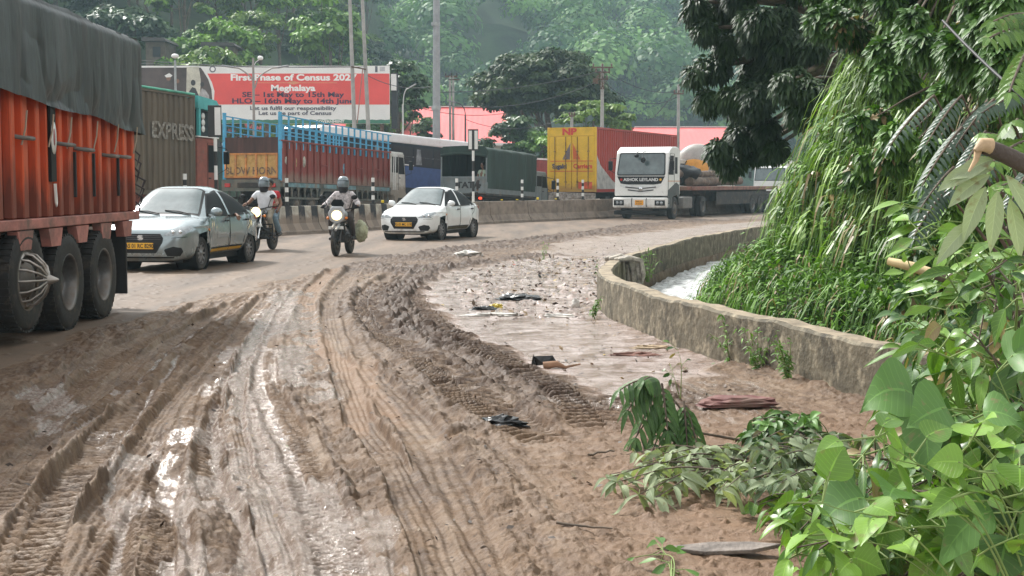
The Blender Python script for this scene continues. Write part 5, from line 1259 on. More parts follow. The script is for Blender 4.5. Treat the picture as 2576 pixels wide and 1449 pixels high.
MB().box(0.0, .05, -h + .11, h - .11, 2.42, 3.02).build('upper_board', P_brn, K)
MB().box(-.02, .03, -h + .11, h - .11, 1.46, 2.415).build('tailgate', P_yel, K)
m = MB()
for y in np.linspace(-h + .14, h - .14, 6): m.box(-.06, -.021, y - .035, y + .035, 1.5, 2.40)
for z in (1.47, 2.35): m.box(-.065, -.061 + .04, -h + .11, h - .11, z, z + .06)
m.build('gate_frame', mat('orange_gate_frame', (.60, .24, .06), .65, var=.3, dirt=.3), K)
text('tailgate_lettering', 'BLOW HORN', .38, mat('faded_lettering', (.24, .15, .09), .8, var=.6, scale=9), K, (-.026, 0, 1.72), (R(90), 0, -R(90)), sx=.98, bold=.012, ext=.002)
text('tailgate_lettering', 'GOODS CARRIER' , .20, mat('faded_lettering_dark', (.28, .16, .08), .8, var=.5, scale=8), K, (-.0262, 0, 2.15), (R(90), 0, -R(90)), sx=1.05, bold=.008, ext=.002) if False else None
m = MB(); m.box(-.10, 0, -h, h, .95, 1.40); m.build('rear_beam', P_grn, K)
m = MB(); m.box(-.13, -.101, -.55, .05 + .5, 1.08, 1.28, c=.02); m.build('light_bar', M_under, K)
for s in (-1, 1): MB().box(-.14, -.101, s * .98 - .12, s * .98 + .12, 1.1, 1.25, c=.01).build('tail_light', M_redlens, K)
m = MB()
for s in (-1, 1):
    a, b_ = sorted((s * (h - .06), s * (h - .01)))
    m.box(0, LB, a, b_, 1.12, 1.30); m.box(.3, 3.3, a, b_, .66, .74); m.box(5.2, LB, a, b_, .66, .74)
    for x in list(np.arange(.3, 3.4, .55)) + list(np.arange(5.2, LB, .55)): m.prism([(x, 1.12), (x + .30, 1.12), (x + .18, .95), (x + .18, .74), (x + .26, .66), (x + .02, .66), (x + .10, .74), (x + .10, .95)], a + .005, b_ - .005, 'y')
    m.prism([(3.5, 1.12), (5.1, 1.12), (5.25, .70), (5.1, .70), (4.85, 1.02), (3.75, 1.02), (3.5, .70), (3.35, .70)], a + .01, b_ + .03, 'y')
m.build('side_guard', P_grn, K)
m = MB()
for s in (-1, 1):
    for x0_, x1_ in ((.2, 3.3), (3.7, 4.9), (5.6, 6.8), (8.3, 10.4)):
        a, b_ = sorted((s * h, s * (h + .006))); MB().box(x0_, x1_, a, b_, 1.13, 1.29).build('blue_sill', mat('faded_blue_sill', (.16, .30, .33), .7, var=.4, scale=5, dirt=.4), K)
for x, z, c_ in ((.62, 2.15, (.6, .58, .52)), (1.35, 2.1, (.5, .36, .14)), (2.1, 2.15, (.45, .43, .36)), (5.8, 2.0, (.16, .38, .50))):
    MB().lathe([(.001, 0), (1, .0), (1, .012)], 'y', (0, 0, 0), 20, M=Matrix.Translation((x, -h + .060, z)) @ Matrix.Diagonal((.13, 1, .22 if x > .7 else .15, 1))).build('painted_badge', mat('badge_%d' % (x * 10), c_, .7, var=.4, scale=9), K)
for x in (3.5, 6.9, 8.9): MB().tube([(x, -h + .05, 2.05), (x, -h - .05, 2.05), (x + .42, -h - .05, 2.05), (x + .42, -h + .05, 2.05)], .02, 5).build('tie_bar', P_mar, K)
P_offw = mat('off_white_cab', (.55, .54, .50), .45, 0, var=.12, dirt=.25, zdirt=(.9, 1.6), dcol=(.26, .21, .16))
cab(K, LB + .2, 1.75, 2.3, .95, 2.95, P_offw)
MB().tube([(LB + .35, -1.20, 1.2), (LB + .35, -1.24, 2.9)], .022, 6).tube([(LB + .55, -1.20, 1.2), (LB + .55, -1.24, 2.9)], .022, 6).build('grab_rail', M_white, K)
MB().prism([(LB + .5, .95), (LB + .75, 1.22), (LB + 1.6, 1.22), (LB + 1.95, .95), (LB + 1.95, .45), (LB + 1.75, .45), (LB + 1.6, .85), (LB + .9, .85), (LB + .65, .5), (LB + .5, .5)], -1.22, 1.22, 'y').build('wheel_arch', P_offw, K)
running_gear(K, (1.5, 2.8, 4.3, LB + 1.25), LB + 1.8)
tag(K, 'maroon ribbed cargo truck with sky blue lattice rails and a worn yellow tailgate', 'truck')
# ---------------- coach
P_coach = mat('coach_white', (.74, .76, .76), .35, 0, var=.05, coat=.4, dirt=.08)
P_navy = mat('coach_dark_blue', (.008, .018, .028), .5, 0, var=.2, spec=.2)
P_royal = mat('coach_royal_blue', (.03, .075, .21), .45, 0, var=.15, spec=.3)
U = away('coach', 800, 66.5, 34.5, .82, 2.6, W_=2.5); h = 1.25; LU = 13.0
MB().prism([(0, .5), (0, 3.45), (.25, 3.55), (LU - .7, 3.55), (LU - .15, 3.25), (LU, 1.4), (LU, .5)], -h + .02, h - .02, 'y').build('body', P_navy, U, bevel=.06)
MB().prism([(0.02, 3.12), (.02, 3.46), (.26, 3.60), (LU - .75, 3.60), (LU - .32, 3.36), (LU - .22, 3.16), (LU - .8, 3.12)], -h - .005, h + .005, 'y').build('roof', P_coach, U, bevel=.08)
for s in (-1, 1):
    a, b_ = sorted((s * (h - .015), s * (h - .004)))
    for i in range(7): MB().box(.5 + i * 1.68, .5 + i * 1.68 + 1.60, a, b_, 2.05, 2.98, c=.003).build('window', M_glassd, U)
    MB().box(.3, LU - .6, a, b_ + .006, 2.47, 2.50).build('window_rail', M_steel, U)
    for i in (2, 4, 6): MB().prism([(.7 + i * 1.68, 2.1), (1.2 + i * 1.68, 2.1), (1.05 + i * 1.68, 2.9), (.75 + i * 1.68, 2.9)], a - .004 if s < 0 else b_ + .004, a - .001 if s < 0 else b_ + .008, 'y').build('curtain', mat('grey_curtain', (.22, .24, .25), .9, var=.4), U)
    q = [(3.0, .95), (3.3, 1.55), (4.2, 1.95), (5.6, 2.0), (LU - .4, 1.95), (LU - .4, .8)]
    MB().prism(q, a - .003 if s < 0 else b_ + .001, a - .001 if s < 0 else b_ + .004, 'y').build('painted_swoosh', P_royal, U)
    arc = crv([(2.9, .9), (3.3, 1.6), (4.3, 2.0), (5.7, 2.06), (7.2, 2.04)], 6)
    MB().tube([(x, s * (h + .0), z) for x, z in arc], .035, 6).build('swoosh_line', P_coach, U)
    MB().tube([(x, s * (h + .0), z) for x, z in crv([(2.4, 1.25), (3.8, 1.15), (5.0, .85), (5.8, .55)], 6)], .07, 6).build('swoosh_line', mat('coach_silver', (.42, .44, .46), .4), U)
    for x in (2.9, 9.9): wheel(U, x, s * 1.12, .5, .28, s, 'truckout')
MB().box(LU - .13, LU - .08, -1.05, 1.05, 1.5, 3.0).build('windscreen', M_wind, U).rotation_euler.y = 0
MB().tube([(LU - .2, -1.2, 3.2), (LU + .25, -1.42, 3.15), (LU + .25, -1.45, 2.7)], .03, 6).box(LU + .2, LU + .3, -1.55, -1.33, 2.45, 2.85, c=.02).build('mirror', M_plastic, U)
MB().box(4.6, 4.9, -h + .06, -h + .2, 2.1, 2.45).build('seat_back', mat('seat_blue', (.06, .08, .12), .8), U)
tag(U, 'dark coach with a white roof and blue swoosh parked behind the cargo truck', 'bus')
# ---------------- green canvas troop style truck
M_canvas = mat('green_canvas', (.013, .034, .025), .75, 0, var=.3, scale=2.5, dirt=.15, dcol=(.06, .09, .075), bump=.4, bscale=10, streak=True)
P_sgrey = mat('slate_grey_steel', (.17, .20, .205), .55, 0, var=.15, dirt=.25, dcol=(.22, .19, .16))
N_ = away('canvas_truck', 1222, 60.0, 25, .05, 2.2, W_=2.2); h = 1.1; LN = 5.3
MB().box(0, LN, -h, h, 1.06, 1.14).build('floor', M_under, N_)
for s in (-1, 1):
    a, b_ = sorted((s * h, s * (h - .05))); MB().box(.04, LN, a, b_, 1.141, 1.62, c=.008).build('side_wall', P_sgrey, N_)
m = MB(); m.box(-.05, 0, -h, h, 1.12, 1.86, c=.01); m.build('tailgate', P_sgrey, N_)
m = MB()
for y in (-h + .06, h - .16): m.box(-.085, -.051, y, y + .10, 1.16, 1.82)
for z in (1.15, 1.77): m.box(-.08, -.052, -h + .17, h - .17, z, z + .07)
m.build('gate_ribs', P_sgrey, N_)
text('tailgate_lettering', 'TATA', .36, M_ink, N_, (-.0555, -.25, 1.48), (R(90), 0, -R(90)), sx=1.25, bold=.015, ext=.003)
MB().cyl((-.06, -.82, 1.48), (-.052, -.82, 1.48), .06, n=14).build('painted_badge', M_ink, N_)
# canvas hood on hoops, open at the rear
nx, nn = 140, 70; Vt = []
for i in range(nx):
    x = LN * i / (nx - 1)
    for j in range(nn):
        t = j / (nn - 1)
        if t < .33: y, z = -h - .02, 1.35 + (2.92 - 1.35) * t / .33
        elif t > .67: y, z = h + .02, 1.35 + (2.92 - 1.35) * (1 - t) / .33
        else: a = (t - .33) / .34 * math.pi; y, z = -math.cos(a) * (h + .02), 2.92 + .24 * math.sin(a) ** .7
        Vt.append((x, y, z))
Vt = np.array(Vt); u_ = Vt[:, 0]; sd_ = (Vt[:, 2] < 2.9)
Vt[:, 1] += np.sign(Vt[:, 1]) * sd_ * ((ridged(u_ * 2.6, Vt[:, 2] * .3, 7, 3) - .5) * .07); Vt[:, 2] -= (~sd_) * .05 * np.abs(np.sin(u_ * math.pi / 1.3)) ** .5 * -1 + (~sd_) * .0
ii = np.arange(nx * nn).reshape(nx, nn)
npmesh('canvas_hood', Vt, np.stack([ii[:-1, :-1], ii[:-1, 1:], ii[1:, 1:], ii[1:, :-1]], -1).reshape(-1, 4), M_canvas, N_, smooth=True)
m = MB()
fl = [(-h - .03, 3.0), (-h + .1, 3.16), (0, 3.19), (h - .1, 3.16), (h + .03, 3.0), (h + .02, 2.72), (h * .55, 2.80), (0, 2.84), (-h * .5, 2.76), (-h - .02, 2.66)]
m.prism(fl, -.06, .02, 'x'); m.tube([(-.05, -h * 1.0, 2.76), (-.09, -h * .5, 2.80), (-.09, 0, 2.86), (-.09, h * .55, 2.84), (-.05, h, 2.78)], .055, 8)
m.build('rolled_flap', M_canvas, N_)
MB().box(LN - .06, LN - .02, -h, h, 1.15, 3.0).build('front_curtain', mat('black_interior', (.006, .007, .008), .9), N_)
for s in (-1, 1): MB().tube([(0.0, s * (h - .01), 1.15), (0.0, s * (h - .01), 2.9)], .035, 6).build('hoop_post', P_sgrey, N_)
m = MB(); m.box(.3, 4.8, -h + .08, -h + .42, 1.5, 1.56); m.box(.3, 4.8, h - .42, h - .08, 1.5, 1.56); m.build('bench', M_under, N_)
cab(N_, LN + .12, 1.5, 2.0, .85, 2.35, P_sgrey)
running_gear(N_, (1.2, LN + .9), LN + 1.4, 2.1, 1.0, .42)
for s in (-1, 1): MB().box(-.10, -.02, s * .85 - .06, s * .85 + .06, .88, .97, c=.01).build('tail_light', emat('lit_tail_lamp', (.95, .05, .02), 1.6) if s < 0 else M_redlens, N_)
MB().box(-.06, .04, -1.0, 1.0, .80, .86).build('bumper', M_under, N_)
tag(N_, 'small truck with a dark green canvas hood and a grey tailgate', 'truck')
# ---------------- yellow and red container trailer
P_ye = mat('container_yellow', (.72, .44, .03), .5, 0, var=.12, scale=2.5, dirt=.16, dcol=(.35, .20, .08), dscale=5, zdirt=(1.2, 1.75))
P_rd = mat('container_red', (.36, .035, .022), .5, 0, var=.15, dirt=.12, dcol=(.20, .05, .03), streak=True)
J = away('container_trailer', 1500, 66.2, 24.5, 0, 0, W_=2.52); h = 1.26; LJ = 12.4; z0, z1 = 1.20, 4.28
container(J, 0.06, LJ, 2.52, z0, z1, P_rd, pitch=.31, dep=.05)
for s, y0 in ((-1, -h + .10), (1, .012)):
    dr = MB().box(-.01, .05, y0, y0 + h - .115, z0 + .14, z1 - .42, c=.006).build('door', P_ye, J)
    m = MB()
    for z in (z0 + .72, z0 + 1.38, z0 + 2.10): m.box(-.028, -.011, y0 + .04, y0 + h - .16, z, z + .035)
    m.build('door_rib', P_ye, dr)
    for yb in (.30, .86):
        q = MB(); yy_ = y0 + yb if s < 0 else y0 + h - .115 - yb + .0; q.tube([(-.05, yy_, z0 + .18), (-.05, yy_, z1 - .45)], .020, 6, mi=0)
        for zz in (z0 + .45, z0 + 1.1, z0 + 1.9): q.box(-.07, -.012, yy_ - .045, yy_ + .045, zz, zz + .06)
        q.build('lock_rod', mat('rusted_lock_rod', (.28, .17, .05), .7, var=.5, scale=8), dr)
MB().box(-.012, .05, -h + .10, h - .10, z1 - .41, z1 - .09).build('door_header', P_ye, J)
m = MB()
for s in (-1, 1): m.box(-.015, .058, min(s * h, s * (h - .095)), max(s * h, s * (h - .095)), z0 + .001, z1 - .001, c=.01)
m.box(-.016, .057, -h + .1, h - .1, z0 + .01, z0 + .135); m.box(-.016, .057, -h + .1, h - .1, z1 - .085, z1 - .004)
m.build('door_surround', P_ye, J)
M_rl = mat('red_lettering', (.62, .05, .03), .5); M_nl = mat('navy_lettering', (.03, .04, .10), .5)
tl = lambda s_, sz, y, z, m_, sx=1.0, b_=.01: text('door_lettering', s_, sz, m_, J, (-.034, y, z), (R(90), 0, -R(90)), sx=sx, bold=b_, ext=.003)
tl('NP', .42, .12, z1 - .22, M_rl, 1.35, .02)
tl('Sugalri', .30, .62, z0 + 1.22, M_nl, .95); tl('Carriers', .30, -.58, z0 + 1.22, M_rl, .95)
tri = MB()
for k in range(7):          # split triangular emblem of stripes
    t0, t1 = k / 7, (k + .62) / 7; ya0, ya1 = .06 + t0 * .02, .06
    for s, mi in ((1, 0), (-1, 1)):
        b0, b1 = .10 + t0 * .38, .10 + t1 * .38; tri.add([(-.036, s * .05, z0 + 2.35), (-.036, s * b0, z0 + 1.55), (-.036, s * b1, z0 + 1.55)], [(0, 1, 2)], mi)
tri.build('emblem', [mat('emblem_navy', (.04, .07, .20), .5), M_rl], J)
m = MB()
for z in (z0 + .98, z0 + 1.46): m.box(-.031, -.0275, -h + .16, h - .16, z, z + .03)
m.build('red_outline', M_rl, J)
MB().box(-.0335, -.03, -h + .2, -.35, z0 + .16, z0 + .48).build('red_panel', mat('red_panel', (.60, .10, .04), .5, var=.3), J)
lowg = [(0.08, z0 + .14), (3.6, z0 + .14), (2.2, z0 + .55), (1.3, z0 + .95), (.6, z0 + 1.25), (.08, z0 + 1.75)]
for s in (-1,): MB().prism(lowg, -h - .001, -h + .017, 'y').build('grey_wave', mat('container_grey', (.42, .40, .37), .6, var=.25, dirt=.2), J)
m = MB(); m.box(-.02, .1, -1.2, 1.2, .72, 1.15); m.build('rear_bumper', mat('striped_bumper', (.40, .36, .33), .7, var=.5, scale=6, dirt=.45), J)
running_gear(J, (1.6, 2.9, 4.2, 10.6), LJ, 2.5, 1.18)
cab(J, LJ + .7, 1.9, 2.4, 1.0, 2.95, P_offw)
tag(J, 'long red container trailer with bright yellow rear doors', 'container truck')
# ---------------- tank lorry seen from behind
M_tank = mat('tank_grey', (.42, .40, .37), .45, .1, var=.15, dirt=.25, dcol=(.30, .25, .20), dscale=2)
Q = away('tank_truck', 1806, 79, 10, 0, 0, W_=2.3); cz = 2.78; rt = 1.08
MB().lathe([(.001, -.22), (.45, -.18), (.80, -.08), (1.02, .06), (rt, .25), (rt, 7.5), (.8, 7.7), (.001, 7.8)], 'x', (0, 0, cz), 40, sx=1.12).build('tank', M_tank, Q)
MB().lathe([(.001, -.245), (.30, -.235), (.50, -.205), (.56, -.17), (.56, -.12)], 'x', (0, .12, cz - .28), 28, sx=1.35, sz=.95).build('orange_panel', mat('orange_disc', (.80, .38, .06), .5, var=.12, dirt=.15), Q)
MB().tube([(-.30, .75, cz - .9), (-.28, .8, cz - .2), (-.2, .6, cz + .1)], .025, 6).tube([(-.30, -.4, cz - .8), (-.25, -.1, cz - .5)], .03, 6).box(-.32, -.22, .66, .84, cz - .75, cz - .45).build('hose_valve', M_plastic, Q)
for x in (.6, 2.5, 4.5, 6.6): MB().box(x, x + .2, -.9, .9, 1.2, 1.85).build('saddle', M_under, Q); running_gear(Q, (1.3, 2.6, 8.6), 9.4, 2.3, 1.2)
cab(Q, 8.1, 1.8, 2.3, .95, 2.8, P_offw)
tag(Q, 'grey tank truck with an orange disc on its rounded rear end', 'tank truck')
# ---------------- white tractor with flatbed trailer, coming towards the camera
A_ = empty('flatbed_truck', (6.30, 64.0, 0), -R(90 + 23)); P_cw = mat('cab_white', (.80, .80, .77), .35, 0, var=.04, coat=.3, dirt=.08, zdirt=(.2, .9), dcol=(.3, .25, .2))
h = 1.24; zA = 1.05; zB = 3.28; X1 = 1.30
prof = [(-.72, zA), (-.72, 2.98), (-.60, 3.20), (-.2, zB), (.55, zB - .02), (.86, 3.12), (1.02, 2.98), (1.26, 1.98), (1.31, 1.10), (1.31, zA)]
cb = MB().prism(prof, -h, h, 'y').build('cab', P_cw, A_, bevel=.07)
def fx(z): return np.interp(z, [1.05, 1.10, 1.98, 2.98], [1.31, 1.31, 1.26, 1.02])
def fpatch(poly, name, mt, off, par=cb, bev=0):
    v_, f_ = patch(poly, lambda u, v: (float(fx(v)) + off, u, v), 16, 12); return MB().add(v_, f_, 0, None, True).build(name, mt, par)
fpatch([(-1.14, 2.04), (-1.10, 1.96), (1.10, 1.96), (1.14, 2.04), (1.08, 2.93), (1.02, 2.99), (-1.02, 2.99), (-1.08, 2.93)], 'windscreen_rubber', M_plastic, .008)
fpatch([(-1.085, 2.07), (-1.05, 2.02), (1.05, 2.02), (1.085, 2.07), (1.03, 2.88), (.98, 2.93), (-.98, 2.93), (-1.03, 2.88)], 'windscreen', M_wind, .014)
fpatch([(-.95, 1.60), (-1.12, 1.93), (1.12, 1.93), (.95, 1.60), (.6, 1.56), (-.6, 1.56)], 'front_panel', M_plastic, .010)
text('front_lettering', 'ASHOK LEYLAND', .185, mat('lettering_silver', (.72, .73, .73), .4), cb, (float(fx(1.78)) + .018, 0, 1.775), (R(90), 0, R(90)), sx=1.12, bold=.006)
for y, mt_ in ((-.98, M_redlens), (.98, M_taxi)): MB().cyl((float(fx(1.78)) + .010, y * .94, 1.78), (float(fx(1.78)) + .022, y * .94, 1.78), .055, n=14).build('round_sticker', mt_, cb)
for z, w0 in ((1.40, .72), (1.27, .60)):
    MB().tube([(float(fx(z)) + .012, y, z - .07 * (1 - abs(y) / w0) + .05) for y in np.linspace(-w0, w0, 17)], .022, 6).build('grille_slot', M_plastic, cb)
fpatch([(-.95, 1.56), (-1.0, 1.50), (-.2, 1.16), (.2, 1.16), (1.0, 1.50), (.95, 1.56)], 'grille_panel', mat('grille_white', (.70, .71, .70), .35, coat=.3), .006)
MB().lathe([(.001, 1.345), (.07, 1.345), (.10, 1.335), (.10, 1.30)], 'x', (0, 0, 1.36), 20).build('emblem', M_chrome, cb)
bp = MB().box(.95, 1.50, -h - .02, h + .02, .50, .98, c=.05).build('bumper', P_cw, A_)
MB().box(1.15, 1.46, -h + .02, h - .05, .20, .40, c=.03).build('under_bar', M_plastic, A_)
for s in (-1, 1):
    MB().box(1.485, 1.512, min(s * .72, s * 1.20), max(s * .72, s * 1.20), .62, .86, c=.01).build('lamp_recess', M_plastic, bp)
    for yy_ in (.86, 1.04): MB().lathe([(.001, 1.525), (.06, 1.522), (.075, 1.510)], 'x', (0, s * yy_, .74), 16).build('headlight', M_lamp, bp)
MB().box(1.502, 1.516, -.2, .2, .64, .86, c=.004).build('number_plate', mat('orange_plate', (.80, .36, .03), .4), bp)
text('plate_lettering', 'WB 11', .10, M_ink, bp, (1.518, 0, .80), (R(90), 0, R(90)), ext=.001); text('plate_lettering', 'E 1739', .09, M_ink, bp, (1.518, 0, .70), (R(90), 0, R(90)), ext=.001)
for s in (-1, 1):
    MB().tube([(1.52, s * .34, .56), (1.56, s * .34, .7), (1.56, s * .34, .88), (1.50, s * .34, .95)], .016, 6).build('step_bar', M_plastic, bp)
    y0, y1 = sorted((s * (h + .003), s * (h - .03)))
    MB().prism([(.30, 2.0), (1.06, 2.0), (.90, 2.86), (.30, 2.86)], y0, y1 , 'y').build('side_window', M_glass, cb)
    MB().prism([(-.30, 2.05), (.10, 2.05), (.10, 2.80), (-.30, 2.80)], y0, y1, 'y').build('side_window', M_glass, cb)
    sm = MB(); yy_ = s * (h + .004); pts = [(.22, 1.15), (.22, 2.95), (.86, 2.95), (1.14, 2.0), (1.16, 1.15), (.22, 1.15)]; sm.tube([(a, yy_, b_) for a, b_ in pts], .012, 5); sm.build('door_seams', M_plastic, cb)
    MB().box(-.70, 1.2, y0 - .006, y1 + .006, 1.70, 1.73).build('side_line', mat('side_stripe_orange', (.6, .25, .08), .5), cb)
    # dark lower flank over the front wheel
    MB().prism([(-.62, .62), (-.55, 1.55), (-.1, 1.66), (1.20, 1.30), (1.24, .5), (.62, .5), (.50, .98), (.0, 1.10), (-.40, .98), (-.52, .62)], *sorted((s * (h - .25), s * (h + .02))), 'y').build('wheel_arch', mat('dark_grey_plastic', (.05, .06, .06), .5, var=.15, dirt=.25), cb, bevel=.02)
    mr = MB(); mr.tube([(1.0, s * (h - .02), 2.75), (1.28, s * (h + .22), 2.72), (1.28, s * (h + .22), 2.2), (1.12, s * (h - .02), 2.05)], .018, 6); mr.box(1.24, 1.32, s * (h + .2) - .1, s * (h + .2) + .1, 2.2, 2.62, c=.02).build('mirror', M_plastic, cb)
    wheel(A_, 0, s * 1.08, .5, .28, s, 'truckout')
MB().tube([(1.0, .15, 3.05), (1.36, .15, 3.02), (1.42, .15, 2.75)], .014, 5).ball((1.42, .15, 2.66), .12, 10, sc3=(.35, 1, 1.1)).build('kerb_mirror', M_plastic, cb)
MB().tube([(1.0, -.18, 3.05), (1.30, -.18, 3.0), (1.34, -.18, 2.92)], .014, 5).ball((1.34, -.18, 2.85), .11, 10, sc3=(.35, 1.1, .8)).build('kerb_mirror', M_plastic, cb)
m = MB()
for s in (-.42, .42): m.box(-6.0, .9, s - .06, s + .06, .78, 1.05)
m.cyl((0, -1, .5), (0, 1, .5), .08).cyl((-4.9, -1, .5), (-4.9, 1, .5), .1); m.build('chassis', M_under, A_)
MB().box(-3.2, -1.6, -1.15, -.65, .42, .98, c=.04).build('fuel_tank', M_greymetal, A_); MB().box(-3.2, -1.6, .65, 1.15, .42, .98, c=.04).build('fuel_tank', M_greymetal, A_)
for s in (-1, 1): wheel(A_, -4.9, s * 1.08, .5, .28, s, 'truckdeep', dual=True)
TR = empty('trailer', (-4.6, 0, 0), R(-4), parent=A_)
P_bed = mat('rusty_red_bed', (.22, .09, .065), .75, 0, var=.35, dirt=.35)
MB().box(-13.0, 1.4, -1.25, 1.25, 1.28, 1.46, c=.01).build('bed', P_bed, TR)
m = MB()
for s in (-1, 1): m.prism([(-13, 1.27), (1.3, 1.27), (1.3, 1.12), (-1.6, 1.08), (-2.2, .72), (-12.8, .72)], s * .5 - .07, s * .5 + .07, 'y')
m.box(-12.6, -2.4, -1.18, -1.14, .55, 1.2); m.box(-12.6, -2.4, 1.14, 1.18, .55, 1.2)
m.build('beams', M_under, TR)
for x in (-8.4, -9.75, -11.1):
    for s in (-1, 1): wheel(TR, x, s * 1.08, .5, .28, s, 'truckdeep', dual=True)
tag(A_, 'white long nosed flatbed truck coming on with its number plate between bumper lights', 'truck')
A_['label'] = 'white tractor truck hauling a long rusty flatbed trailer towards the cars'
def onbed(x, y=0, z=1.46):      # point on the trailer bed in world space
    bpy.context.view_layer.update(); return TR.matrix_world @ Vector((x, y, z))
lg = [((-8.5, .4), (.9, -.35), .27), ((-9.6, -.5), (-.2, .55), .22), ((-7.5, .0), (.6, .15), .2)]
for i, (a, b_, r_) in enumerate(lg):
    z = 1.46 + r_ + (.42 if i == 2 else 0); p0 = onbed(a[0], a[1], z); p1 = onbed(b_[0], b_[1], z); rr = random.Random(i)
    P = [p0.lerp(p1, t / 10) + Vector((rr.uniform(-.04, .04), 0, rr.uniform(-.02, .05))) for t in range(11)]
    tag(MB().tube(P, [r_ * (.75 + .3 * t / 10 + rr.uniform(-.06, .06)) for t in range(11)], 12).build('log', mat('log_bark', (.16, .115, .085), .9, var=.45, scale=3, bump=.8, bscale=6)), ['thick log lying lengthwise on the flatbed trailer', 'thinner crooked log beside the thick one on the flatbed', 'topmost log resting on two others on the flatbed'][i], 'log')
p = onbed(-.7, 0, 1.9); rg_ = np.random.default_rng(8)
m = MB(); m.ball((0, 0, 0), 1, 14, sc3=(.85, .95, .38)); o = m.build('tarpaulin_bundle', mat('dark_tarp', (.025, .027, .03), .8, var=.3, bump=.6)); o.location = p + Vector((0, 0, .22))
for v in o.data.vertices: v.co *= 1 + .22 * (float(vnoise(np.array([v.co.x * 4.0]), np.array([v.co.y * 4.0 + v.co.z * 7]), 3)[0]) - .5) * 2
tag(o, 'dark tarpaulin bundle heaped on the front of the flatbed', 'bundle')
# ---------------- vehicles glimpsed beyond the grass
V1 = empty('white_truck', (18.2, 97, 0), -R(90 + 30)); cab(V1, -1, 1.9, 2.3, .8, 2.8, P_coach); MB().box(-6.5, -1.2, -1.15, 1.15, 1.1, 3.2, c=.03).build('cargo_box', P_offw, V1); running_gear(V1, (-5, 0), 1, 2.3, 1.0); 
for s in (-1, 1): MB().ball((.93, s * .85, 1.05), .11, 8).build('headlight', emat('lit_headlamp_%d' % s, (1, .98, .9), 2.0), V1)
tag(V1, 'white box truck with a lit headlamp glimpsed through the grass tips', 'truck')
R1 = away('red_truck', 1335, 78, 34, .0, 1, W_=2.4); MB().box(0, 7.5, -1.2, 1.2, 1.2, 2.95, c=.03).build('cargo_body', mat('deep_red', (.28, .04, .03), .6, var=.2), R1); MB().box(-.03, 7.6, -1.24, 1.24, 2.955, 3.05).build('white_rim', M_white, R1); running_gear(R1, (1, 6.5), 7.5)
tag(R1, 'deep red truck body with a white rim half hidden beside the yellow container', 'truck')
V2 = away('pale_truck', 845, 74, 28, .6, 0, W_=2.4); MB().box(0, 1.9, -1.1, 1.1, 1.1, 3.4, c=.05).build('cab', P_coach, V2); 
for s in (-.5, .5): MB().box(-.012, -.003, s - .42, s + .42, 2.2, 3.1).build('window', M_glassd, V2)
MB().box(1.9, 6, -1.15, 1.15, 1.2, 3.0).build('cargo_box', P_offw, V2); running_gear(V2, (.8, 5), 6)
tag(V2, 'pale boxy truck seen through the blue lattice rails', 'truck')
# ================================================================== MOTORCYCLES AND PEOPLE
M_shirtw = mat('white_shirt', (.68, .70, .74), .8, var=.12, scale=6, bump=.3, bscale=14)
M_shirtr = mat('red_shirt', (.50, .02, .03), .8, var=.2, scale=6)
M_khaki = mat('khaki_trousers', (.30, .26, .20), .85, var=.2, scale=7)
M_dkbrown = mat('dark_brown_trousers', (.045, .032, .028), .85, var=.25)
M_jean = mat('pale_jeans', (.20, .29, .36), .85, var=.25, scale=7)
M_check = mat('pale_printed_shirt', (.55, .50, .50), .8, var=.45, scale=16)
M_helm = mat('silver_helmet', (.17, .21, .235), .2, .2, var=.04, coat=.8)
M_visor = mat('dark_face_cloth', (.018, .017, .022), .6, var=.3)
M_bikeb = mat('black_motorcycle_paint', (.012, .012, .014), .25, 0, var=.1, coat=.5, dirt=.3, dcol=(.12, .09, .07))
M_bikes = mat('silver_motorcycle_paint', (.45, .46, .48), .3, .4, var=.05, coat=.4, dirt=.1)
M_beam = emat('lit_motorcycle_headlamp', (1.0, .78, .36), 1.6)
M_shoe = mat('dark_shoe', (.03, .025, .022), .6); M_engine = mat('engine_metal', (.06, .06, .06), .5, .5, dirt=.3)
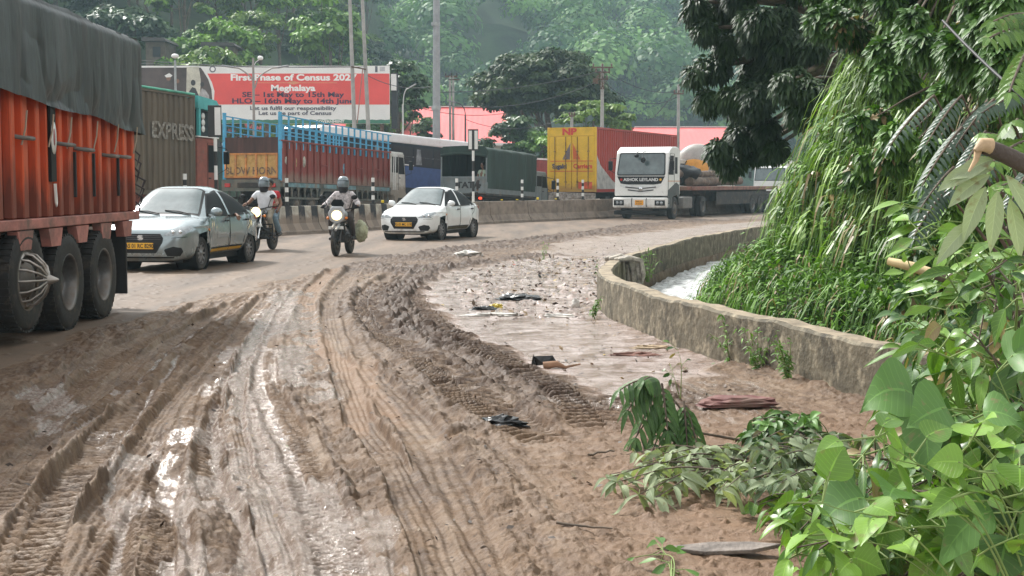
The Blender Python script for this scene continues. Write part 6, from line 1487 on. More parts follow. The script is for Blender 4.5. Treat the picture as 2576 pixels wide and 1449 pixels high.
def motorcycle(label, loc, rz, fair, lean=0):
    b = empty('motorcycle', loc, rz, 0, lean)
    wheel(b, .64, 0, .31, .09, 1, 'moto', name='front_wheel'); wheel(b, -.64, 0, .31, .11, 1, 'moto', name='rear_wheel')
    m = MB()
    for s in (-1, 1): m.tube([(.66, s * .09, .31), (.50, s * .09, .62), (.38, s * .085, .95)], [.028, .030, .022], 8)
    m.build('fork', M_engine if fair else M_chrome, b)
    MB().tube([(.30, -.05, .68), (.50, -.052, .72), (.80, -.045, .62)], .03, 6).tube([(.34, .05, .66), (.52, .052, .70), (.82, .045, .58)], .03, 6).build('front_mudguard', M_bikes if fair else M_bikeb, b)
    m = MB(); m.tube([(.40, 0, .92), (.05, 0, .80), (-.35, 0, .72)], .035, 8); m.tube([(.36, 0, .85), (.22, 0, .40), (-.15, 0, .30), (-.4, 0, .45)], .03, 8)
    for s in (-1, 1): m.tube([(-.15, s * .06, .35), (-.64, s * .10, .31)], .025, 6); m.tube([(-.64, s * .13, .33), (-.42, s * .14, .70)], .03, 6)
    m.build('frame', M_bikeb, b)
    MB().box(-.12, .22, -.15, .15, .28, .52, c=.04).cyl((.10, 0, .5), (.22, 0, .72), .10, n=12).box(-.02, .16, -.19, .19, .32, .44, c=.03).build('engine', M_engine, b)
    MB().tube([(.2, -.10, .4), (.1, -.16, .25), (-.3, -.18, .28), (-.8, -.20, .38)], [.022, .025, .04, .05], 8).build('exhaust', M_chrome, b)
    MB().ball((.14, 0, .88), .2, 12, sc3=(1.35, .78, .72)).build('fuel_tank', M_bikes if fair else M_bikeb, b)
    MB().box(-.68, -.05, -.12, .12, .78, .86, c=.035).box(-.78, -.40, -.10, .10, .70, .79, c=.03).build('seat', M_plastic, b)
    MB().box(-.9, -.5, -.075, .075, .60, .69, c=.03).build('rear_mudguard', M_bikeb, b)
    MB().tube([(.28, .36, 1.06), (.34, .22, 1.04), (.40, .10, 1.00), (.40, -.10, 1.00), (.34, -.22, 1.04), (.28, -.36, 1.06)], .014, 8).build('handlebar', M_plastic, b)
    for s in (-1, 1):
        MB().tube([(.27, s * .36, 1.06), (.20, s * .44, 1.07)], .020, 8).build('grip', M_black, b)
        MB().tube([(.34, s * .24, 1.05), (.36, s * .30, 1.20), (.35, s * .34, 1.27)], .009, 5).ball((.36, s * .36, 1.30), .072, 8, sc3=(.35, 1.05, .75)).build('mirror', M_plastic, b)
        MB().tube([(.50, s * .10, .84), (.50, s * .19, .84)], .008, 5).ball((.50, s * .21, .84), .035, 8).build('indicator', M_amber, b)
        MB().tube([(-.10, s * .14, .36), (-.10, s * .30, .35)], .018, 6).build('foot_peg', M_plastic, b)
    if fair:
        MB().prism([(-.16, .78), (-.21, .95), (-.12, 1.10), (.12, 1.10), (.21, .95), (.16, .78), (0, .70)], .44, .54, 'x').build('headlamp_fairing', M_bikes, b, bevel=.03)
        MB().prism([(-.12, 1.08), (-.15, 1.16), (-.09, 1.25), (.09, 1.25), (.15, 1.16), (.12, 1.08)], .44, .455, 'x').build('fly_screen', M_glass, b)
        MB().ball((.535, 0, .90), .115, 12, sc3=(.45, 1.05, .95)).build('headlight', M_beam, b)
    else:
        MB().lathe([(.001, .38), (.09, .39), (.125, .50), (.125, .53)], 'x', (0, 0, .93), 20).build('headlamp_shell', M_bikeb, b)
        MB().ball((.525, 0, .93), .118, 12, sc3=(.35, 1, 1)).build('headlight', M_beam, b)
        m = MB()
        for z in (.32, .43, .54, .64): m.tube([(.34, -.34, z), (.40, -.20, z), (.40, .20, z), (.34, .34, z)], .016, 6)
        for s in (-1, 1): m.tube([(.34, s * .34, .30), (.34, s * .34, .66)], .016, 6)
        m.build('crash_guard', M_plastic, b)
    MB().box(.60, .612, -.17, .17, .60, .66, c=.003).box(.56, .60, -.17, .17, .59, .605).build('number_plate', M_white, b)
    return tag(b, label, 'motorcycle')
def rider(label, loc, rz, lean, seat_x, shirt, trousers, pillion=False, helmet=None, gloves=False, cloth=None, head_f=(1, 0, -.05)):
    p = empty('person', loc, rz, 0, lean); sx = seat_x
    hip = (sx, 0, .90); ch = (sx + (.06 if not pillion else .04), 0, 1.22); nk = (sx + (.10 if not pillion else .07), 0, 1.42); hc = (nk[0] + .03, 0, 1.58)
    A = lambda s: (nk[0] - .02, s * .19, 1.36)
    if not pillion: el = lambda s: (sx + .20, s * .36, 1.14); wr = lambda s: (.24, s * .40, 1.10)
    else: el = lambda s: (sx + .05, s * .27, 1.10); wr = lambda s: (sx + .22, s * .24, .96)
    kn = lambda s: (sx + .42, s * .22, .80); an = lambda s: (sx + .22 if not pillion else sx + .12, s * .25, .43 if not pillion else .42)
    body = skin('body', [[(hip, .13), (ch, .13), (nk, .055), ((hc[0], 0, 1.50), .052)]] + [[(ch, .13), (A(s), .055), (el(s), .042), (wr(s), .028)] for s in (-1, 1)] + [[(hip, .13), ((sx + .05, s * .10, .88), .085), (kn(s), .058), (an(s), .038)] for s in (-1, 1)], M_skin, p)
    hm = MB(); head_mesh(hm, hc, head_f); hm.build('head', HEADM, body)
    for s in (-1, 1):
        q = MB(); d = Vector((-.3, s * .9, 0)) if not pillion else Vector((1, 0, -.3)); w0 = Vector(wr(s)) - (Vector((.05, 0, 0)) if not pillion else Vector((0, 0, 0)))
        hand_mesh(q, w0 + Vector((0, -s * .05, .01)) if not pillion else w0, Vector((.75, s * .25, -.1)) if not pillion else d, (0, 0, 1), 1.1, .16, s); q.build('hand', M_skin if not gloves else M_plastic, body)
    sl = .55 if not gloves else .97
    mid = lambda a, b_, t: tuple(a[i] + (b_[i] - a[i]) * t for i in range(3))
    skin('shirt', [[((hip[0], 0, .88), .165), ((sx + .03, 0, 1.05), .16), (ch, .165), (nk, .085)]] + [[(ch, .165), (A(s), .082), mid_r(A(s), el(s), sl if sl < .9 else 1, .070)] + ([(mid(el(s), wr(s), .85), .048)] if sl > .9 else []) for s in (-1, 1)], shirt, p)
    skin('trousers', [[((hip[0] - .02, 0, .90), .14), ((sx + .05, s * .105, .88), .105), (kn(s), .078), (an(s), .062)] for s in (-1, 1)], trousers, p)
    for s in (-1, 1):
        a = Vector(an(s)); m = MB(); m.tube([a + Vector((-.06, 0, -.02)), a + Vector((.04, 0, -.05)), a + Vector((.17, 0, -.07))], [.045, .045, .034], 8); m.build('shoe', M_shoe, p)
    if helmet:
        c = Vector(hc) + Vector((-.005, 0, .035)); m = MB()
        prof = [(.001, .155), (.07, .145), (.115, .10), (.138, .03), (.14, -.04), (.132, -.09)]
        m.lathe([(r_ * 1.0, z) for r_, z in prof], 'z', tuple(c), 22, sx=1.08, sz=.98)
        hh = m.build('helmet', helmet, p)
        MB().lathe([(.134, -.05), (.132, .035), (.128, .06)], 'z', (c.x + .012, 0, c.z), 22).build('visor', M_visor, hh)
        if cloth: MB().lathe([(.118, .03), (.115, -.08), (.10, -.16), (.085, -.20)], 'z', (c.x + .005, 0, c.z - .02), 20).build('face_cloth', cloth, p)
    else:
        c = Vector(hc); m = MB(); m.ball((c.x - .015, 0, c.z + .045), .108, 12, sc3=(1.0, .90, .98)); m.build('hair', M_hair, p)
    return tag(p, label, 'person')
def mid_r(a, b_, t, r): return (tuple(a[i] + (b_[i] - a[i]) * t for i in range(3)), r)
b1 = (-3.82, 31.4, 0); b2 = (-5.955, 33.35, 0)
z1 = R(-97); z2 = R(-99)
motorcycle('silver faired motorcycle with its headlamp lit, ridden alone', b1, z1, True)
rider('rider in a pale printed shirt and silver helmet alone on a motorcycle', b1, z1, 0, -.22, M_check, M_dkbrown, helmet=M_helm, gloves=True, cloth=M_visor)
motorcycle('black motorcycle with a crash guard carrying two people', b2, z2, False)
rider('rider in a white shirt and silver helmet holding the handlebar', b2, z2, 0, -.20, M_shirtw, M_khaki, helmet=M_helm, cloth=M_visor)
rider('pillion passenger in a red shirt and pale jeans behind the white shirted rider', b2, z2, 0, -.58, M_shirtr, M_jean, pillion=True, head_f=(1, .15, 0))
# bags carried on the first motorcycle
bp_ = empty('backpack', b1, z1); MB().box(-.52, -.36, -.17, .19, .98, 1.42, c=.06).build('bag', mat('black_bag_cloth', (.015, .015, .018), .7), bp_); MB().box(-.535, -.515, -.10, .12, 1.05, 1.2, c=.01).build('pocket', mat('grey_bag_pocket', (.3, .3, .32), .7), bp_)
tag(bp_, 'black backpack worn by the rider in the printed shirt', 'backpack')
def lump(name, loc, sc3, mt, seed, amp=.3, freq=2.5, rz=0, label=None, cat=None, group=None, flat=False):
    m = MB(); m.ball((0, 0, 0), 1, 18); o = m.build(name, mt)
    co = np.array([v.co for v in o.data.vertices]); n1 = fbm(co[:, 0] * freq + seed, co[:, 1] * freq + co[:, 2] * 3.1, seed, 4) - .5
    co *= (1 + amp * 2.2 * n1)[:, None]; co *= np.array(sc3)
    if flat: co[:, 2] = np.maximum(co[:, 2], -sc3[2] * .25)
    o.data.vertices.foreach_set('co', co.ravel().astype(np.float32)); o.data.update(); o.location = loc; o.rotation_euler.z = rz
    return tag(o, label, cat, group) if label else o
M_sack = mat('pale_green_plastic', (.45, .46, .30), .5, var=.35, scale=9)
wq = Matrix.Rotation(z1, 4, 'Z'); P_ = Vector(b1) + (wq @ Vector((-.28, .36, .52)))
lump('carrier_bag', P_, (.15, .13, .24), M_sack, 3, .25, label='pale green carrier bag hanging from the first motorcycle', cat='bag')
# man looking out of the canvas truck
def seated(label, root_loc, rz, shirt):
    p = empty('person', root_loc, rz)
    body = skin('body', [[((0, 0, .12), .14), ((0, 0, .42), .14), ((0, 0, .62), .055), ((.01, 0, .70), .052)]] + [[((0, 0, .42), .14), ((0, s * .2, .55), .06), ((.10, s * .26, .30), .045), ((.32, s * .2, .22), .03)] for s in (-1, 1)] + [[((0, 0, .12), .14), ((.05, s * .1, .1), .09), ((.45, s * .13, .12), .065), ((.45, s * .13, -.33), .045)] for s in (-1, 1)], M_skin, p)
    m = MB(); head_mesh(m, (.03, 0, .79), (1, 0, 0)); m.build('head', HEADM, body)
    for s in (-1, 1): q = MB(); hand_mesh(q, (.32, s * .2, .22), (1, 0, -.2), (0, 0, 1), .7, .16, s); q.build('hand', M_skin, body)
    skin('shirt', [[((0, 0, .1), .165), ((0, 0, .42), .17), ((0, 0, .60), .08)]] + [[((0, 0, .42), .17), ((0, s * .2, .55), .082), ((.06, s * .235, .40), .07)] for s in (-1, 1)], shirt, p)
    skin('trousers', [[((0, 0, .1), .155), ((.06, s * .1, .1), .11), ((.45, s * .13, .12), .085), ((.45, s * .13, -.28), .06)] for s in (-1, 1)], M_dkbrown, p)
    for s in (-1, 1): m = MB(); m.tube([(.40, s * .13, -.36), (.50, s * .13, -.39), (.66, s * .13, -.41)], [.045, .045, .03], 8); m.build('shoe', M_shoe, p)
    m = MB(); m.ball((.01, 0, .83), .106, 12, sc3=(1, .9, .95)); m.build('hair', M_hair, p)
    return tag(p, label, 'person')
bpy.context.view_layer.update(); mw = N_.matrix_world @ Vector((.42, -.74, 1.56))
seated('man in a pale green shirt looking out from under the green canvas hood', mw, N_.rotation_euler.z + R(160), mat('pale_green_shirt', (.42, .52, .40), .8, var=.2))

# passenger with a forearm out of the silver taxi's rear window
pl, prz = Vector((-6.40, 27.25, 0)), -R(90 + 9.5); p = empty('person', pl, prz)
wr_ = (-.36, .93, .985)
body = skin('body', [[((-.75, .40, .50), .14), ((-.72, .42, .80), .14), ((-.70, .42, .98), .055), ((-.69, .42, 1.06), .05)], [((-.72, .42, .80), .14), ((-.70, .60, .92), .055), ((-.60, .80, .99), .042), (wr_, .030)]], M_skin, p)
m = MB(); head_mesh(m, (-.66, .42, 1.17), (1, .2, 0)); m.build('head', HEADM, body)
m = MB(); hand_mesh(m, wr_, (.6, .55, -.5), (0, 0, 1), .5, .17, 1); m.build('hand', M_skin, body)
skin('shirt', [[((-.75, .40, .50), .16), ((-.72, .42, .80), .165), ((-.70, .42, .96), .08)], [((-.72, .42, .80), .165), ((-.70, .60, .92), .078), ((-.64, .73, .97), .06)]], mat('pale_shirt', (.5, .48, .42), .8), p)
m = MB(); m.ball((-.68, .42, 1.21), .10, 10); m.build('hair', M_hair, p)
tag(p, 'taxi passenger whose bare forearm rests out of the silver car rear window', 'person')
# ================================================================== MEDIAN BARRIER, MARKERS
M_bar = [mat('barrier_white', (.46, .43, .36), .8, var=.3, scale=2.5, dirt=.35, dcol=(.25, .19, .145), dscale=3, zdirt=(.15, .7), bump=.3, bscale=18),
         mat('barrier_black', (.035, .035, .038), .8, var=.3, scale=3, dirt=.28, dcol=(.22, .17, .13), dscale=3, zdirt=(.15, .62), bump=.3, bscale=18),
         mat('barrier_bare', (.24, .19, .15), .85, var=.3, scale=2, dirt=.3, dcol=(.30, .24, .19), bump=.4, bscale=18)]
JP = [(-.30, -.1), (-.30, .08), (-.26, .12), (-.135, .34), (-.09, .86), (-.075, .885), (.075, .885), (.09, .86), (.135, .34), (.26, .12), (.30, .08), (.30, -.1)]
def polyline_at(pts, s):
    for a, b_ in zip(pts[:-1], pts[1:]):
        L = (b_ - a).length
        if s <= L: return a + (b_ - a) * (s / L), (b_ - a).normalized()
        s -= L
    return pts[-1], (pts[-1] - pts[-2]).normalized()
BV = [Vector((p[0], p[1])) for p in BL]; BL_len = sum((b_ - a).length for a, b_ in zip(BV[:-1], BV[1:]))
SEG = 3.0; nseg = int(BL_len / SEG); rr = random.Random(5)
for i in range(nseg):
    s0 = i * SEG; m = MB(); ns = 8
    p0, d0 = polyline_at(BV, s0); painted = 18 < p0.y < 50 
    rings = []
    for k in range(ns + 1):
        p, d = polyline_at(BV, s0 + .02 + (SEG - .04) * k / ns); nrm = Vector((-d.y, d.x))
        rings.append([(p.x + nrm.x * a * 1.0, p.y + nrm.y * a, z) for a, z in JP])
    vs = [v for r_ in rings for v in r_]; n = len(JP)
    for k in range(ns):
        stripe = (k // 1) % 2
        for j in range(n - 1):
            upper = 3 <= j <= 7
            low = painted and p0.y < 56 and 2 <= j <= 8
            mi = (stripe if (upper or low) else 2) if painted else (0 if (j in (5,)) else 2)
            if p0.y > 54 and painted and not (3 <= j <= 7): mi = 2
            m.f.append((k * n + j, k * n + j + 1, (k + 1) * n + j + 1, (k + 1) * n + j)); m.m.append(mi); m.sm.append(False)
    m.f.append(tuple(range(n))[::-1]); m.m.append(2); m.sm.append(False); m.f.append(tuple(range(ns * n, ns * n + n))); m.m.append(2); m.sm.append(False)
    m.v = vs; o = m.build('concrete_barrier', M_bar)
    pm, _ = polyline_at(BV, s0 + 1.5); px_ = CX + pm.x / pm.y * F
    ref = [(0, 'hidden past the orange truck'), (310, 'behind the orange truck'), (480, 'behind the silver taxi front'), (620, 'behind the silver taxi roof'), (700, 'behind the two riders'), (760, 'just past the red shirted passenger'), (820, 'between the motorcycles'), (880, 'behind the lone rider'), (950, 'just past the lone rider'), (1000, 'behind the white taxi bonnet'), (1080, 'behind the white taxi windscreen'), (1150, 'behind the white taxi doors'), (1200, 'behind the white taxi boot'), (1250, 'below the marker board'), (1300, 'below the canvas truck'), (1350, 'below the canvas truck middle'), (1400, 'below the canvas truck cab'), (1450, 'below the yellow door'), (1500, 'below the second yellow door'), (1560, 'beside the white tractor'), (1640, 'behind the white tractor'), (1720, 'behind the tractor door'), (1800, 'behind the tractor rear wheels'), (9999, 'beyond the flatbed trailer')]
    ref = next(r_ for a_, r_ in ref if px_ < a_)
    tag(o, ('black and white striped barrier block ' if painted else 'bare muddy concrete barrier block ') + ref, 'barrier', 'median barrier blocks')
M_bl = mat('marker_black', (.02, .02, .02), .5); M_wh = mat('marker_white', (.78, .78, .76), .5, var=.05); M_refl = mat('reflector_yellow', (.85, .62, .02), .35)
def on_barrier(px):
    best = None
    for k in range(2000):
        p, d = polyline_at(BV, BL_len * k / 2000); q = p.x / p.y * 3500 + CX
        if best is None or abs(q - px) < best[0]: best = (abs(q - px), p, d)
    return best[1], best[2]
marks = [(466, 437, 'beside the olive container'), (722, 448, 'behind the red shirted passenger'), (940, 447, 'before the off white cab'), (1150, 449, 'before the grey tailgate'), (1313, 452, 'before the green canvas side'), (1403, 450, 'before the yellow doors at the truck cab'), (1465, 452, 'before the middle of the yellow doors')]
for px, ytop, wh in marks:
    p, d = on_barrier(px); zt = at(px, ytop, p.y).z; r = empty('delineator_post', (p.x, p.y, .885)); H_ = max(.6, zt - .885); m = MB(); n = 6
    for k in range(n): m.cyl((0, 0, H_ * k / n), (0, 0, H_ * (k + 1) / n), .055, n=10, mi=k % 2)
    m.build('shaft', [M_bl, M_wh], r); MB().cyl((0, 0, 0), (0, 0, .03), .11, n=12).build('base', M_bl, r)
    tag(r, 'black and white delineator post on the barrier ' + wh, 'marker post', 'delineator posts along the median')
for px, y0, y1, wh in ((546, 265, 345, 'in front of the turquoise crowned cab'), (1191, 325, 379, 'in front of the green canvas truck')):
    p, d = on_barrier(px); a = at(px, y0, p.y).z; b_ = at(px, y1, p.y).z; sc_ = p.y / 3500; wd = (17 if px < 800 else 13) * sc_
    r = empty('object_marker', (p.x, p.y, .885)); m = MB(); n = 5; H_ = b_ - .885
    for k in range(n): m.cyl((0, 0, H_ * k / n), (0, 0, H_ * (k + 1) / n), .05, n=10, mi=(k + 1) % 2)
    m.build('shaft', [M_bl, M_wh], r)
    MB().box(-wd, wd, -.05, -.03, b_ - .885, a - .885, c=.006).build('board', M_bl, r)
    w1, w2 = (.0, wd * .88) if px < 800 else (.25 * wd, wd * .88)
    q = MB(); q.box(w1, w2, -.056, -.0505, b_ - .885 + .06, a - .885 - .06)
    if px > 800: q.box(-w2, -w1, -.056, -.0505, b_ - .885 + .06, a - .885 - .06)
    q.build('white_panel', M_wh, r)
    tag(r, 'black and white marker board on a banded post ' + wh, 'road sign')
for px, wh in ((905, 'near the lone rider'), (962, 'beside the white taxi bonnet'), (1262, 'nearest the canvas truck side'), (1300, 'below the canvas truck'), (1352, 'below the canvas truck cab'), (1398, 'below the yellow doors')):
    p, d = on_barrier(px); r = empty('road_stud', (p.x, p.y, .885)); MB().box(-.06, .06, -.05, .05, 0, .03, c=.01).build('base', M_bl if px != 905 else P_yel, r); MB().box(-.05, .05, -.04, .03, .031, .13 if px in (962, 1352) else .07, c=.012).build('reflector', M_refl if px != 905 else mat('brick_orange', (.45, .22, .10), .7), r)
    tag(r, 'small yellow reflector on the barrier top ' + wh, 'reflector', 'reflectors on the median barrier')
# ================================================================== BANK AND VEGETATION ON THE RIGHT
M_soil = mat('bank_soil', (.075, .055, .040), .95, 0, var=.45, scale=3, dirt=.3, dcol=(.16, .125, .10), dscale=2, bump=.8, bscale=9)
BW = smooth_line(wall_line, 10); offs = np.concatenate([np.linspace(0, 1, 14), np.linspace(1.1, 6, 26), np.linspace(6.5, 22, 12)])
def toe(y): return .42 + 1.55 * sstep(15.5, 21, y) + .9 * sstep(26, 36, y)
def bank_z(o, y, x):
    o = np.asarray(o, float); n = (fbm(x * .9 + 3, y * .9, 300, 4) - .5)
    t = o - 0
    return -.35 + .80 * sstep(0, .9, t) + .35 * np.clip(t - .5, 0, .9) + 2.0 * np.clip(t - 1.4, 0, 2.3) + .45 * np.maximum(0, t - 3.7) + n * .55 * sstep(0, 1.5, t)
def bank_point(s, o):
    """s 0..1 along the wall, o metres up from the toe"""
    i = min(int(s * (len(BW) - 1)), len(BW) - 2); f = s * (len(BW) - 1) - i; p = BW[i].lerp(BW[i + 1], f); d = (BW[i + 1] - BW[i]).normalized()
    q = p + Vector((d.y, -d.x)) * (float(toe(p.y)) + o); return Vector((q.x, q.y, float(bank_z(o, q.y, q.x)))), Vector((-d.y, d.x, 0))
rows = []
for j, o in enumerate(offs):
    r_ = []
    for i, p in enumerate(BW):
        d = (BW[min(i + 1, len(BW) - 1)] - BW[max(i - 1, 0)]).normalized(); q = p + Vector((d.y, -d.x)) * (float(toe(p.y)) + o)
        r_.append((q.x, q.y, 0))
    rows.append(r_)
P = np.array(rows); oo = np.repeat(offs[:, None], P.shape[1], 1); P[..., 2] = bank_z(oo, P[..., 1], P[..., 0])
a, b_ = P.shape[:2]; ii = np.arange(a * b_).reshape(a, b_)
o = npmesh('embankment', P.reshape(-1, 3), np.stack([ii[:-1, :-1], ii[:-1, 1:], ii[1:, 1:], ii[1:, :-1]], -1).reshape(-1, 4), M_soil, smooth=True); tag(o, kind='structure')
LM_grass = leafmat('tall_grass_blade', (.016, .060, .010), (.33, .52, .09), .42, .25, .4, dead=.05)
LM_weed = leafmat('weed_leaf', (.014, .060, .008), (.22, .42, .06), .5, .2, .35, dead=.03)
LM_broad = leafmat('broad_leaf', (.009, .042, .009), (.14, .30, .05), .5, .12, .5, veins=True, spots=.4, dead=.03)
LM_over = leafmat('mango_like_leaf', (.007, .024, .007), (.040, .080, .020), .48, .14, .3)
LM_bright = leafmat('bright_vine_leaf', (.012, .062, .008), (.25, .44, .058), .38, .17, .5, veins=True, spots=.5, dead=.03)
LM_wilt = leafmat('wilted_leaf', (.060, .105, .050), (.40, .46, .29), .65, .22, .2, veins=True, spots=.6, dead=.08)
LM_dpin = leafmat('dusky_pinnate_leaf', (.018, .046, .028), (.095, .155, .10), .38, .15, .5)
rg = np.random.default_rng(77)
# --- long drooping grass
A = Acc(); n = 0
def tuft(A, p, out, nb, L, W_, droop, rg, spread=.55, up=.8, tb=None):
    n = nb; az = rg.normal(size=n) * spread; o_ = np.array(out); side = np.array([-o_[1], o_[0], 0])
    D = o_[None] * np.cos(az)[:, None] * (.35 + .5 * rg.random((n, 1))) + side[None] * np.sin(az)[:, None] * .8 + np.array([0, 0, up]) * (.5 + .8 * rg.random((n, 1)))
    P = np.array(p)[None] + rg.normal(size=(n, 3)) * .06
    tb = rg.random() * .5 + .2 if tb is None else tb
    U = norm(np.cross(np.cross(D, [0, 0, 1.0]), D) + 1e-6)
    A.add(*leafset(P, D, U, L * (.55 + .7 * rg.random(n)), W_ * (.7 + .6 * rg.random(n)), 'blade', droop=droop * (.7 + .6 * rg.random(n)), fold=.25, tint=tb + (rg.random(n) - .5) * .45, rg=rg))
for k in range(1800):
    s = .28 + .56 * rg.random() ** .95; o = 1.5 + 3.6 * rg.random() ** .85
    p, out = bank_point(s, o)
    if p.y < 9.5 or p.y > 42: continue
    sc_ = .8 + .5 * rg.random(); tuft(A, p, (out.x, out.y, 0), 34, .90 * sc_, .018 * sc_ + .0005 * p.y, .9 + .5 * rg.random(), rg, .85, .8 + .8 * rg.random(), rg.random() * .7 + .08)
tag(A.build('tall_grass', LM_grass), kind='stuff')
# --- short weeds and creepers low on the bank, ferny clumps
A = Acc()
for k in range(3400):
    s = .20 + .64 * rg.random(); o = 2.0 * rg.random() ** 1.0; p, out = bank_point(s, o + .05)
    if p.y > 44: continue
    if rg.random() < .75: tuft(A, p, (out.x, out.y, 0), 16, .30 + .55 * rg.random() ** 1.5, .010 + .0004 * p.y, 1.25, rg, 1.2, .9, rg.random() * .8)
    else:
        n = 16; q = norm(rg.normal(size=(n, 3))); q[:, 2] = np.abs(q[:, 2]); P = np.array(p)[None] + q * (.10 + .14 * rg.random((n, 1))); D = q + np.array([out.x, out.y, .0]) * .3
        A.add(*leafset(P, D, norm(q + np.array([0, 0, 1.2])), .07 + .06 * rg.random(n), .045 + .03 * rg.random(n), 'tri', .3, .15, tint=.1 + rg.random() * .5 + .3 * rg.random(n), rg=rg))
for k in range(900):
    s = .24 + .60 * rg.random(); o = 1.2 + 3.8 * rg.random(); p, out = bank_point(s, o); n = 20
    if p.y > 44: continue
    q = norm(rg.normal(size=(n, 3))); q[:, 2] = np.abs(q[:, 2]); P = np.array(p)[None] + q * (.15 + .30 * rg.random((n, 1)))
    A.add(*leafset(P, q + np.array([out.x, out.y, -.2]) * .6, norm(q + np.array([out.x, out.y, 1.2])), .09 + .09 * rg.random(n), .05 + .04 * rg.random(n), 'tri', .4, .15, tint=.05 + rg.random() * .5 + .3 * rg.random(n), rg=rg))
tag(A.build('bank_weeds', LM_weed), kind='stuff')
# --- leaf sprays measured from the photograph: (px, py, radius px, distance)
def spray(A, S, px, py, rp, d, n, L, W_, tmpl, rg, hang=.8, droop=.35, tb=None, fold=.2, jd=.5, out=(-.5, -.6, .5)):
    c = at(px, py, d); r = rp * d / 3500
    q = norm(rg.normal(size=(n, 3))); rad = rg.random((n, 1)) ** .5
    P = np.array(c)[None] + q * rad * np.array([r, r * jd * 2, r])
    D = q * .7 + np.array([0, 0, -hang]) + rg.normal(size=(n, 3)) * .35 + np.array(out) * .3
    U = norm(q * .5 + np.array(out) + rg.normal(size=(n, 3)) * .35)
    tb = .15 + .5 * rg.random() if tb is None else tb
    A.add(*leafset(P, D, U, L * (.65 + .6 * rg.random(n)), W_ * (.7 + .5 * rg.random(n)), tmpl, droop, fold, tint=tb + (rg.random(n) - .5) * .5, rg=rg))
    return c
def bush(name, label, cat, blobs, base, lm, L, W_, tmpl, seed, dens=1.0, r0=.05, hang=.8, bark=M_bark, group=None, **kw):
    rg = np.random.default_rng(seed); root = empty(name, base); A = Acc(); m = MB(); bl = Vector(base)
    for (px, py, rp, d) in blobs:
        ns = max(1, int(rp / 34))
        for k in range(ns * 2):
            a = rg.random() * 6.28; rr_ = rg.random() ** .5 * rp * .8
            c = spray(A, None, px + rr_ * math.cos(a), py + rr_ * math.sin(a), max(26, rp * .42), d + (rg.random() - .5) * 1.3 * rp * d / 3500 * 2, int(dens * 900 * (rp / 100) ** 2 / (ns * 2) / (L * 3500 / d / 45) ** 1.6) + 3, L, W_, tmpl, rg, hang, **kw)
            if k % 2 == 0:
                mid = bl.lerp(c, .5) + Vector((0, 0, .18 * (c - bl).length)); Pn = smooth_line([bl, mid, c], 4); m.tube([p - bl for p in Pn], [r0 * (1 - .85 * t / (len(Pn) - 1)) for t in range(len(Pn))], 6)
    Vc = np.concatenate(A.V) - np.array(base); A.V = [Vc]
    A.build('foliage', lm, root); m.build('stem', bark, root); return tag(root, label, cat, group)
d0 = 25
bush('overhanging_tree', 'dark leafy tree overhanging the flatbed trailer from the bank', 'tree',
     [(1790, 60, 55, d0), (1860, 20, 80, d0), (1950, 30, 80, d0 - 1), (1830, 150, 60, d0), (1900, 130, 80, d0), (1800, 250, 50, d0), (1850, 260, 70, d0), (1930, 240, 80, d0 - 1), (1830, 350, 55, d0), (1890, 350, 60, d0), (1850, 420, 36, d0), (1960, 340, 60, d0), (2020, 120, 80, d0 - 1), (2010, 240, 70, d0 - 2), (1870, -90, 100, d0), (1990, -100, 110, d0), (1765, 180, 26, d0), (1745, 20, 26, d0)],
     (8.2, 27.5, 2.4), LM_over, .17, .055, 'lance', 301, dens=2.0, r0=.16, hang=.6, droop=.5, fold=.12)
bush('broadleaf_shrub', 'tangle of mid green broad leaves above the drooping grass', 'shrub',
     [(2120, 60, 80, 16), (2230, 40, 80, 15), (2260, 150, 80, 14), (2330, 90, 70, 13), (2210, -70, 120, 15), (2080, -60, 80, 17)],
     (6.6, 17.5, 4.0), LM_broad, .125, .06, 'lance', 302, dens=1.7, r0=.06, hang=.5)
bush('broadleaf_shrub', 'darker broad leaved shrub filling the top corner by the steel wire', 'shrub',
     [(2400, 60, 80, 10), (2500, 40, 80, 9), (2460, 150, 70, 9.5), (2380, 190, 70, 10.5), (2560, 130, 80, 8.8), (2480, -60, 120, 9.5), (2620, 20, 90, 9), (2640, 200, 80, 9), (2530, 220, 50, 9)],
     (4.8, 10.5, 2.2), LM_broad, .11, .045, 'lance', 303, dens=2.0, r0=.05, hang=.5)
bush('leafy_creeper', 'creeper of pointed leaves draped over the middle of the bank', 'creeper',
     [(2210, 330, 60, 13.2), (2290, 310, 60, 12.4), (2250, 420, 55, 12.6), (2340, 420, 60, 11.5), (2160, 420, 40, 14), (2300, 520, 50, 11.8), (2400, 500, 50, 10.8)],
     (5.0, 13.6, 2.3), LM_weed, .11, .055, 'lance', 304, dens=.9, r0=.03, hang=.7)
bush('leafy_creeper', 'low creeper with grey green leaves hanging behind the retaining wall', 'creeper',
     [(2330, 640, 50, 11), (2400, 600, 50, 10.3), (2450, 680, 60, 9.4), (2380, 720, 50, 9.8), (2300, 740, 36, 10.6), (2500, 580, 60, 9)],
     (4.2, 11.2, .9), LM_weed, .10, .05, 'lance', 314, dens=.9, r0=.025, hang=.8)
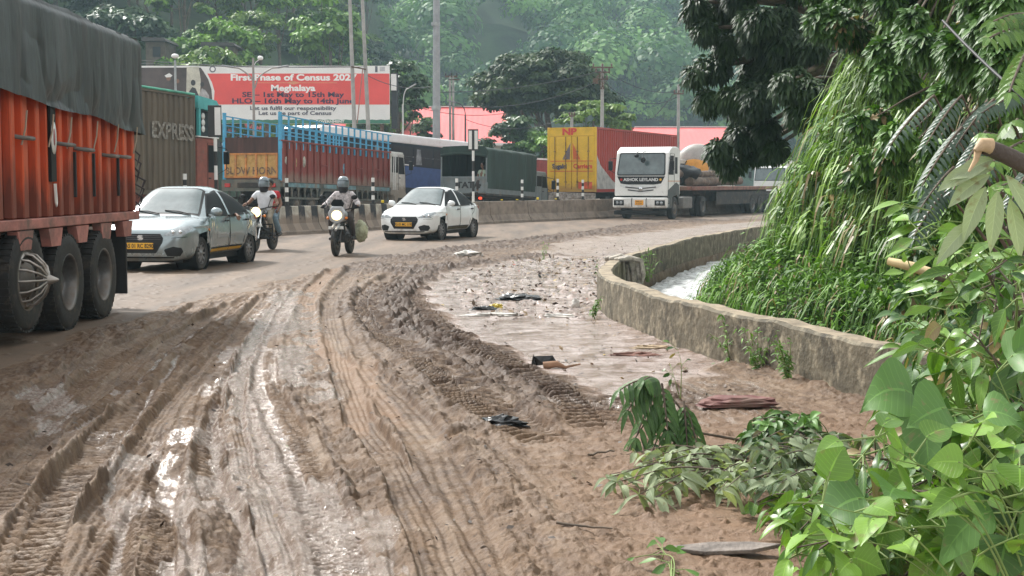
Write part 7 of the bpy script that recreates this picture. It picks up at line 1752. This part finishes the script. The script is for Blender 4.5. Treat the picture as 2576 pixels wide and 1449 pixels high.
# --- pinnate shrubs: fronds with paired leaflets
def frond(A, m, p0, p1, n, L, W_, rg, sag=.15, droop=.4, tb=.4, off=Vector((0, 0, 0))):
    p0 = Vector(p0); p1 = Vector(p1); ax = (p1 - p0); ln = ax.length; P = [p0 + ax * t + Vector((0, 0, -sag * ln * t * t)) for t in np.linspace(0, 1, n + 1)]
    m.tube([p - off for p in P], [.006 * (1 - .7 * i / n) + .002 for i in range(n + 1)], 5)
    a = np.array(P[1:]); dr = norm(np.array(P[1:]) - np.array(P[:-1])); Z = norm(np.array([-.3, -.7, .8]) + rg.normal(size=3) * .2)
    S = norm(np.cross(dr, Z)); env = np.sin(np.linspace(.25, 1, n) * math.pi * .85) * .6 + .55
    for s in (-1, 1):
        D = S * s + dr * .45 + np.array([0, 0, -.25]); A.add(*leafset(a - np.array(off), D, np.repeat(Z[None], n, 0), L * env, W_ * env, 'lance', droop, .15, tint=tb + (rg.random(n) - .5) * .3, rg=rg))
    A.add(*leafset(a[-1:] - np.array(off), dr[-1:], Z[None], L, W_, 'lance', droop, .15, tint=np.array([tb]), rg=rg))
def frond_bush(name, label, cat, fr, base, lm, L, W_, n, seed, tb=.4, **kw):
    rg = np.random.default_rng(seed); root = empty(name, base); A = Acc(); m = MB(); b0 = Vector(base)
    for (x0, y0, x1, y1, d) in fr:
        p0 = at(x0, y0, d + .25); p1 = at(x1, y1, d - .1); frond(A, m, p0, p1, n, L, W_, rg, tb=tb + (rg.random() - .5) * .3, off=b0, **kw)
        m.tube([Vector((0, 0, 0)), (p0 - b0) * .5 + Vector((0, 0, .1)), p0 - b0], [.018, .012, .006], 5)
    A.build('foliage', lm, root); m.build('stem', M_bark, root); return tag(root, label, cat)
fr = [(2350, 240, 2240, 330, 8), (2420, 240, 2330, 330, 7.8), (2500, 250, 2400, 340, 7.6), (2420, 320, 2320, 430, 7.4), (2480, 330, 2400, 440, 7.2), (2400, 420, 2310, 500, 7.4), (2560, 300, 2480, 400, 7.2), (2570, 240, 2470, 250, 7.5), (2610, 400, 2540, 480, 7), (2380, 480, 2300, 560, 7.4)]
frond_bush('pinnate_shrub', 'dusky shrub of long paired leaflets in front of the bank', 'shrub', fr, (3.4, 8.6, .5), LM_dpin, .072, .022, 12, 305)
fr = [(2600, 40, 2500, 10, 5.6), (2600, 70, 2490, 50, 5.5), (2570, 380, 2480, 290, 5.4), (2600, 350, 2500, 360, 5.2), (2590, 120, 2540, 190, 5.4), (2560, 340, 2540, 270, 5.3), (2600, 480, 2520, 420, 5.0)]
frond_bush('pinnate_shrub', 'bright green shrub of small paired leaflets at the picture edge', 'shrub', fr, (2.7, 5.8, .6), LM_bright, .075, .030, 9, 306)
# --- foreground mass of vines and saplings
def stems(name, label, cat, base_pts, targets, lm, L, W_, tmpl, nl, seed, r0=.012, tb=None, leafy=.35, droop=.35, wave=.0, smat=None, lift=.15, group=None, fold=.15):
    rg = np.random.default_rng(seed); root = empty(name, base_pts[0]); A = Acc(); m = MB(); b0 = Vector(base_pts[0])
    for i, t in enumerate(targets):
        bs = Vector(base_pts[i % len(base_pts)]); e = at(*t) if len(t) == 3 else Vector(t[:3])
        mid = bs.lerp(e, .55) + Vector(((rg.random() - .5) * .12, (rg.random() - .5) * .12, lift * (e - bs).length)); P = smooth_line([bs, mid, e], 10)
        m.tube([p - b0 for p in P], [r0 * (1 - .8 * k / (len(P) - 1)) for k in range(len(P))], 6)
        PA = np.array(P); k0 = int(leafy * len(P)); idx = rg.integers(k0, len(P), nl); idx[:2] = len(P) - 1
        base = PA[idx]; dr = norm(PA[np.minimum(idx + 1, len(P) - 1)] - PA[np.maximum(idx - 1, 0)])
        sd = norm(rg.normal(size=(nl, 3)) * np.array([1, .7, .45])); pet = .03 + .05 * rg.random((nl, 1))
        root_p = base + (sd + dr * .4) * pet
        for a, b_ in zip(base, root_p): m.tube([Vector(a) - b0, Vector(b_) - b0], .0022, 4)
        D = sd * .9 + dr * .35 + np.array([0, 0, -.35]); U = norm(np.array([-.15, -.55, .75]) + rg.normal(size=(nl, 3)) * .38)
        tt = (.02 + .85 * rg.random() if tb is None else tb) + (rg.random(nl) - .5) * .5
        A.add(*leafset(root_p - np.array(b0), D, U, L * (.55 + .75 * rg.random(nl)), W_ * (.6 + .7 * rg.random(nl)), tmpl, droop * (.3 + 1.2 * rg.random(nl)), fold, tint=tt, rg=rg, wave=wave))
    A.build('foliage', lm, root, smooth=True); m.build('stem', smat or mat('green_stem', (.20, .28, .08), .6, var=.2), root); return tag(root, label, cat, group)
rgf = np.random.default_rng(90)
def targets(poly, n, d0, d1, rg):
    xs = [p[0] for p in poly]; ys = [p[1] for p in poly]; out = []
    while len(out) < n:
        x = rg.uniform(min(xs), max(xs)); y = rg.uniform(min(ys), max(ys))
        if inpoly(np.array([x]), np.array([y]), poly)[0]: out.append((x, y, rg.uniform(d0, d1)))
    return out
B1 = [(1.95, 4.6, .05), (1.7, 4.2, .05), (2.2, 5.0, .05), (1.55, 3.9, .05)]
main = [(2060, 1220), (2140, 1150), (2270, 1060), (2320, 900), (2340, 780), (2420, 700), (2640, 640), (2640, 1560), (2060, 1560), (2000, 1400)]
stems('sapling', 'dense heap of bright green saplings filling the corner of the mud', 'shrub', B1, targets(main, 75, 3.3, 4.7, rgf), LM_bright, .10, .038, 'ovalF', 20, 91, droop=.6, wave=.05, fold=.3)
stems('sapling', 'small leaved saplings woven through the bright heap', 'shrub', B1, targets(main, 80, 3.2, 4.6, rgf), LM_broad, .065, .026, 'ovalF', 24, 98, droop=.5, wave=.05, fold=.3, smat=M_bark)
stems('sapling', 'darker long leaved saplings mixed behind the bright heap', 'shrub', [(2.1, 5.0, .05), (2.4, 5.2, .05)], targets([(2270, 880), (2360, 740), (2640, 600), (2640, 1300), (2300, 1200)], 50, 4.4, 5.4, rgf), LM_broad, .145, .045, 'lanceF', 16, 92, droop=.6, wave=.02)
stems('heart_leaf_vine', 'vine with very large heart shaped leaves sprawled over the saplings', 'vine', [(1.7, 3.7, .3), (1.5, 3.4, .3)], targets([(2150, 1100), (2300, 1010), (2620, 880), (2620, 1330), (2250, 1350), (2180, 1250)], 16, 2.9, 3.5, rgf), LM_broad, .125, .115, 'heartF', 2, 93, droop=.45, tb=.5, leafy=.7, r0=.006, wave=.03)
stems('heart_leaf_vine', 'bright small heart leaved vine twining over the big leaves', 'vine', [(1.55, 3.5, .3), (1.35, 3.2, .2)], targets([(2060, 1230), (2180, 1100), (2500, 980), (2620, 1100), (2600, 1440), (2080, 1440)], 26, 2.7, 3.3, rgf), LM_bright, .070, .066, 'heartF', 5, 94, droop=.3, tb=.55, leafy=.6, r0=.004, wave=.02)
stems('thin_sapling', 'tall thin sapling with yellow green shoots beside the broken branch', 'sapling', [(2.0, 4.6, .2), (1.8, 4.2, .1)], [(2340, 530, 4.2), (2330, 600, 4.2), (2430, 560, 4.1), (2500, 480, 4.3), (2560, 560, 4.0), (2400, 640, 4.2), (2300, 700, 4.4), (2450, 720, 4.2), (2540, 640, 4.2), (2380, 780, 4.1), (2490, 800, 4.1)], LM_bright, .095, .034, 'lanceF', 14, 95, droop=.35, tb=.6, leafy=.45, r0=.007)
# broken branch with the pale split wood and hanging leaves
br = empty('broken_branch', at(2600, 420, 3.6)); b0 = br.location.copy()
P = [at(2660, 460, 3.75), at(2600, 425, 3.65), at(2530, 390, 3.6), at(2478, 368, 3.55)]; rr = random.Random(2)
MB().tube([p - b0 for p in smooth_line(P, 5)], [.027, .027, .026, .026, .025, .025, .024, .024, .023, .023, .022, .022, .022, .021, .021, .021][:len(smooth_line(P, 5))], 12).build('bark', mat('branch_bark', (.10, .075, .06), .8, var=.4, bump=.6), br)
M_split = mat('split_wood', (.52, .36, .21), .6, var=.25, scale=20)
m = MB(); c = P[-1] - b0; m.tube([c + Vector((.012, -.004, .0)), c + Vector((-.012, -.01, .004)), c + Vector((-.030, -.015, -.012))], [.021, .018, .006], 10)
q0 = at(2462, 372, 3.55) - b0; q1 = at(2437, 432, 3.55) - b0; m.tube([q0, q0.lerp(q1, .5) + Vector((.006, 0, 0)), q1], [.011, .007, .003], 6); m.build('split_end', M_split, br)
A = Acc(); rg = np.random.default_rng(9)
for (x, y, dx, dy) in ((2500, 425, -1, -.1), (2490, 440, -.9, .35), (2480, 470, -.5, .8), (2510, 480, -.2, 1), (2530, 440, .5, .7), (2470, 425, -1, .15), (2540, 500, .2, 1), (2500, 400, -.8, .2), (2450, 560, -.9, .6)):
    p = at(x, y, 3.6) - b0; A.add(*leafset(np.array([p]), np.array([[dx, -.2, -dy]]), np.array([[.1, -.8, .6]]), .135, .048, 'ovalF', .3, .2, tint=np.array([.75]), rg=rg))
A.build('foliage', LM_wilt, br); tag(br, 'snapped brown branch with pale split wood and limp leaves', 'branch')
r = empty('cut_stake', at(2235, 657, 4.6)); q = at(2350, 690, 4.5) - r.location; MB().tube([(0, 0, 0), q * .5 + Vector((0, 0, .004)), q], [.013, .016, .017], 8).build('stripped_wood', mat('stripped_wood', (.55, .42, .22), .6, var=.3, scale=12), r); MB().tube([q, q * 1.6], [.017, .018], 8).build('bark', M_bark, r)
tag(r, 'stripped pale stake poking out of the saplings', 'stake')
r = empty('cut_stump', at(2555, 860, 3.9)); q = at(2600, 900, 3.9) - r.location; MB().tube([(0, 0, 0), q, q * 2.5], [.022, .024, .026], 10).build('bark', M_bark, r); MB().tube([(0, 0, 0), -q * .12], [.021, .012], 10).build('split_end', M_split, r)
tag(r, 'thick cut branch end with pale wood low among the saplings', 'branch')
# steel guy wire, concrete post
wire('steel guy wire slanting down across the top corner leaves', at(2372, 52, 8.5), at(2640, 300, 6.8), .02, .009)
p = gp(2031, 622, .35); r = empty('concrete_post', p); MB().box(-.055, .055, -.055, .055, -.6, 1.05, c=.008).build('shaft', M_conc, r); MB().box(-.06, .06, -.06, .06, 1.052, 1.07).build('cap', M_conc, r); tag(r, 'short grey concrete post standing in the bank grass', 'post')
# --- weeds at the foot of the wall
def weed(label, px, py, seed, s=1.0, n=7):
    rg = np.random.default_rng(seed); b = gp(px, py); root = empty('wall_weed', b); A = Acc(); m = MB()
    for i in range(n):
        e = Vector(((rg.random() - .5) * .28, (rg.random() - .5) * .2, .14 + .20 * rg.random())) * s; P = smooth_line([Vector((0, 0, 0)), e * .5 + Vector((0, 0, .03)), e], 5)
        m.tube(P, .003, 4); PA = np.array(P); k = 14; idx = rg.integers(1, len(P), k); q = norm(rg.normal(size=(k, 3)) * np.array([1, 1, .5]))
        A.add(*leafset(PA[idx], q, norm(np.array([0, -.4, 1]) + rg.normal(size=(k, 3)) * .3), .045 + .03 * rg.random(k), .018, 'lance', .4, .15, tint=.2 + .5 * rg.random(k), rg=rg))
    A.build('foliage', LM_weed, root); m.build('stem', mat('green_stem', (.2, .28, .08)), root); return tag(root, label, 'weed')
weed('bushy weed rooted against the wall where its face is darkest', 1835, 912, 1, 1.5, 12); weed('spindly weed on the mud just nearer than the bushy one', 1905, 935, 2, 1.2, 9); weed('drooping weed sprawled at the foot of the stained wall', 1985, 965, 3, 1.3, 11); weed('tiny yellow green weed by the bend of the wall', 1512, 712, 4, .9, 6); weed('lone grass sprig standing in the pale silt', 1366, 655, 5, 1.5, 3); weed('small green weed among the litter near the wall', 1490, 800, 6, .8, 6)
weed('weed growing from the corner behind the hanging cloth on the wall', 1630, 712, 7, 1.8, 9)
# --- fallen branches on the mud
def fallen(label, poly, n, base, seed, lm, L=.15, W_=.045, nl=14, h0=.02, h1=.16, tb=None, twigs=True, tmpl='lanceF', name='fallen_branch'):
    rg = np.random.default_rng(seed); root = empty(name, gp(*base)); b0 = root.location.copy(); A = Acc(); m = MB()
    xs = [p[0] for p in poly]; ys = [p[1] for p in poly]; k = 0
    while k < n:
        x = rg.uniform(min(xs), max(xs)); y = rg.uniform(min(ys), max(ys))
        if not inpoly(np.array([x]), np.array([y]), poly)[0]: continue
        k += 1; z = rg.uniform(h0, h1); e = gp(x, y, z) - b0; s = e * .35 + Vector((rg.normal() * .05, rg.normal() * .08, .03)); P = smooth_line([s, s.lerp(e, .5) + Vector((0, 0, .05)), e], 5)
        m.tube(P, [.007 * (1 - .7 * i / (len(P) - 1)) for i in range(len(P))], 5); PA = np.array(P); idx = rg.integers(len(P) // 3, len(P), nl)
        q = norm(rg.normal(size=(nl, 3)) * np.array([1, 1, .35]) + np.array([0, 0, -.1])); t_ = (.2 + .6 * rg.random() if tb is None else tb)
        V_, F_, T_ = leafset(PA[idx], q, norm(np.array([0, -.25, .9]) + rg.normal(size=(nl, 3)) * .5), L * (.6 + .6 * rg.random(nl)), W_ * (.7 + .5 * rg.random(nl)), tmpl, .35 + .5 * rg.random(nl), .35, tint=t_ + (rg.random(nl) - .5) * .5, rg=rg, wave=.05)
        V_[:, 2] = np.maximum(V_[:, 2] + b0.z, .012 + .01 * rg.random()) - b0.z; A.add(V_, F_, T_)
    A.build('foliage', lm, root, smooth=True); m.build('twigs', M_bark, root); return tag(root, label, 'fallen branch')
fallen('wilted grey green fallen branch lying flat on the brown mud', [(1500, 1170), (1600, 1130), (1760, 1130), (1900, 1180), (1880, 1240), (1700, 1262), (1560, 1250)], 30, (1950, 1180), 401, LM_wilt, nl=13, tb=.7)
fallen('tangled fallen foliage between the wilted branch and the bright heap', [(1850, 1080), (2000, 1050), (2180, 1090), (2200, 1220), (2080, 1300), (1900, 1270), (1780, 1180)], 44, (2150, 1200), 402, LM_wilt, nl=13, h1=.26, tb=.4)
fallen('green leafy bough spilling towards the mud from under the heap', [(1860, 1240), (2000, 1230), (2080, 1300), (2060, 1420), (1960, 1380), (1880, 1300)], 16, (2150, 1300), 403, LM_bright, nl=11, h1=.22, tb=.45, W_=.055)
fallen('dark drooping bough lying beside the red cloth', [(1850, 1060), (1950, 1040), (2040, 1060), (2030, 1120), (1880, 1120)], 14, (2040, 1100), 404, LM_broad, nl=14, h0=.1, h1=.24, L=.14)
stems('small_sprig', 'small leafy sprig at the bottom edge of the mud', 'sprig', [tuple(gp(1690, 1500))], [(1640, 1395, 5.75), (1690, 1415, 5.8), (1650, 1440, 5.8), (1700, 1455, 5.8)], LM_broad, .13, .038, 'lanceF', 6, 405, r0=.004, tb=.7, droop=.3)
# upright sprig of drooping pinnate leaves standing in the mud
rg = np.random.default_rng(12); b = gp(1760, 1130); r = empty('upright_sprig', b); A = Acc(); m = MB(); d = b.y
m.tube([Vector((.35, .1, .02)), Vector((0, 0, .10)), at(1690, 1000, d) - b, at(1640, 960, d) - b], [.010, .008, .006, .004], 6)
for (x0, y0, x1, y1) in ((1640, 955, 1560, 945), (1640, 955, 1580, 1000), (1660, 970, 1600, 1060), (1665, 965, 1680, 1050), (1690, 990, 1580, 1080), (1700, 1010, 1640, 1100), (1715, 1030, 1690, 1110), (1725, 1020, 1760, 1110), (1720, 1010, 1730, 1100), (1650, 955, 1620, 930)):
    frond(A, m, at(x0, y0, d - .02), at(x1, y1, d - .15), 7, .105, .034, rg, sag=.35, droop=.7, tb=.30, off=b)
A.build('foliage', LM_broad, r); m.build('stem', M_bark, r); tag(r, 'dark green sprig with drooping leaflets standing up from the mud', 'sprig')
b = gp(1712, 1010); stems('thin_seedling', 'thin seedling with a few small leaves rising behind the drooping sprig', 'seedling', [tuple(b)], [(1705, 880, b.y), (1690, 930, b.y)], LM_bright, .06, .03, 'oval', 5, 408, leafy=.4, r0=.004, tb=.2)
# ================================================================== LITTER ON THE MUD
M_bk = mat('black_plastic_bag', (.012, .012, .013), .28, var=.3, bump=.8, bscale=14, spec=.6)
M_wt = mat('white_plastic_scrap', (.62, .60, .56), .5, var=.3, scale=9, dirt=.3, dcol=(.30, .22, .18))
M_yl = mat('yellow_wrapper', (.60, .46, .04), .4, var=.3, scale=12, dirt=.25)
M_tan = mat('soggy_paper', (.40, .30, .19), .8, var=.35, scale=9, dirt=.3)
M_redc = mat('wet_red_cloth', (.22, .075, .070), .6, var=.35, scale=5, dirt=.55, dcol=(.16, .10, .08), bump=.6, bscale=9)
def crumple(name, label, cat, px, py, sx, sy, sz, mt, seed, rz=0, amp=.5, group=None, lift=.0):
    p = gp(px, py); m = MB(); m.ball((0, 0, 0), 1, 16); o = m.build(name, mt); co = np.array([v.co for v in o.data.vertices])
    n1 = ridged(co[:, 0] * 2.3 + seed, co[:, 1] * 2.3 + co[:, 2] * 2.1, seed, 4) - .45; n2 = ridged(co[:, 0] * 3.1 - seed, co[:, 1] * 2.7 - co[:, 2] * 3, seed + 50, 3) - .45
    co *= (1 + amp * (n1 + .5 * n2) * 1.6)[:, None]; co *= np.array([sx, sy, sz]); co[:, 2] = np.maximum(co[:, 2], -.02)
    o.data.vertices.foreach_set('co', co.ravel().astype(np.float32)); o.data.polygons.foreach_set('use_smooth', [False] * len(o.data.polygons)); o.data.update()
    o.location = (p.x, p.y, ground_height_at(p.x, p.y) + lift); o.rotation_euler.z = rz
    return tag(o, label, cat, group)
crumple('plastic_bag', 'crumpled black plastic bag lying in the churned mud before the tyre tracks', 'bag', 1250, 1078, .17, .11, .05, M_bk, 3, .2)
crumple('plastic_bag', 'flattened black plastic bag in the middle of the pale silt', 'bag', 1305, 752, .32, .22, .07, M_bk, 4)
crumple('plastic_bag', 'small dark bag with yellow wrapper lying in the silt', 'bag', 1215, 775, .18, .12, .04, M_bk, 5)
crumple('wrapper', 'bright yellow wrapper on the silt beside the small dark bag', 'wrapper', 1246, 770, .09, .07, .05, M_yl, 6)
crumple('plastic_sheet', 'long crumpled white plastic strip on the pale silt', 'plastic sheet', 1240, 792, .34, .08, .04, M_wt, 7)
crumple('plastic_sheet', 'shorter white plastic scrap between the long strip and the wall', 'plastic sheet', 1400, 795, .22, .07, .04, M_wt, 8)
crumple('cloth', 'soaked red cloth half sunk in mud behind the fallen leaves', 'cloth', 1860, 1035, .27, .11, .05, M_redc, 9, .05, .35)
crumple('plastic_bottle', 'pale plastic bottle tilted up near the wall foot', 'bottle', 1448, 770, .06, .05, .12, M_wt, 10, 0, .2)
crumple('plastic_bag', 'white carrier bag lying at the far side of the silt', 'bag', 1000, 640, .20, .14, .08, M_wt, 12) if False else None
crumple('plastic_bag', 'white knotted bag beside the far churned mud near the road', 'bag', 1175, 650, .3, .2, .08, M_wt, 13)
crumple('plastic_bag', 'pale bag beyond the litter patch', 'bag', 975, 672, .22, .16, .06, M_wt, 14) if False else None
crumple('paper', 'cream soggy paper sheet at the near end of the silt', 'paper', 1640, 872, .20, .10, .03, M_tan, 15)
crumple('cloth', 'brown torn rag on the silt in front of the cream paper', 'cloth', 1590, 890, .24, .08, .03, mat('brown_rag', (.16, .07, .05), .8, var=.4), 16)
# bent black board with a brown strip
p = gp(1372, 922); r = empty('broken_board', (p.x, p.y, 0), .2, scale=.72)
MB().add([(-.16, .05, 0), (-.14, .0, .13), (.10, .03, .13), (.16, .0, .02), (-.02, -.05, .03)], [(0, 1, 2, 4), (2, 3, 4)]).add([(-.17, .06, 0), (-.15, .01, .15), (-.12, -.03, .0)], [(0, 1, 2)]).build('black_flap', M_bk, r).modifiers.new('s', 'SOLIDIFY').thickness = .008
MB().tube([(-.04, -.06, .02), (.12, -.1, .04), (.22, -.12, .0), (.42, -.08, .03)], [.05, .045, .02, .01], 6).build('torn_strip', mat('torn_card', (.26, .15, .09), .8, var=.4), r)
tag(r, 'bent black board with a torn brown strip standing on the silt edge', 'broken board')
# flat grey board at the bottom
p = gp(1820, 1405); r = MB().prism([(-.26, .02), (-.05, .07), (.12, .06), (.25, .02), (.12, -.05), (-.08, -.06)], 0, .018, 'z').build('wooden_board', mat('weathered_board', (.20, .17, .15), .85, var=.4, scale=9, bump=.6), None, bevel=.004); r.location = (p.x, p.y, .035); r.rotation_euler = (R(4), R(-3), -.1)
tag(r, 'flat weathered grey board lying on the mud near the bottom leaves', 'board')
# cloth snagged on the wall corner
i0 = min(range(len(BW)), key=lambda i: abs(BW[i].y - 21.0) + abs(BW[i].x - 1.6)); pw = BW[i0]
m = MB(); 
for k, (dx, ln, w_) in enumerate(((0, .55, .05), (.10, .42, .06), (.22, .62, .04), (.3, .35, .04))):
    m.tube([(dx - .1, -.14, .01), (dx, 0, .04), (dx + .1, .14, .0), (dx + .12, .17, -ln * .6), (dx + .1, .16, -ln)], [w_ * .6, w_, w_, w_ * .9, w_ * .3], 6)
o = m.build('snagged_rags', mat('dirty_pale_rag', (.42, .38, .33), .8, var=.45, scale=9, bump=.6)); o.location = (pw.x, pw.y, .46); o.rotation_euler.z = -.9; tag(o, 'pale rags snagged over the bend of the retaining wall', 'rags')
# brick and sticks
def stick(label, a, b_, r_=.008):
    A0 = gp(*a); B0 = gp(*b_); A0.z = ground_height_at(A0.x, A0.y) + r_; B0.z = ground_height_at(B0.x, B0.y) + r_ * 1.5; P = [A0.lerp(B0, t / 6) + Vector((0, random.uniform(-.01, .01), random.uniform(0, .012))) for t in range(7)]
    tag(MB().tube(P, [r_ * (1 - .5 * t / 6) for t in range(7)], 6).build('stick', M_bark), label, 'stick', 'sticks on the mud')
stick('thin stick on the brown mud below the wilted branch', (1400, 1345), (1540, 1365)); stick('long thin stick on the pale silt', (1190, 890), (1270, 872), .006); stick('short stick near the sprig on the mud', (1480, 1165), (1545, 1150)); stick('stick on the silt near the wall bend', (1330, 652), (1380, 662), .01)
# small countless scraps: leaves, paper and plastic flecks trodden into the mud
A = Acc(); rg = np.random.default_rng(55)
def scatter(poly, n, smin, smax, mats_, A_):
    xs = [p[0] for p in poly]; ys = [p[1] for p in poly]; X = rg.uniform(min(xs), max(xs), n * 3); Y = rg.uniform(min(ys), max(ys), n * 3); k = inpoly(X, Y, poly); X, Y = X[k][:n], Y[k][:n]
    Z = ground_height(X, Y)[0] + .008; q = rg.normal(size=(len(X), 3)) * np.array([1, 1, .25]); s = rg.uniform(smin, smax, len(X))
    A_.add(*leafset(np.stack([X, Y, Z], -1), q, norm(np.array([0, 0, 1.0]) + rg.normal(size=(len(X), 3)) * .35), s, s * rg.uniform(.3, .8, len(X)), 'tri', -.15, .3, tint=rg.random(len(X)), rg=rg))
def scrapmat(name, stops):
    m = bpy.data.materials.new(name); m.use_nodes = True; t = m.node_tree; b = t.nodes['Principled BSDF']; a = t.nodes.new('ShaderNodeAttribute'); a.attribute_name = 'tint'
    cr = t.nodes.new('ShaderNodeValToRGB'); cr.color_ramp.interpolation = 'CONSTANT'; e = cr.color_ramp.elements
    while len(e) < len(stops): e.new(.5)
    for i, (p, c) in enumerate(stops): e[i].position = p; e[i].color = (*c, 1)
    t.links.new(a.outputs['Fac'], cr.inputs[0]); t.links.new(cr.outputs[0], b.inputs['Base Color']); b.inputs['Roughness'].default_value = .6; return m
scatter(litterz, 800, .03, .10, None, A); scatter(puddle, 420, .02, .07, None, A)
tag(A.build('litter', scrapmat('litter_scraps', [(0, (.05, .03, .02)), (.38, (.12, .08, .05)), (.62, (.26, .18, .10)), (.80, (.36, .31, .25)), (.84, (.03, .03, .03)), (.93, (.42, .30, .08)), (.96, (.08, .13, .03)), (.99, (.40, .10, .07))])), kind='stuff')
A = Acc(); scatter(G2([(0, 1050), (600, 760), (1000, 660), (1600, 600), (1900, 960), (2100, 1100), (1900, 1449), (0, 1449)]), 1800, .015, .05, None, A)
tag(A.build('trodden_debris', scrapmat('trodden_scraps', [(0, (.035, .022, .014)), (.55, (.09, .055, .035)), (.85, (.22, .16, .10)), (.96, (.10, .14, .05))])), kind='stuff')
# ================================================================== HAZE
m = bpy.data.materials.new('moist_air'); m.use_nodes = True; t = m.node_tree; t.nodes.clear()
pv = t.nodes.new('ShaderNodeVolumePrincipled'); pv.inputs['Color'].default_value = (.62, .86, .98, 1); pv.inputs['Density'].default_value = 0.00055
pv.inputs['Anisotropy'].default_value = 0
o_ = t.nodes.new('ShaderNodeOutputMaterial'); t.links.new(pv.outputs[0], o_.inputs['Volume'])
hz = MB().box(-2300, 2300, -30, 1620, -4.5, 235).build('haze', m); tag(hz, kind='stuff')
